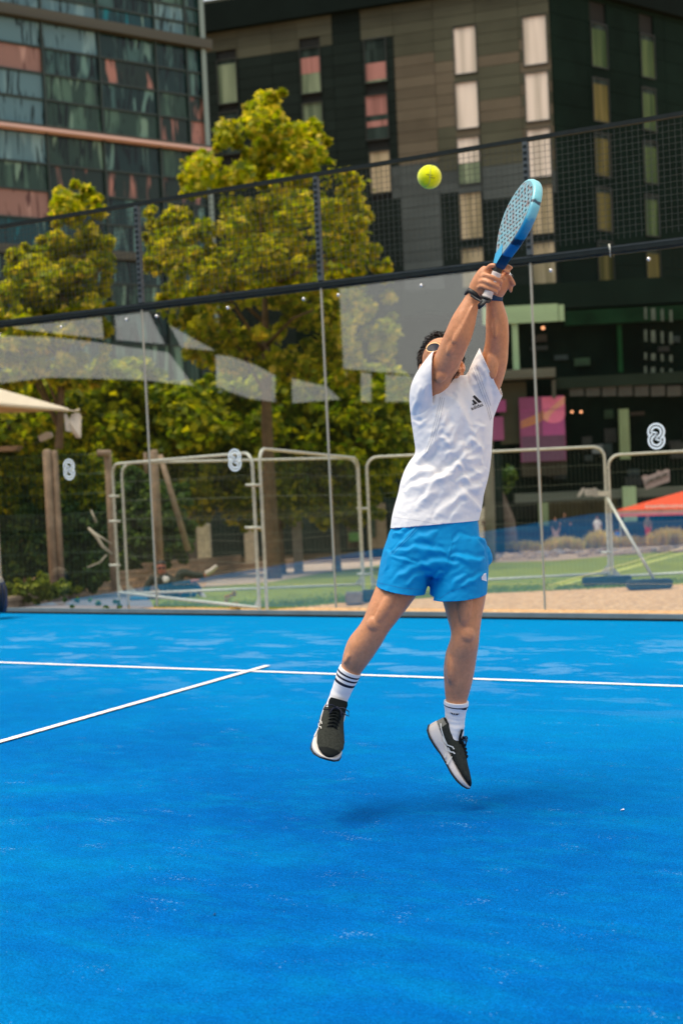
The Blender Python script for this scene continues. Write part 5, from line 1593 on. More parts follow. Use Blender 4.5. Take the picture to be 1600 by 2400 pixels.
# ------------------------------------------------------------------ hands
def finger(pts, r0=9.0, r1=7.0):
    """joint list of (px, py, w) with radii in mm/1000 shrinking to the tip"""
    k = len(pts); rows = []
    for i, (x, y, w) in enumerate(pts):
        r = (r0+(r1-r0)*i/(k-1))*0.001
        rows.append((V(x, y, w), r, r))
    v, f = loft3(rows, n=12, sub=4)
    out = [(v, f)]
    x, y, w = pts[-1]
    out.append(ellip(V(x, y, w), (Ex, Ey, Ez), (r1*.001*.97,)*3, 10))
    for (x, y, w) in pts[1:-1]: out.append(ellip(V(x, y, w), (Ex, Ey, Ez), ((r0+r1)/2*.00105,)*3, 10))
    return out
WG = 0.26
hands = []
# right hand: back of the hand to the left, fingers closing round the grip
hands.append(L((1110, 694, 0.23, 17, 14), (1119, 678, 0.235, 21, 16), (1129, 660, 0.24, 22, 17), (1139, 642, 0.245, 20, 16), (1146, 630, 0.245, 15, 13)))
hands.append(ellip(V(1133, 676, 0.245), (vec(.5, .86, 0), vec(.86, -.5, 0), Ez), (0.036, 0.024, 0.024), 16))
hands += finger([(1137, 640, WG-.005), (1146, 625, WG+.012), (1157, 622, WG+.026), (1170, 629, WG+.020), (1171, 642, WG+.014)], 10.5, 8.5)
hands += finger([(1128, 650, WG), (1138, 645, WG+.020), (1154, 650, WG+.034), (1170, 657, WG+.022), (1173, 663, WG+.006)], 10.5, 8.5)
hands += finger([(1124, 662, WG), (1133, 658, WG+.020), (1149, 664, WG+.034), (1165, 671, WG+.022), (1168, 677, WG+.006)], 10.5, 8.3)
hands += finger([(1122, 674, WG), (1129, 670, WG+.016), (1144, 676, WG+.028), (1159, 682, WG+.018), (1162, 687, WG+.004)], 9.2, 7.4)
hands += finger([(1142, 672, WG-.01), (1158, 660, WG-.018), (1172, 653, WG-.006), (1181, 652, WG+.004)], 11.0, 8.6)
# left hand behind the grip, half open
hands.append(L((1156, 694, 0.185, 17.5, 13), (1164, 678, 0.195, 21, 15), (1172, 660, 0.205, 22, 15), (1176, 645, 0.21, 19, 14)))
hands += finger([(1172, 648, .205), (1176, 632, .215), (1186, 624, .235), (1197, 627, .245)], 9.8, 8.0)
hands += finger([(1175, 655, .21), (1184, 642, .225), (1190, 636, .24), (1180, 633, .262)], 9.6, 7.8)
hands += finger([(1178, 664, .20), (1189, 646, .215), (1198, 655, .225), (1204, 666, .22)], 9.6, 7.6)
hands += finger([(1176, 674, .195), (1189, 658, .20), (1197, 668, .21), (1196, 682, .205)], 8.6, 6.8)
hands += finger([(1163, 676, .205), (1172, 662, .235), (1170, 645, .245), (1163, 634, .240)], 10.5, 8.4)
co, fs = fuse(head+body+hands, 0.0036, 6, 0.5)
obj('body', co, fs, M_SKIN, man, True)
BODY_BVH = bvh_of(co, fs)
# nails on the fingers that show
M_NAIL = mat('fingernail', (0.72, 0.48, 0.40), 0.3, var=0.05)
# ------------------------------------------------------------------ shirt
tor = L((1012, 1262, 0, 99, 78), (1017, 1228, 0, 100.5, 78), (1029, 1180, 0.0, 99.5, 76), (1038, 1140, 0.0, 98.5, 75), (1056, 1095, 0.0, 91, 73), (1062, 1057, 0.005, 89, 74), (1061, 1015, 0.01, 92.5, 77), (1059, 965, 0.01, 97, 76), (1061, 925, 0.005, 93, 66), (1066, 900, 0.0, 68, 52), (1066, 882, 0.0, 44, 42), expo=2.25, n=48)
slL = L((1012, 1010, 0.0, 38, 46), (1000, 960, 0.02, 39, 52), (1003, 916, 0.06, 42, 52), (1022, 882, 0.10, 43, 50), (1046, 850, 0.14, 42, 48))
slR = L((1106, 1000, 0.0, 40, 44), (1121, 945, 0.01, 45, 54), (1134, 908, 0.03, 47, 56), (1149, 874, 0.055, 49, 54), (1168, 834, 0.09, 48, 50))
shl = ellip(V(1100, 905, 0.0), (vec(.8, .6, 0), vec(.6, -.8, 0), Ez), (0.075, 0.050, 0.075), 20)
co, fs = fuse([tor, slR, shl], 0.0048, 9, 0.6)
coL, fsL = fuse([slL], 0.0048, 7, 0.6)
def C4(*p): return [(900+x/3.92, 700+y/3.92) for x, y in p]
SF = [
    (C4((300, 1900), (480, 1700), (640, 1560), (780, 1420), (880, 1330)), .0100, 6.5),
    (C4((660, 1680), (760, 1640), (850, 1600), (930, 1560)), .0100, 6),
    (C4((520, 1640), (600, 1560), (680, 1520), (720, 1580)), .0085, 5),
    (C4((380, 1480), (440, 1370), (540, 1290), (600, 1340)), .0065, 6),
    (C4((460, 2020), (560, 1920), (700, 1800), (860, 1720), (930, 1650)), .0085, 6.5),
    (C4((560, 860), (690, 1000), (755, 1110), (790, 1270)), .0070, 6),
    (C4((640, 840), (680, 930), (690, 1020)), .0055, 5),
    (C4((230, 1660), (380, 1570), (500, 1660), (650, 1600)), .0085, 6),
    (C4((170, 1770), (320, 1720), (480, 1660), (560, 1600)), .0075, 6),
    (C4((810, 1130), (870, 1180), (930, 1170)), .0055, 4.5),
    (C4((740, 1380), (810, 1290), (880, 1400), (910, 1500)), .0080, 5),
    (C4((760, 1480), (850, 1460), (920, 1540)), .0075, 5),
    (C4((530, 1180), (460, 1330), (350, 1470), (290, 1530)), .0075, 5.5),
    (C4((560, 1000), (470, 1180), (400, 1400), (320, 1500)), .0065, 5),
    (C4((600, 1010), (520, 1200), (480, 1330)), .0050, 5),
    (C4((410, 760), (340, 950), (330, 1130)), .0060, 5.5), (C4((350, 800), (290, 960), (290, 1100)), .0050, 5), (C4((450, 960), (380, 1060), (350, 1140)), .0060, 5),
    (C4((260, 1120), (300, 1150), (360, 1140), (440, 1050)), .0040, 3),
    (C4((680, 1700), (760, 1830), (860, 1900), (900, 1960)), .0070, 5), (C4((600, 2020), (700, 1930), (760, 1850)), .0055, 5),
    (C4((870, 560), (940, 800), (985, 1080)), .0055, 5), (C4((820, 640), (900, 850), (965, 1120)), .0060, 5), (C4((780, 690), (850, 860), (930, 1060)), .0050, 5),
    (C4((760, 1180), (830, 1220), (870, 1290), (860, 1370)), .0060, 4.5), (C4((560, 1420), (660, 1400), (740, 1310)), .0060, 6),
    (C4((380, 1600), (430, 1700), (380, 1850), (300, 1950)), .0050, 7), (C4((700, 1620), (800, 1700), (900, 1740)), .0070, 5),
    (C4((350, 1830), (520, 1760), (640, 1680)), .0055, 6), (C4((880, 1620), (820, 1560), (740, 1560)), .0060, 4.5),
    (C4((620, 1160), (560, 1240), (540, 1300)), .0045, 5), (C4((620, 1060), (560, 1100), (520, 1160)), .0040, 5),
]
SF += [(C4((690, 760), (700, 1000), (640, 1250), (560, 1500)), .0060, 9), (C4((800, 780), (790, 1000), (820, 1200)), .0050, 8), (C4((500, 1000), (620, 1300), (800, 1560), (900, 1800)), .0055, 10)]
co = folds(co, fs, [(p, h*1.0, w*1.55) for p, h, w in SF], soft=0.0018, seed=3)
coL = folds(coL, fsL, [(p, h*1.0, w*1.55) for p, h, w in SF], soft=0.0015, seed=3)
SHIRT_CUTS = [
    (V(1017, 1229, 0), vec(0.09, -1, 0), 0.22),
    (V(1150, 872, 0.06), vec(0.90, 0.42, 0.18), 0.105),
    (V(1064, 897, 0.0), vec(0.03, 0.93, 0.34), 0.062),
]
co, fs = cut_open(co, fs, SHIRT_CUTS)
cloth_obj('shirt', co, fs, M_SHIRT, man)
coL, fsL = cut_open(coL, fsL, [(V(1017, 889, 0.10), vec(0.92, -0.02, 0.18), 0.4)])
n_ = len(co); ALLC = np.vstack([co, coL]); ALLF = list(fs)+[tuple(i+n_ for i in f) for f in fsL]
SH_BVH = bvh_of(ALLC, ALLF)
shirt_o = [o for o in man.children if o.name.startswith('shirt')][0]
cloth_obj('sleeve', coL, fsL, M_SHIRT, shirt_o)
# three pairs of fine piping lines under each arm
for pts in ([(1032, 930), (1022, 975), (1008, 1030), (996, 1060)], [(1036, 932), (1027, 975), (1013, 1030), (1000, 1062)], [(1041, 932), (1033, 972), (1019, 1030)], [(1106, 862), (1122, 905), (1140, 955), (1148, 985)], [(1111, 860), (1128, 905), (1145, 955), (1151, 982)], [(1116, 856), (1133, 905), (1149, 950)]):
    v, f = ribbon_px(SH_BVH, pts, 0.7, 0.0012)
    obj('piping', v, f, mat('grey_piping', (0.30, 0.31, 0.34), .7), shirt_o)
# hem stitching
v, f = ribbon_px(SH_BVH, [(923, 1212), (976, 1219), (1028, 1229), (1075, 1232), (1119, 1229)], 0.6, 0.0010)
obj('hem_seam', v, f, mat('seam_grey', (0.55, 0.56, 0.60), .8), shirt_o)
# chest print: three slanting bars over the word
def C6(*p): return [(940+x/6.533, 740+y/6.533) for x, y in p]
for b in (C6((1118, 1214), (1232, 1322), (1180, 1336), (1090, 1240)), C6((1100, 1282), (1166, 1340), (1118, 1364), (1082, 1300)), C6((1088, 1336), (1114, 1358), (1096, 1372), (1086, 1362))):
    v, f = decal(SH_BVH, b, 0.0014); obj('print_bar', v, f, M_INK, shirt_o)
def text_px(txt, x0, y0, ang, size, bvh, lift, mt, name, parent, font_scale=1.0, bold=0.0, skew=1.0):
    """lettering laid on a surface; x0, y0 baseline start in photo pixels"""
    cu = bpy.data.curves.new('t', 'FONT'); cu.body = txt; cu.size = size; cu.offset = bold; cu.space_character = 1.02
    o = bpy.data.objects.new('t', cu); COL.objects.link(o)
    me = bpy.data.meshes.new_from_object(o.evaluated_get(bpy.context.evaluated_depsgraph_get()))
    bm = bmesh.new(); bm.from_mesh(me)
    ca, sa = math.cos(ang), math.sin(ang)
    V_ = []
    for v in bm.verts:
        x, y = v.co.x*skew, v.co.y
        V_.append(on_surface(bvh, x0+x*ca-y*sa, y0-(x*sa+y*ca), lift))
    F_ = [tuple(v.index for v in f.verts) for f in bm.faces if all(V_[v.index] is not None for v in f.verts)]
    bm.free(); bpy.data.objects.remove(o); bpy.data.curves.remove(cu)
    return obj(name, [v if v is not None else CAM for v in V_], F_, mt, parent)
text_px('adidas', 1104.5, 961.5, R(21), 12.0, SH_BVH, 0.0014, M_INK, 'print_word', shirt_o, bold=0.12, skew=0.98)

# ------------------------------------------------------------------ shorts
pel = L((1020, 1205, 0, 96, 74), (1021, 1240, 0, 101, 76), (1018, 1270, 0.0, 112, 80), (1020, 1300, 0.0, 122, 84), (1024, 1330, 0.0, 118, 82), (1020, 1352, 0.0, 96, 70), expo=2.3, n=48)
lgL = L((975, 1270, 0.0, 66, 74), (958, 1310, 0.01, 64, 78), (946, 1350, 0.02, 60, 76), (938, 1385, 0.03, 57.5, 74), (930, 1420, 0.04, 56, 72))
lgR = L((1070, 1270, 0.0, 68, 74), (1076, 1320, 0.01, 68, 80), (1075, 1360, 0.02, 67, 80), (1073, 1400, 0.03, 66.5, 76), (1072, 1440, 0.04, 66, 74))
pk = ellip(V(1128, 1297, 0.0), (vec(.6, -.8, 0), vec(.8, .6, 0), Ez), (0.055, 0.036, 0.045), 18)
co, fs = fuse([pel, lgL, lgR, pk], 0.0048, 8, 0.6)
def C7(*p): return [(850+x/4.752, 1200+y/4.752) for x, y in p]
co = folds(co, fs, [
    (C7((300, 460), (420, 350), (520, 250), (600, 150)), .0070, 4), (C7((330, 300), (380, 250), (470, 230)), .0075, 5), (C7((340, 250), (440, 200), (520, 150)), .0060, 4.5),
    (C7((350, 440), (560, 410), (760, 420), (930, 470)), .0075, 7), (C7((320, 500), (480, 530), (600, 580)), .0050, 4),
    (C7((560, 310), (720, 260), (850, 210)), .0060, 8), (C7((600, 590), (760, 570), (930, 560), (1080, 590)), .0080, 8),
    (C7((980, 480), (1120, 520), (1280, 540), (1380, 530)), .0100, 8), (C7((980, 350), (1080, 300), (1200, 270)), .0060, 7),
    (C7((340, 780), (420, 700), (560, 620), (640, 600)), .0060, 8), (C7((480, 820), (600, 720), (760, 660)), .0055, 7), (C7((740, 830), (800, 730), (900, 660)), .0075, 6),
    (C7((1080, 850), (1180, 780), (1330, 700), (1360, 660)), .0065, 6), (C7((980, 860), (1060, 770), (1160, 710)), .0050, 7),
    (C7((1270, 190), (1300, 290), (1400, 400), (1420, 470)), .0065, 5), (C7((1230, 260), (1300, 400), (1370, 500)), .0065, 5),
    (C7((975, 200), (978, 330), (970, 480), (930, 600)), .0028, 2.0), (C7((240, 420), (300, 480), (290, 560), (240, 660)), .0055, 5),
], soft=0.002, seed=8)
co, fs = cut_open(co, fs, [(V(942, 1382, 0.03), vec(-0.16, -1, -0.1), 0.135), (V(1072, 1396, 0.03), vec(0.10, -1, -0.1), 0.135), (V(1021, 1212, 0), vec(0, 1, 0), 0.2)])
cloth_obj('shorts', co, fs, M_SHORT, man, 0.0028)
ST_BVH = bvh_of(co, fs)
short_o = [o for o in man.children if o.name.startswith('shorts')][0]
v, f = decal(ST_BVH, [(1133, 1345), (1138, 1343), (1139.5, 1363), (1128, 1359), (1127, 1353)], 0.0015)
obj('white_patch', v, f, M_SHIRT, short_o)
for pts in ([(887, 1366), (940, 1378), (1000, 1383)], [(1030, 1403), (1056, 1386), (1100, 1372)]):
    v, f = ribbon_px(ST_BVH, pts, 0.7, 0.0010)
    obj('hem_seam', v, f, mat('seam_blue', (0.01, 0.16, 0.42), .7), short_o)
v, f = ribbon_px(ST_BVH, C7((300, 470), (430, 340), (520, 250), (610, 140)), 0.8, 0.0012); obj('pocket_seam', v, f, mat('seam_light_blue', (0.05, 0.42, 0.75), .7), short_o)
v, f = ribbon_px(ST_BVH, C7((340, 470), (460, 340), (550, 250), (640, 150)), 0.8, 0.0012); obj('pocket_seam', v, f, bpy.data.materials['seam_light_blue'], short_o)

# ------------------------------------------------------------------ socks
def sock(rows, stripes, seed):
    v, f = loft3([sec(*r) for r in rows], n=36, sub=14)
    m_ = (len(v)-2)//36
    rnd_ = random.Random(seed)
    ph = [rnd_.uniform(0, 6) for _ in range(4)]
    for i in range(m_):
        t = i/(m_-1)
        c = sum((v[i*36+k] for k in range(36)), Vector((0, 0, 0)))/36
        for k in range(36):
            a = 2*math.pi*k/36
            wr = 0.010*t*math.sin(t*52+1.6*math.sin(a+ph[0])+ph[1])+0.022*max(0, t-.25)*math.sin(t*31+2.2*math.sin(a+ph[2])+ph[3])
            rib = 0.006*math.sin(a*36/2)*(1 if t < .4 else .4)
            v[i*36+k] = c+(v[i*36+k]-c)*(1+wr*1.6+rib)
    mi = []
    for i in range(m_-1):
        t = i/(m_-1)
        mi += [1 if any(a <= t < b for a, b in stripes) else 0]*36
    mi += [0]*72
    o = obj('sock', v, f, [M_SOCK, M_NAVY], man, True, mi)
    return o, (v, f)
rowsL = [(821, 1570, -.008, 27.0, 29), (816.5, 1580, -.012, 27.5, 28.5), (808, 1600, -.02, 25.0, 26.5), (799, 1622, -.028, 23.0, 24), (791, 1643, -.032, 22.5, 23.5), (784, 1664, -.035, 23, 24), (777, 1688, -.03, 21, 22)]
sL, mL = sock(rowsL, [(.115, .155), (.205, .245), (.295, .335)], 1)
rowsR = [(1069, 1644, -.02, 29.0, 30), (1068.5, 1652, -.022, 29.0, 29), (1067, 1668, -.026, 25.0, 26), (1066, 1685, -.03, 23.5, 24.5), (1065.5, 1703, -.03, 22.5, 24), (1064, 1722, -.03, 21.5, 23), (1058, 1742, -.03, 20, 20)]
sR, mR = sock(rowsR, [(.155, .20)], 2)
SB = bvh_of(*mR)
for b in ([(1054, 1670), (1060, 1671), (1063, 1677)], [(1061, 1672), (1066, 1672.5), (1066, 1677.5)], [(1067, 1672.5), (1077, 1673), (1069, 1677)]):
    v, f = decal(SB, b, 0.0016); obj('sock_mark', v, f, M_NAVY, sR)
v, f = decal(SB, [(1078, 1662), (1092, 1658), (1092, 1664), (1084, 1664)], 0.0018); obj('sock_mark', v, f, M_NAVY, sR)

# ------------------------------------------------------------------ shoes
M_UPPER = mat('shoe_mesh_grey', (0.030, 0.034, 0.028), 0.85, var=0.35, scale=150, bump=0.3, spec=0.15)
M_TOEC = mat('shoe_black', (0.005, 0.008, 0.008), 0.7, var=0.2, spec=0.15)
M_MID = mat('shoe_midsole', (0.68, 0.63, 0.58), 0.6, var=0.06, scale=12, bump=0.1)
M_HEELG = mat('shoe_heel_grey', (0.20, 0.20, 0.17), 0.5, var=0.1)
M_OUT = mat('shoe_outsole', (0.012, 0.016, 0.02), 0.6, var=0.1)
M_STRIPE = mat('shoe_stripe', (0.72, 0.72, 0.66), 0.4, var=0.03)
def superring(cx, hw, z0, z1, x, n=32, e=2.6):
    out = []
    for k in range(n):
        a = 2*math.pi*k/n; c, s = math.cos(a), math.sin(a)
        out.append((x, cx+hw*math.copysign(abs(c)**(2/e), c), (z0+z1)/2+(z1-z0)/2*math.copysign(abs(s)**(2/e), s)))
    return out
def shoe(O, fw, up, sc, side, sole_h=1.0, wide=1.0):
    """O: heel-bottom point; fw toe direction; up; shoe length 0.29*sc; side +1 when the inner side has larger y"""
    fw = fw.normalized(); up = (up-fw*up.dot(fw)).normalized(); lat = up.cross(fw).normalized()
    T = lambda p: O+(fw*p[0]+lat*p[1]*wide+up*p[2])*sc
    root = man
    # midsole: loft along the foot
    xs = [0.0, 0.012, 0.04, 0.08, 0.12, 0.16, 0.20, 0.235, 0.265, 0.285, 0.292]
    hw = [0.018, 0.032, 0.038, 0.037, 0.034, 0.039, 0.047, 0.048, 0.040, 0.024, 0.008]
    cy = [0, 0, 0, 0.001, 0.003, 0.003, 0.001, -0.001, -0.004, -0.006, -0.006]
    zb = [0.020, 0.008, 0.001, 0.0, 0.003, 0.002, 0.0, 0.003, 0.011, 0.020, 0.025]
    zt = [0.058, 0.061, 0.056, 0.047, 0.038, 0.032, 0.030, 0.029, 0.030, 0.031, 0.031]
    n = 32; v, f = [], []
    for i in range(len(xs)): v += [T(p) for p in superring(cy[i]*side, hw[i], zb[i]*sole_h, zt[i], xs[i], n, 4.0)]
    for i in range(len(xs)-1):
        for k in range(n): f.append((i*n+k, i*n+(k+1) % n, (i+1)*n+(k+1) % n, (i+1)*n+k))
    f += [tuple(range(n))[::-1], tuple((len(xs)-1)*n+k for k in range(n))]
    sh_ = obj('shoe', v, f, M_MID, man, True)
    s_ = sh_.modifiers.new('s', 'SUBSURF'); s_.levels = s_.render_levels = 1
    # outsole
    v, f = [], []
    for i in range(len(xs)): v += [T((p[0]*1.004, p[1], p[2])) for p in superring(cy[i]*side, hw[i]*1.02, zb[i]*sole_h-0.004, zb[i]*sole_h+0.004, xs[i], n, 4.0)]
    for i in range(len(xs)-1):
        for k in range(n): f.append((i*n+k, i*n+(k+1) % n, (i+1)*n+(k+1) % n, (i+1)*n+k))
    f += [tuple(range(n))[::-1], tuple((len(xs)-1)*n+k for k in range(n))]
    obj('outsole', v, f, M_OUT, sh_, True)
    # upper
    ux = [0.004, 0.012, 0.035, 0.06, 0.09, 0.12, 0.15, 0.18, 0.21, 0.24, 0.265, 0.282, 0.289]
    uw = [0.014, 0.026, 0.033, 0.034, 0.034, 0.035, 0.037, 0.041, 0.0435, 0.042, 0.033, 0.019, 0.006]
    ut = [0.085, 0.098, 0.100, 0.094, 0.094, 0.098, 0.094, 0.082, 0.070, 0.060, 0.051, 0.043, 0.036]
    ux2, parts_ = ux, []
    rows = []
    for i in range(len(ux)):
        c_ = (cy[min(i, 10)] if i < 10 else -0.006)*side
        e = 2.2
        ring = []
        for k in range(n):
            a = 2*math.pi*k/n; c, s = math.cos(a), math.sin(a)
            zz = (0.030+ut[i])/2+(ut[i]-0.030)/2*math.copysign(abs(s)**(2/e), s)
            wd = uw[i]*(1-0.28*max(0, s))                    # narrower towards the instep
            ring.append((ux[i], c_+wd*math.copysign(abs(c)**(2/2.6), c), zz))
        rows.append(ring)
    v, f = [], []
    for r_ in rows: v += [T(p) for p in r_]
    for i in range(len(rows)-1):
        for k in range(n): f.append((i*n+k, i*n+(k+1) % n, (i+1)*n+(k+1) % n, (i+1)*n+k))
    f += [tuple(range(n))[::-1], tuple((len(rows)-1)*n+k for k in range(n))]
    co_, fs_ = fuse([(v, f)], 0.0026, 3, 0.5)
    # open the collar
    co_, fs_ = cut_open(co_, fs_, [(T((0.052, 0, 0.098)), fw*-0.10+up*1.0, 0.046*sc)])
    upo = obj('upper', co_, fs_, [M_UPPER, M_TOEC, M_HEELG], sh_, True)
    inv = Matrix((fw, lat, up)); c_ = (co_-np.array(O))@np.array(inv).T/sc
    mi = []
    for q in fs_:
        m_ = c_[list(q)].mean(0)
        mi.append(1 if (m_[0] > 0.262 or (m_[0] > 0.235 and m_[2] < 0.036) or (0.085 < m_[0] < 0.185 and abs(m_[1]) < 0.016 and m_[2] > 0.06) or (m_[2] > 0.088 and m_[0] < 0.1)) else (2 if m_[0] < 0.030 and m_[2] < 0.085 else 0))
    upo.data.polygons.foreach_set('material_index', mi)
    s_ = upo.modifiers.new('t', 'SOLIDIFY'); s_.thickness = 0.003; s_.offset = -1
    mv = [v_.co+sh_.location+origin(man) for v_ in sh_.data.vertices]; nn_ = len(co_)
    bv = bvh_of(list(co_)+[tuple(q) for q in mv], list(fs_)+[tuple(i+nn_ for i in p.vertices) for p in sh_.data.polygons])
    # tongue
    v, f = loft3([(T((0.125, 0, 0.088)), 0.021*sc*wide, 0.006*sc), (T((0.105, 0, 0.100)), 0.027*sc*wide, 0.006*sc), (T((0.090, 0, 0.116)), 0.030*sc*wide, 0.0055*sc), (T((0.082, 0, 0.126)), 0.026*sc*wide, 0.005*sc)], ref=up*0.7+fw*0.7, n=20)
    tg = obj('tongue', v, f, M_TOEC, sh_, True)
    # laces
    mb = MB()
    for j in range(6):
        x = 0.112+0.0135*j; z = np.interp(x+0.004, ux, ut)+0.0035
        h_ = 0.019-0.0005*j
        zl = z-0.008
        mb.tube([T((x-.002, -h_, zl)), T((x, -h_*.5, z-.0005)), T((x+.002, 0, z+.0015)), T((x+.005, h_*.5, z-.0005)), T((x+.007, h_, zl))], 0.0022*sc, 6)
        mb.tube([T((x-.002, h_, zl)), T((x, h_*.5, z+.001)), T((x+.002, 0, z+.003)), T((x+.005, -h_*.5, z+.001)), T((x+.007, -h_, zl))], 0.0022*sc, 6)
    mb.build('laces', M_TOEC, sh_, True)
    # knot and bow loops
    mb = MB()
    kx, kz = 0.105, 0.108
    for s in (-1, 1):
        mb.tube([T((kx+.004, 0, kz)), T((kx+.012, .018*s, kz+.014)), T((kx+.022, .036*s, kz+.012)), T((kx+.030, .040*s, kz-.002)), T((kx+.022, .026*s, kz-.004)), T((kx+.008, .006*s, kz-.001))], 0.0021*sc, 6)
        mb.tube([T((kx+.004, 0, kz)), T((kx+.018, .012*s, kz+.006)), T((kx+.040, .020*s, kz-.006))], 0.0021*sc, 6)
    v, f = ellip(T((kx+.004, 0, kz)), (fw, lat, up), (0.006*sc,)*3, 10); mb.add(v, f)
    mb.build('lace_bow', M_NAVY, sh_, True)
    return sh_, upo, bv, T, lat
# shoe on the leg trailing left: toe down and towards the camera
_f1 = vec(-0.11, -0.47, 0.87).normalized(); _u1 = vec(0.24, 0.82, 0.50); _u1 = (_u1-_f1*_u1.dot(_f1)).normalized()
s1, u1, b1, T1_, lat1 = shoe(V(791, 1648, -0.02)-_f1*0.070-_u1*0.105, _f1, _u1, 1.10, -1, 1.0, 1.14)
# shoe on the right: side view, toe pointing down right
s2, u2, b2, T2_, lat2 = shoe(V(994, 1706, -0.03), vec(0.53, -0.845, 0.06), vec(0.845, 0.53, 0.10), 0.985, 1, 1.0)
def C8(*p): return [(980+x/10.227, 1630+y/10.227) for x, y in p]
for pts, w_ in ((C8((535, 680), (560, 830), (620, 1010), (700, 1180), (820, 1230), (860, 1290)), 1.9), (C8((565, 990), (600, 1110), (655, 1170)), 1.7), (C8((470, 1070), (520, 1110), (580, 1140)), 1.5),
                (C8((630, 1200), (660, 1300), (730, 1350)), 1.9), (C8((725, 1240), (780, 1345), (850, 1360), (885, 1400)), 2.0), (C8((580, 1320), (625, 1340)), 1.3),
                (C8((785, 1400), (770, 1490), (700, 1640)), 2.8), (C8((655, 1390), (640, 1490)), 2.4)):
    v, f = ribbon_px(b2, pts, w_*1.25, 0.0052)
    obj('side_stripe', v, f, M_STRIPE, s2)
def C9(*p): return [(700+x/12.06, 1630+y/12.06) for x, y in p]
for pts, w_ in ((C9((605, 560), (600, 700), (660, 760), (665, 830)), 1.5), (C9((590, 800), (590, 900), (640, 910), (645, 960)), 1.5), (C9((560, 960), (450, 1180)), 1.4)):
    v, f = ribbon_px(b1, pts, w_, 0.0052)
    obj('side_stripe', v, f, M_STRIPE, s1)
tgb = [o for o in s1.children if o.name.startswith('tongue')][0]
tv = [tgb.matrix_basis @ v.co + origin(tgb) for v in tgb.data.vertices]
tb = BVHTree.FromPolygons(tv, [tuple(p.vertices) for p in tgb.data.polygons])
text_px('asics', 773, 1672.5, R(-4), 6.2, tb, 0.0012, M_STRIPE, 'tongue_mark', s1, bold=0.12)

# ------------------------------------------------------------------ hair, beard, sunglasses
hr = random.Random(4)
bmh = bmesh.new(); bmesh.ops.create_icosphere(bmh, subdivisions=5, radius=1.0)
keep = []
capc = (0, -0.012, 0.050)
def scalp(x, y, z):   # unit direction -> is it hair?
    if z < -0.30: return False
    if y > 0.10: return z > 0.62+0.35*(y-0.10)
    return z > -0.30+0.55*max(0, (y+0.35)) if abs(x) > .5 else z > -0.35
V_ = [Hp(capc[0]+v.co.x*0.079, capc[1]+v.co.y*0.099, capc[2]+v.co.z*0.086) for v in bmh.verts]
F_ = [tuple(v.index for v in f.verts) for f in bmh.faces if scalp(*f.calc_center_median())]
bmh.free()
hair = obj('hair', V_, F_, M_HAIR, man, True)
sd = hair.modifiers.new('t', 'SOLIDIFY'); sd.thickness = 0.004; sd.offset = -1
mb = MB()
for i in range(1500):
    for _ in range(50):
        d = Vector((hr.gauss(0, 1), hr.gauss(0, 1), hr.gauss(0, 1))).normalized()
        if scalp(*d): break
    p = Vector((capc[0]+d.x*0.080, capc[1]+d.y*0.100, capc[2]+d.z*0.088))
    t1 = d.cross(Vector((hr.gauss(0, 1), hr.gauss(0, 1), hr.gauss(0, 1)))).normalized(); t2 = d.cross(t1)
    top = max(0, d.z)*max(0, 1-abs(d.x)*.3)
    ln = 0.013+0.030*top*hr.uniform(.4, 1.4); cr = hr.uniform(.005, .010); ph = hr.uniform(0, 6.3); tn = hr.uniform(1.0, 2.2)
    pts = []
    for k in range(7):
        u = k/6
        q = p+d*ln*u*(1-0.25*u)+(t1*math.cos(ph+tn*6.28*u)+t2*math.sin(ph+tn*6.28*u))*cr*min(1, u*3)+t1*0.010*u*u
        pts.append(Hp(*q))
    mb.tube(pts, [0.0018, 0.0021, 0.0021, 0.0020, 0.0018, 0.0014, 0.0007], 5, False)
tag(mb.build('curls', M_HAIR, hair, True), kind='stuff')
# beard: short strands over the jaw
HB = BODY_BVH
mb = MB(); bd_ = MB()
for i in range(5200):
    x = hr.uniform(-0.085, 0.085); z = hr.uniform(-0.125, 0.0)
    if z > -0.028-0.45*max(0, 0.052-abs(x)): continue
    if abs(x) < 0.019 and -0.058 < z < -0.036: continue
    if abs(x) < 0.016 and z > -0.034: continue
    if hr.random() < .45:
        # jaw and cheek from the front of the face
        o_, d_ = Hp(x, 0.20, z), -hf
    else:
        # under the jaw and along its sides
        a = hr.uniform(-2.2, 2.2); 
        o_ = Hp(0.0, 0.03, -0.045)+hx*math.sin(a)*0.2+(hf*0.35-hu)*abs(math.cos(a))*0.2+hf*hr.uniform(-.03, .04); d_ = (Hp(0, 0.03+hr.uniform(-.03, .02), -0.045+hr.uniform(-.02, .015))-o_).normalized()
    h = HB.ray_cast(o_, d_)
    if h[0] is None: continue
    rel = h[0]-HC
    if rel.dot(hu) > -0.016 or rel.dot(hf) < -0.012 or rel.length > 0.14 or rel.dot(hu) < -0.112: continue
    n_ = h[1] if h[1].dot(d_) < 0 else -h[1]
    g = (n_*.6-hu*.7+Vector((hr.gauss(0, .35), hr.gauss(0, .35), hr.gauss(0, .35)))).normalized()
    l_ = hr.uniform(.003, .006)
    mb.tube([h[0], h[0]+g*l_*.6, h[0]+g*l_+n_*-.0006], [0.0006, 0.0005, 0.0002], 3, False)
tag(mb.build('beard', M_BEARD, man, True), kind='stuff')
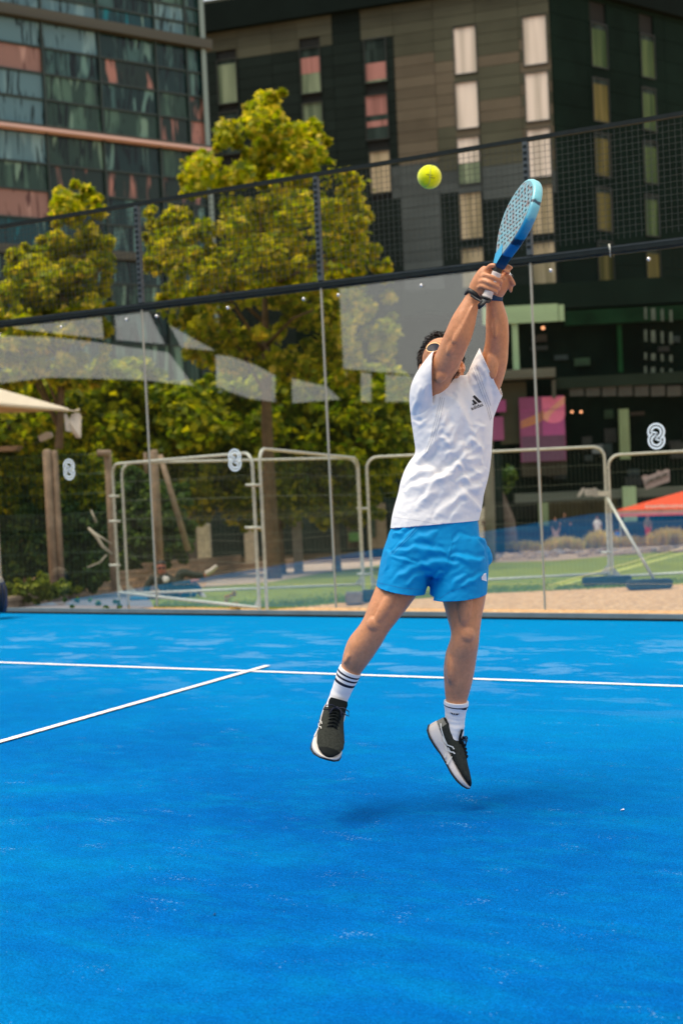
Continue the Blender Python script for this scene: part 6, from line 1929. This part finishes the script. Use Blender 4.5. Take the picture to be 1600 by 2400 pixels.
# sunglasses
gl = bpy.data.objects.new('sunglasses', None)
COL.objects.link(gl); gl.parent = man; gl.location = HC-origin(man)
LX = 0.034
def ringp(cx, rx, rz, n=40):
    return [Hp(cx+rx*math.cos(2*math.pi*k/n), 0.099-0.35*(cx+rx*math.cos(2*math.pi*k/n))**2*8+0.0*k, 0.014+rz*math.sin(2*math.pi*k/n)) for k in range(n)]
for s in (-1, 1):
    rp = ringp(LX*s, 0.0265, 0.0240)
    mb = MB(); mb.tube(rp+[rp[0], rp[1]], 0.0015, 8, False); mb.build('rim', M_GOLDW, gl, True)
    c0 = sum(rp, Vector((0, 0, 0)))/len(rp)
    v = [c0+hf*0.002]+[c0.lerp(p, .5)+hf*0.0013 for p in rp]+rp; k = len(rp)
    f = [(0, 1+i, 1+(i+1) % k) for i in range(k)]+[(1+i, 1+k+i, 1+k+(i+1) % k, 1+(i+1) % k) for i in range(k)]
    obj('lens', v, f, M_LENS, gl, True)
    mb = MB(); mb.tube([Hp(0.0605*s, 0.091, 0.018), Hp(0.070*s, 0.082, 0.020), Hp(0.076*s, 0.060, 0.017), Hp(0.0805*s, 0.012, 0.012), Hp(0.0815*s, -0.01, -0.003)], [0.0018, 0.0016, 0.0013, 0.0013, 0.0013], 6); mb.build('temple', M_INK if False else M_BLACKR, gl, True)
mb = MB(); mb.tube([Hp(-0.009, 0.099, 0.018), Hp(0, 0.103, 0.022), Hp(0.009, 0.099, 0.018)], 0.0014, 6); mb.tube([Hp(-0.020, 0.098, 0.034), Hp(0, 0.101, 0.037), Hp(0.020, 0.098, 0.034)], 0.0012, 6); mb.build('bridge', M_GOLDW, gl, True)

# ------------------------------------------------------------------ bands on the wrists
def wrist_band(c, axis, a, b, half, mt, name):
    axis = axis.normalized(); sd = axis.cross(_F).normalized(); dp = sd.cross(axis)
    mb = MB(); n = 32; v, f = [], []
    for (o_, r_) in ((-half, 1), (-half*.9, 1.06), (half*.9, 1.06), (half, 1)):
        for k in range(n):
            q = 2*math.pi*k/n; v.append(c+axis*o_+sd*a*r_*math.cos(q)+dp*b*r_*math.sin(q))
    for i in range(3):
        for k in range(n): f.append((i*n+k, i*n+(k+1) % n, (i+1)*n+(k+1) % n, (i+1)*n+k))
    return obj(name, v, f, mt, man, True)
wrist_band(V(1110.5, 690.5, .23), vec(.78, -.62, 0).cross(Ez), .0315, .0265, .0085, M_BLACKR, 'wristband')
wrist_band(V(1157, 698, .182), vec(.06, 1, .1), .0315, .0255, .011, M_BANDB, 'wristband')
mb = MB(); c_ = V(1098, 683, .236); ax_ = vec(.78, -.62, 0).cross(Ez).normalized()
v, f = ellip(V(1094.5, 683, .232), (ax_, vec(.3, .2, .9).normalized(), ax_.cross(vec(.3, .2, .9).normalized())), (.015, .016, .007), 16); mb.add(v, f)
mb.build('watch_case', M_BLACKR, man, True)

# ------------------------------------------------------------------ the racket, held in both hands
M_RIM = N('racket_rim')
def racket():
    DR = D0-0.27
    But, Top = P(1139, 700, DR), P(1252, 421, DR-0.06)
    Lx = (Top-But); Ln = Lx.length; Lx.normalize()
    pr = vec(0.92, -0.39, 0.0); pr = (pr-Lx*pr.dot(Lx)).normalized(); tw = Lx.cross(pr).normalized()
    if tw.dot(Ez) < 0: tw = -tw
    Wd = (pr*0.30+tw*0.954).normalized()          # across the face: its near edge lies on the right
    Nn = (tw*0.30-pr*0.954).normalized()          # normal of the face we see
    sc = Ln/0.455
    T = lambda x, y, z: But+(Lx*x+Wd*y+Nn*z)*sc
    rk = empty('padel_racket', But, 'light blue perforated padel racket with white grip held overhead', 'racket')
    th = 0.019
    # outline of the head and throat, half width against length
    prof = [(0.118, 0.014), (0.135, 0.020), (0.155, 0.034), (0.175, 0.052), (0.195, 0.070), (0.220, 0.090), (0.250, 0.107), (0.285, 0.119), (0.320, 0.1235), (0.355, 0.119), (0.390, 0.105), (0.415, 0.087), (0.435, 0.065), (0.448, 0.040), (0.4545, 0.016)]
    xs_ = np.interp(np.linspace(0, 1, 60), np.linspace(0, 1, len(prof)), [p[0] for p in prof]); ws_ = np.interp(np.linspace(0, 1, 60), np.linspace(0, 1, len(prof)), [p[1] for p in prof])
    out = [(x, w) for x, w in zip(xs_, ws_)]+[(x, -w) for x, w in list(zip(xs_, ws_))[::-1]]
    k = len(out)
    cxm = 0.30
    def inset(p, q):
        dx, dy = p[0]-cxm, p[1]; l_ = math.hypot(dx, dy) or 1
        return (p[0]-dx/l_*q, p[1]-dy/l_*q*1.0)
    rings = [[(*inset(p, 0.011), th) for p in out], [(*inset(p, 0.004), th*.90) for p in out], [(*p, th*.55) for p in out], [(*p, -th*.55) for p in out], [(*inset(p, 0.004), -th*.9) for p in out], [(*inset(p, 0.011), -th) for p in out]]
    v = [T(*p) for r_ in rings for p in r_]
    f = [(i*k+j, i*k+(j+1) % k, (i+1)*k+(j+1) % k, (i+1)*k+j) for i in range(5) for j in range(k)]
    w = M_RIM
    g = w.n('ShaderNodeNewGeometry')
    vm = w.n('ShaderNodeVectorMath', operation='SUBTRACT'); w.l(g.outputs['Position'], vm.inputs[0]); vm.inputs[1].default_value = But
    dt = w.n('ShaderNodeVectorMath', operation='DOT_PRODUCT'); w.l(vm.outputs[0], dt.inputs[0]); dt.inputs[1].default_value = Lx
    t = dt.outputs['Value']
    nz = w.noise(w.coord(), 26, 3)
    t2 = w.math('ADD', t, w.math('MULTIPLY', w.math('SUBTRACT', nz, .5), 0.05))
    s_ = 1/0.5
    c = w.ramp(w.math('MULTIPLY', t2, s_), [(0.0, (0.01, 0.10, 0.26)), (.33, (0.005, 0.01, 0.04)), (.345, (0.01, 0.13, 0.36)), (.41, (0.01, 0.13, 0.36)), (.425, (0.004, 0.012, 0.05)), (.465, (0.004, 0.012, 0.05)), (.48, (0.006, 0.17, 0.40)), (.62, (0.01, 0.26, 0.50)), (.64, (0.10, 0.42, 0.58)), (.73, (0.16, 0.50, 0.62)), (.74, (0.02, 0.05, 0.08)), (.765, (0.02, 0.05, 0.08)), (.78, (0.18, 0.55, 0.64)), (.93, (0.25, 0.62, 0.68)), (.94, (0.40, 0.34, 0.33))])
    w.color(c); w.set(Roughness=0.28, Specular_IOR_Level=0.5)
    wv = w.math('SINE', w.math('MULTIPLY', t, 2200)); w.bump(wv, 0.10, 0.001)
    obj('frame', v, f, w.m, rk, True)
    # the two faces
    wf = N('racket_face'); cc = wf.coord()
    nf = wf.noise(cc, 55, 4, 0.75); nf2 = wf.noise(cc, 30, 4, .7)
    col = wf.ramp(nf2, [(0.35, (0.13, 0.36, 0.44)), (0.55, (0.24, 0.44, 0.50)), (0.7, (0.02, 0.32, 0.42))])
    col = wf.mix(wf.ramp(nf, [(0.50, 0.0), (0.56, 0.9)]), col, (0.24, 0.15, 0.13))
    wf.color(col); wf.set(Roughness=0.4)
    for s in (1, -1):
        rr_ = [inset(p, 0.0105) for p in out]
        v = [T(*p, th*s+0.0008*s) for p in rr_]
        obj('hitting_face', v, [tuple(range(k))], wf.m, rk)
        hm = MB()
        for i in range(-6, 7):
            for j in range(0, 9):
                hx_, hy_ = 0.195+j*0.027+((i*0.0117) % 0.027), i*0.0180
                wl = np.interp(hx_, [p[0] for p in prof], [p[1] for p in prof])
                if abs(hy_) > wl-0.024 or hx_ > 0.425: continue
                ring = [T(hx_+0.0048*math.cos(a), hy_+0.0060*math.sin(a), (th+0.0014)*s) for a in np.linspace(0, 2*math.pi, 10, endpoint=False)]
                hm.add(ring, [tuple(range(10))])
        hm.build('drilled_holes', mat('hole_dark', (0.02, 0.02, 0.025), .6), rk)
    v = [T(0.130, -.017, th+.0022), T(0.130, .017, th+.0022), T(0.165, .034, th+.0022), T(0.205, 0.0, th+.0022), T(0.165, -.034, th+.0022)]
    obj('throat_panel', v, [(0, 1, 2, 3, 4)], mat('throat_blue', (0.02, 0.33, 0.58), .3), rk)
    # handle
    v, f = loft3([(T(0.100, 0, 0), 0.0145, 0.0165), (T(0.130, 0, 0), 0.015, 0.0165)], ref=Nn, n=16); obj('handle_collar', v, f, M_BLACKR, rk, True)
    M_GRIP = mat('white_overgrip', (0.60, 0.56, 0.53), .8, var=.06)
    rows = []
    for i in range(46):
        x = 0.004+0.098*i/45; r_ = 0.0162*(1.0+0.04*(abs((x*100) % 1.4-.7)))*(1.12 if x < .012 else 1)
        rows.append((T(x, 0, 0), r_, r_*1.08))
    v, f = loft3(rows, ref=Nn, n=20, sub=1); obj('grip', v, f, M_GRIP, rk, True)
    v, f = loft3([(T(-0.004, 0, 0), 0.0185, 0.0195), (T(0.006, 0, 0), 0.0190, 0.020)], ref=Nn, n=20, sub=2); obj('butt_cap', v, f, M_BLACKR, rk, True)
    mb = MB()
    a_, b_ = V(1146, 706, .285), V(1122, 722, .29)
    mb.tube([a_, V(1138, 707, .30), V(1128, 716, .30), b_], [.005, .0055, .006, .005], 8)
    mb.tube([b_, V(1121, 714, .30), V(1128, 706, .30), V(1116, 700, .275), V(1104, 692, .26)], [.0045, .004, .004, .0045, .005], 8)
    mb.build('wrist_cord', M_BLACKR, rk, True)
racket()
# ------------------------------------------------------------------ the ball
bc = P(1006, 414, 3.88)
w = N('ball_felt'); v_ = w.coord()
w.color(w.ramp(w.noise(v_, 60, 4, .7), [(0.3, (0.62, 0.72, 0.0)), (0.7, (0.86, 0.90, 0.0))])); w.set(Roughness=0.95, Specular_IOR_Level=0.1); w.b.inputs['Sheen Weight'].default_value = 0.4; w.bump(w.noise(v_, 300, 3), .6, .002)
ballr = empty('padel_ball', bc, 'fluorescent yellow ball in the air left of the racket', 'ball')
v, f = ellip(bc, (Ex, Ey, Ez), (0.0335,)*3, 40); obj('felt', v, f, w.m, ballr, True)
sp = []
for i in range(97):
    t = 2*math.pi*i/96; a = 0.75
    q = Vector((a*math.cos(t)+(1-a)*math.cos(3*t), a*math.sin(t)-(1-a)*math.sin(3*t), 2*math.sqrt(a*(1-a))*math.sin(2*t))).normalized()
    sp.append(bc+(Ex*q.x*.9+Ey*q.z+Ez*q.y).normalized()*0.0337)
mb = MB(); mb.tube(sp, 0.0011, 5, False); mb.build('seam', mat('ball_seam', (0.45, 0.50, 0.12), .8), ballr, True)
for (x0, y0, x1, y1) in ((998, 408, 1014, 411), (1004, 414, 1019, 417)):
    p_ = [(x0+(x1-x0)*i/8, y0+(y1-y0)*i/8) for i in range(9)]
    bb = bvh_of([tuple(q) for q in v], f); rv, rf = ribbon_px(bb, p_, 1.1, .0006); obj('printed_mark', rv, rf, mat('ball_print', (0.05, 0.06, 0.02), .7), ballr)
# ------------------------------------------------------------------ the man on the lounger
M_JACK = mat('dark_jacket', (0.020, 0.026, 0.020), 0.8, var=0.2); M_TROU = mat('dark_trousers', (0.018, 0.028, 0.022), 0.8, var=0.2)
M_SKINR = mat('reddish_skin', (0.42, 0.14, 0.085), 0.5, var=0.1); M_TEE = mat('white_tee', (0.7, 0.68, 0.66), 0.8, var=0.05)
M_SHOEP = mat('pale_trainers', (0.58, 0.52, 0.46), 0.7, var=0.1); M_BLUEF = mat('blue_fabric', (0.006, 0.09, 0.18), 0.8, var=0.2, scale=4)
D1 = 23.2; P1 = CF/D1
def Q(px, py, w=0.0): return P(px, py, D1-w)
def LQ(*rows, **k): return loft3([(Q(r[0], r[1], r[2]), r[3]/P1, r[4]/P1) for r in rows], **k)
b_ = Q(395, 1400); b_.z = tz(b_.x, b_.y)
lo = empty('lounger', b_+CR*0.1, 'low blue fabric lounger on the grass under the reclining man', 'lounger')
lgz = b_.z
v, f = loft3([(Q(346, 1402, -.12), .05, .22), (Q(362, 1397, -.18), .06, .20), (Q(400, 1396, -.18), .055, .20), (Q(440, 1394, -.18), .05, .20), (Q(460, 1393, -.18), .03, .18)], n=20, expo=3)
co, fs = fuse([(v, f)], 0.03, 2); obj('cushion', co, fs, M_BLUEF, lo, True)
v, f = loft3([(Q(306, 1404), .04, .2), (Q(330, 1403), .05, .24), (Q(350, 1404), .05, .24)], n=16, expo=3); obj('headrest', v, f, M_BLUEF, lo, True)
for (x, y) in ((350, 1402), (447, 1393)):
    q = Q(x, y); mb = MB(); mb.tube([q+Z*.12, Vector((q.x, q.y, lgz-.02))], 0.02, 6); mb.build('leg', M_GALV, lo)
p2 = empty('person', b_, 'man in dark jacket and sunglasses reclining on a blue lounger', 'person')
hd = [ellip(Q(378, 1328), (Ex, Ez, Ey), (.078, .10, .085), 16), ellip(Q(379, 1338, .02), (Ex, Ez, Ey), (.062, .08, .085), 16), LQ((383, 1340, 0, 6.5, 6.5), (385, 1356, 0, 7, 7)), ellip(Q(380, 1335, .105), (Ex, Ez, Ey), (.013, .015, .022), 10),
      ellip(Q(369, 1331), (Ex, Ez, Ey), (.012, .02, .03), 8), ellip(Q(388, 1331), (Ex, Ez, Ey), (.012, .02, .03), 8)]
tr_ = [LQ((378, 1352, 0, 17, 11), (388, 1368, 0, 18, 12), (405, 1380, 0, 16, 12), (425, 1380, 0, 15, 12)),
       LQ((362, 1354, .05, 7, 7), (350, 1368, .06, 6.5, 6.5), (344, 1386, .08, 5.5, 5.5), (362, 1398, .12, 4, 4), (378, 1398, .15, 3.6, 3.6)),
       LQ((396, 1356, .05, 7, 7), (412, 1368, .12, 6, 6), (432, 1366, .16, 5, 5), (452, 1362, .16, 3.8, 3.8), (462, 1360, .16, 3.4, 3.4)),
       LQ((418, 1378, .03, 9, 9), (420, 1358, .1, 8.5, 8.5), (426, 1344, .1, 8, 8), (452, 1350, .08, 6.5, 6.5), (478, 1350, .05, 4.6, 4.6), (492, 1342, .05, 3.8, 3.8)),
       LQ((420, 1382, -.05, 9, 9), (448, 1374, -.02, 8.5, 8.5), (462, 1378, 0, 7, 7), (469, 1390, 0, 5.5, 5.5), (472, 1396, 0, 4.2, 4.2))]
for k in range(4): tr_.append(LQ((376, 1397+k*1.3, .15, 1.3, 1.3), (384+k*.5, 1399+k*1.6, .16, 1.1, 1.1)))
for k in range(4): tr_.append(LQ((460, 1358+k*1.4, .16, 1.3, 1.3), (468, 1357+k*1.8, .17, 1.1, 1.1)))
co, fs = fuse(hd+tr_, 0.012, 3); obj('body', co, fs, M_SKINR, p2, True)
co, fs = fuse([LQ((376, 1349, 0, 18, 14), (386, 1366, 0, 21, 15), (402, 1380, 0, 19, 14), (420, 1384, 0, 17, 14)),
               LQ((362, 1352, .05, 9, 9), (349, 1368, .06, 9, 9), (343, 1386, .08, 7.5, 7.5), (358, 1398, .11, 6, 6)), LQ((396, 1354, .05, 9, 9), (412, 1367, .12, 8, 8), (434, 1366, .16, 7, 7), (448, 1363, .16, 5.5, 5.5))], 0.02, 3)
obj('jacket', co, fs, M_JACK, p2, True)
co, fs = fuse([LQ((416, 1381, .03, 12, 12), (419, 1358, .1, 11, 11), (428, 1342, .1, 10, 10), (452, 1348, .08, 8.5, 8.5), (478, 1350, .05, 7, 7))], 0.02, 3); obj('trousers', co, fs, M_TROU, p2, True)
co, fs = fuse([LQ((416, 1383, -.05, 11, 11), (446, 1373, -.02, 10.5, 10.5), (462, 1378, 0, 9, 9), (468, 1390, 0, 7, 7))], 0.02, 3); obj('trouser_leg', co, fs, mat('navy_trousers', (0.012, 0.05, 0.11), .8), p2, True)
v, f = loft3([(Q(383, 1353, .11), .03, .03), (Q(389, 1359, .125), .06, .03), (Q(392, 1364, .125), .04, .03)], n=12); obj('tee', v, f, M_TEE, p2, True)
for rows in (((482, 1345, .06, 6, 6), (495, 1338, .06, 6, 6.5), (508, 1326, .06, 4.5, 6)), ((473, 1393, .0, 5.5, 6), (479, 1401, .05, 5.5, 7), (488, 1411, .1, 4, 6))):
    v, f = LQ(*rows, n=16); obj('shoe', v, f, M_SHOEP, p2, True)
v, f = ellip(Q(378, 1321, -.015), (Ex, Ez, Ey), (.084, .105, .062), 16); obj('hair', v, f, M_HAIR, p2, True)
gl2 = MB()
for x in (374, 383): v, f = ellip(Q(x, 1331, .098), (Ex, Ez, Ey), (.030, .010, .021), 12); gl2.add(v, f)
gl2.tube([Q(370, 1330, .095), Q(388, 1330, .095)], .006, 6); gl2.build('sunglasses', M_LENS, p2, True)

# ------------------------------------------------------------------ people far behind
def far_person(px, pyf, hpx, d, top, legs, skin, hair_, label, seated=False, arm=0.0):
    s = hpx/(CF/d)/1.72
    b = P(px, pyf, d)
    rt = empty('person', b, label, 'person')
    A = lambda x, y, z: b+CR*x*s+FH*y*s+Z*z*s
    hip = 0.92 if not seated else 0.45
    def limb(*r): return loft3([(A(*q[:3]), q[3]*s, q[3]*s) for q in r], n=10, sub=3)
    k = hip-0.92
    pts = [ellip(A(0, 0, 1.62+k), (CR, FH, Z), (.075*s, .095*s, .115*s), 12), limb((0, 0, 1.50+k, .055), (0, 0, 1.42+k, .06)),
           loft3([(A(0, 0, .9+k), .15*s, .11*s), (A(0, 0, 1.15+k), .14*s, .10*s), (A(0, 0, 1.38+k), .18*s, .11*s), (A(0, 0, 1.45+k), .09*s, .08*s)], n=14)]
    arms = [[(sg*.19, 0, 1.38+k, .048), (sg*(.24+arm*.1), -.02, 1.12+k, .042), (sg*(.22+arm*.12), -.10-.1*arm, .90+k+.15*arm, .032), (sg*(.21+arm*.1), -.13, .80+k+.2*arm, .036)] for sg in (-1, 1)]
    if seated: lg = [[(sg*.09, 0, .45, .085), (sg*.11, -.40, .46, .07), (sg*.11, -.42, .10, .05), (sg*.11, -.5, .03, .045)] for sg in (-1, 1)]
    else: lg = [[(sg*.085, 0, .95, .095), (sg*.10, 0, .50, .065), (sg*.11, .02, .10, .045), (sg*.11, -.10, .03, .045)] for sg in (-1, 1)]
    co, fs = fuse(pts+[limb(*a) for a in arms]+[limb(*l) for l in lg], 0.022*s/1.0 if s < 2 else 0.03, 2); obj('body', co, fs, skin, rt, True)
    co, fs = fuse([loft3([(A(0, 0, .86+k), .185*s, .14*s), (A(0, 0, 1.15+k), .175*s, .13*s), (A(0, 0, 1.38+k), .21*s, .13*s), (A(0, 0, 1.47+k), .10*s, .09*s)], n=14)]+[limb(*[(q[0], q[1], q[2], .062) for q in a[:2]]) for a in arms], 0.025*s, 2); obj('shirt', co, fs, top, rt, True)
    co, fs = fuse([limb(*[(q[0], q[1], q[2], q[3]*1.3) for q in l[:3]]) for l in lg], 0.025*s, 2); obj('trousers', co, fs, legs, rt, True)
    v, f = ellip(A(0, .02, 1.665+k), (CR, FH, Z), (.085*s, .10*s, .09*s), 12); obj('hair', v, f, hair_, rt, True)
M_HB = mat('brown_hair', (0.10, 0.05, 0.02), .6); M_PINKD = mat('pink_dress', (0.48, 0.36, 0.33), .8); M_NVY = mat('navy_clothes', (0.012, 0.03, 0.07), .8)
M_REDT = mat('red_trousers', (0.62, 0.05, 0.04), .8); M_GREYT = mat('taupe_top', (0.16, 0.13, 0.10), .8); M_BRB = mat('bright_blue_top', (0.01, 0.14, 0.55), .8); M_JEAN = mat('pale_jeans', (0.10, 0.16, 0.24), .8); M_BLKT = mat('black_top', (0.02, 0.025, 0.03), .8); M_SK2 = mat('far_skin', (0.48, 0.24, 0.15), .5)
far_person(1303, 1275, 62, 71, M_BLKT, M_PINKD, M_SK2, M_HB, 'person in dark top and long pale pink skirt in front of the blue hoarding')
far_person(1325, 1268, 66, 71.5, M_BLKT, M_NVY, M_SK2, M_HAIR, 'person in dark navy clothes standing beside the one in the pale skirt', arm=.8)
far_person(1401, 1268, 58, 71, M_TEE, M_TEE, M_SK2, M_HB, 'person in a white top just left of the fence joint')
far_person(1447, 1274, 46, 71, M_BRB, M_JEAN, M_SK2, M_HAIR, 'person in bright blue seated between the fence joint and the slanting brace', seated=True)
far_person(1519, 1266, 58, 71, M_GREYT, M_REDT, M_SK2, M_HB, 'person in taupe top and red trousers under the red canopy')
far_person(1466, 1272, 46, 72, M_GREYT, M_GREYT, M_SK2, M_HAIR, 'dark haired seated person behind the slanting brace', seated=True)

# ------------------------------------------------------------------ sports bag in the court corner, small scraps on the turf
bg = P(-4, 1437, 13.75); bg.z = 0
M_NBAG = mat('navy_bag', (0.006, 0.022, 0.07), .6, var=.3); M_BBAG = mat('black_bag', (0.008, 0.01, 0.012), .6); M_GBAG = mat('grey_bag_top', (0.28, 0.25, 0.20), .7)
bag = empty('sports_bag', bg, 'navy and black sports bag standing in the court corner at the left edge', 'bag')
sB = CF/13.75
def QB(px, py, w=0.0): return P(px, py, 13.75-w)
v, f = loft3([(QB(-8, 1437)+Z*0.005, .03, .05), (QB(-8, 1434), .085, .09), (QB(-6, 1418), .10, .10), (QB(-6, 1392), .098, .10), (QB(-8, 1370), .085, .09), (QB(-10, 1364), .05, .06)], n=24); obj('bag_body', v, f, M_NBAG, bag, True)
v, f = loft3([(QB(-9, 1371), .087, .092), (QB(-10, 1358), .07, .08), (QB(-12, 1350), .03, .04)], n=20); obj('bag_top', v, f, M_GBAG, bag, True)
mb = MB(); mb.tube([QB(8, 1368, .09), QB(11, 1395, .10), QB(8, 1425, .09), QB(2, 1436, .07)], .008, 6); mb.tube([QB(-1, 1368, .10), QB(3, 1398, .105), QB(0, 1430, .09)], .010, 6); mb.build('strap', M_BBAG, bag, True)
def scrap(px, py, w, h, mt, label):
    r = ray(px, py); d = -CAM.z/r.z; q = CAM+r*d; m_ = CF/d
    mb = MB(); X_ = Vector((_R.x, _R.y, 0))*(w/m_/2); Y_ = FH*(h/m_*1.6)
    mb.add([q-X_+Z*.003, q-X_*.2-Y_+Z*.006, q+X_+Z*.004, q+X_*.7+Y_+Z*.007, q-X_*.4+Y_*.8+Z*.003], [(0, 1, 2, 3, 4)])
    tag(mb.build('paper_scrap', mt), label, 'litter')
scrap(1458, 1901, 11, 3, M_LINE, 'tiny white scrap lying on the blue turf at lower right')
scrap(502, 2147, 6, 4, M_INK, 'tiny dark speck lying on the blue turf at lower left')
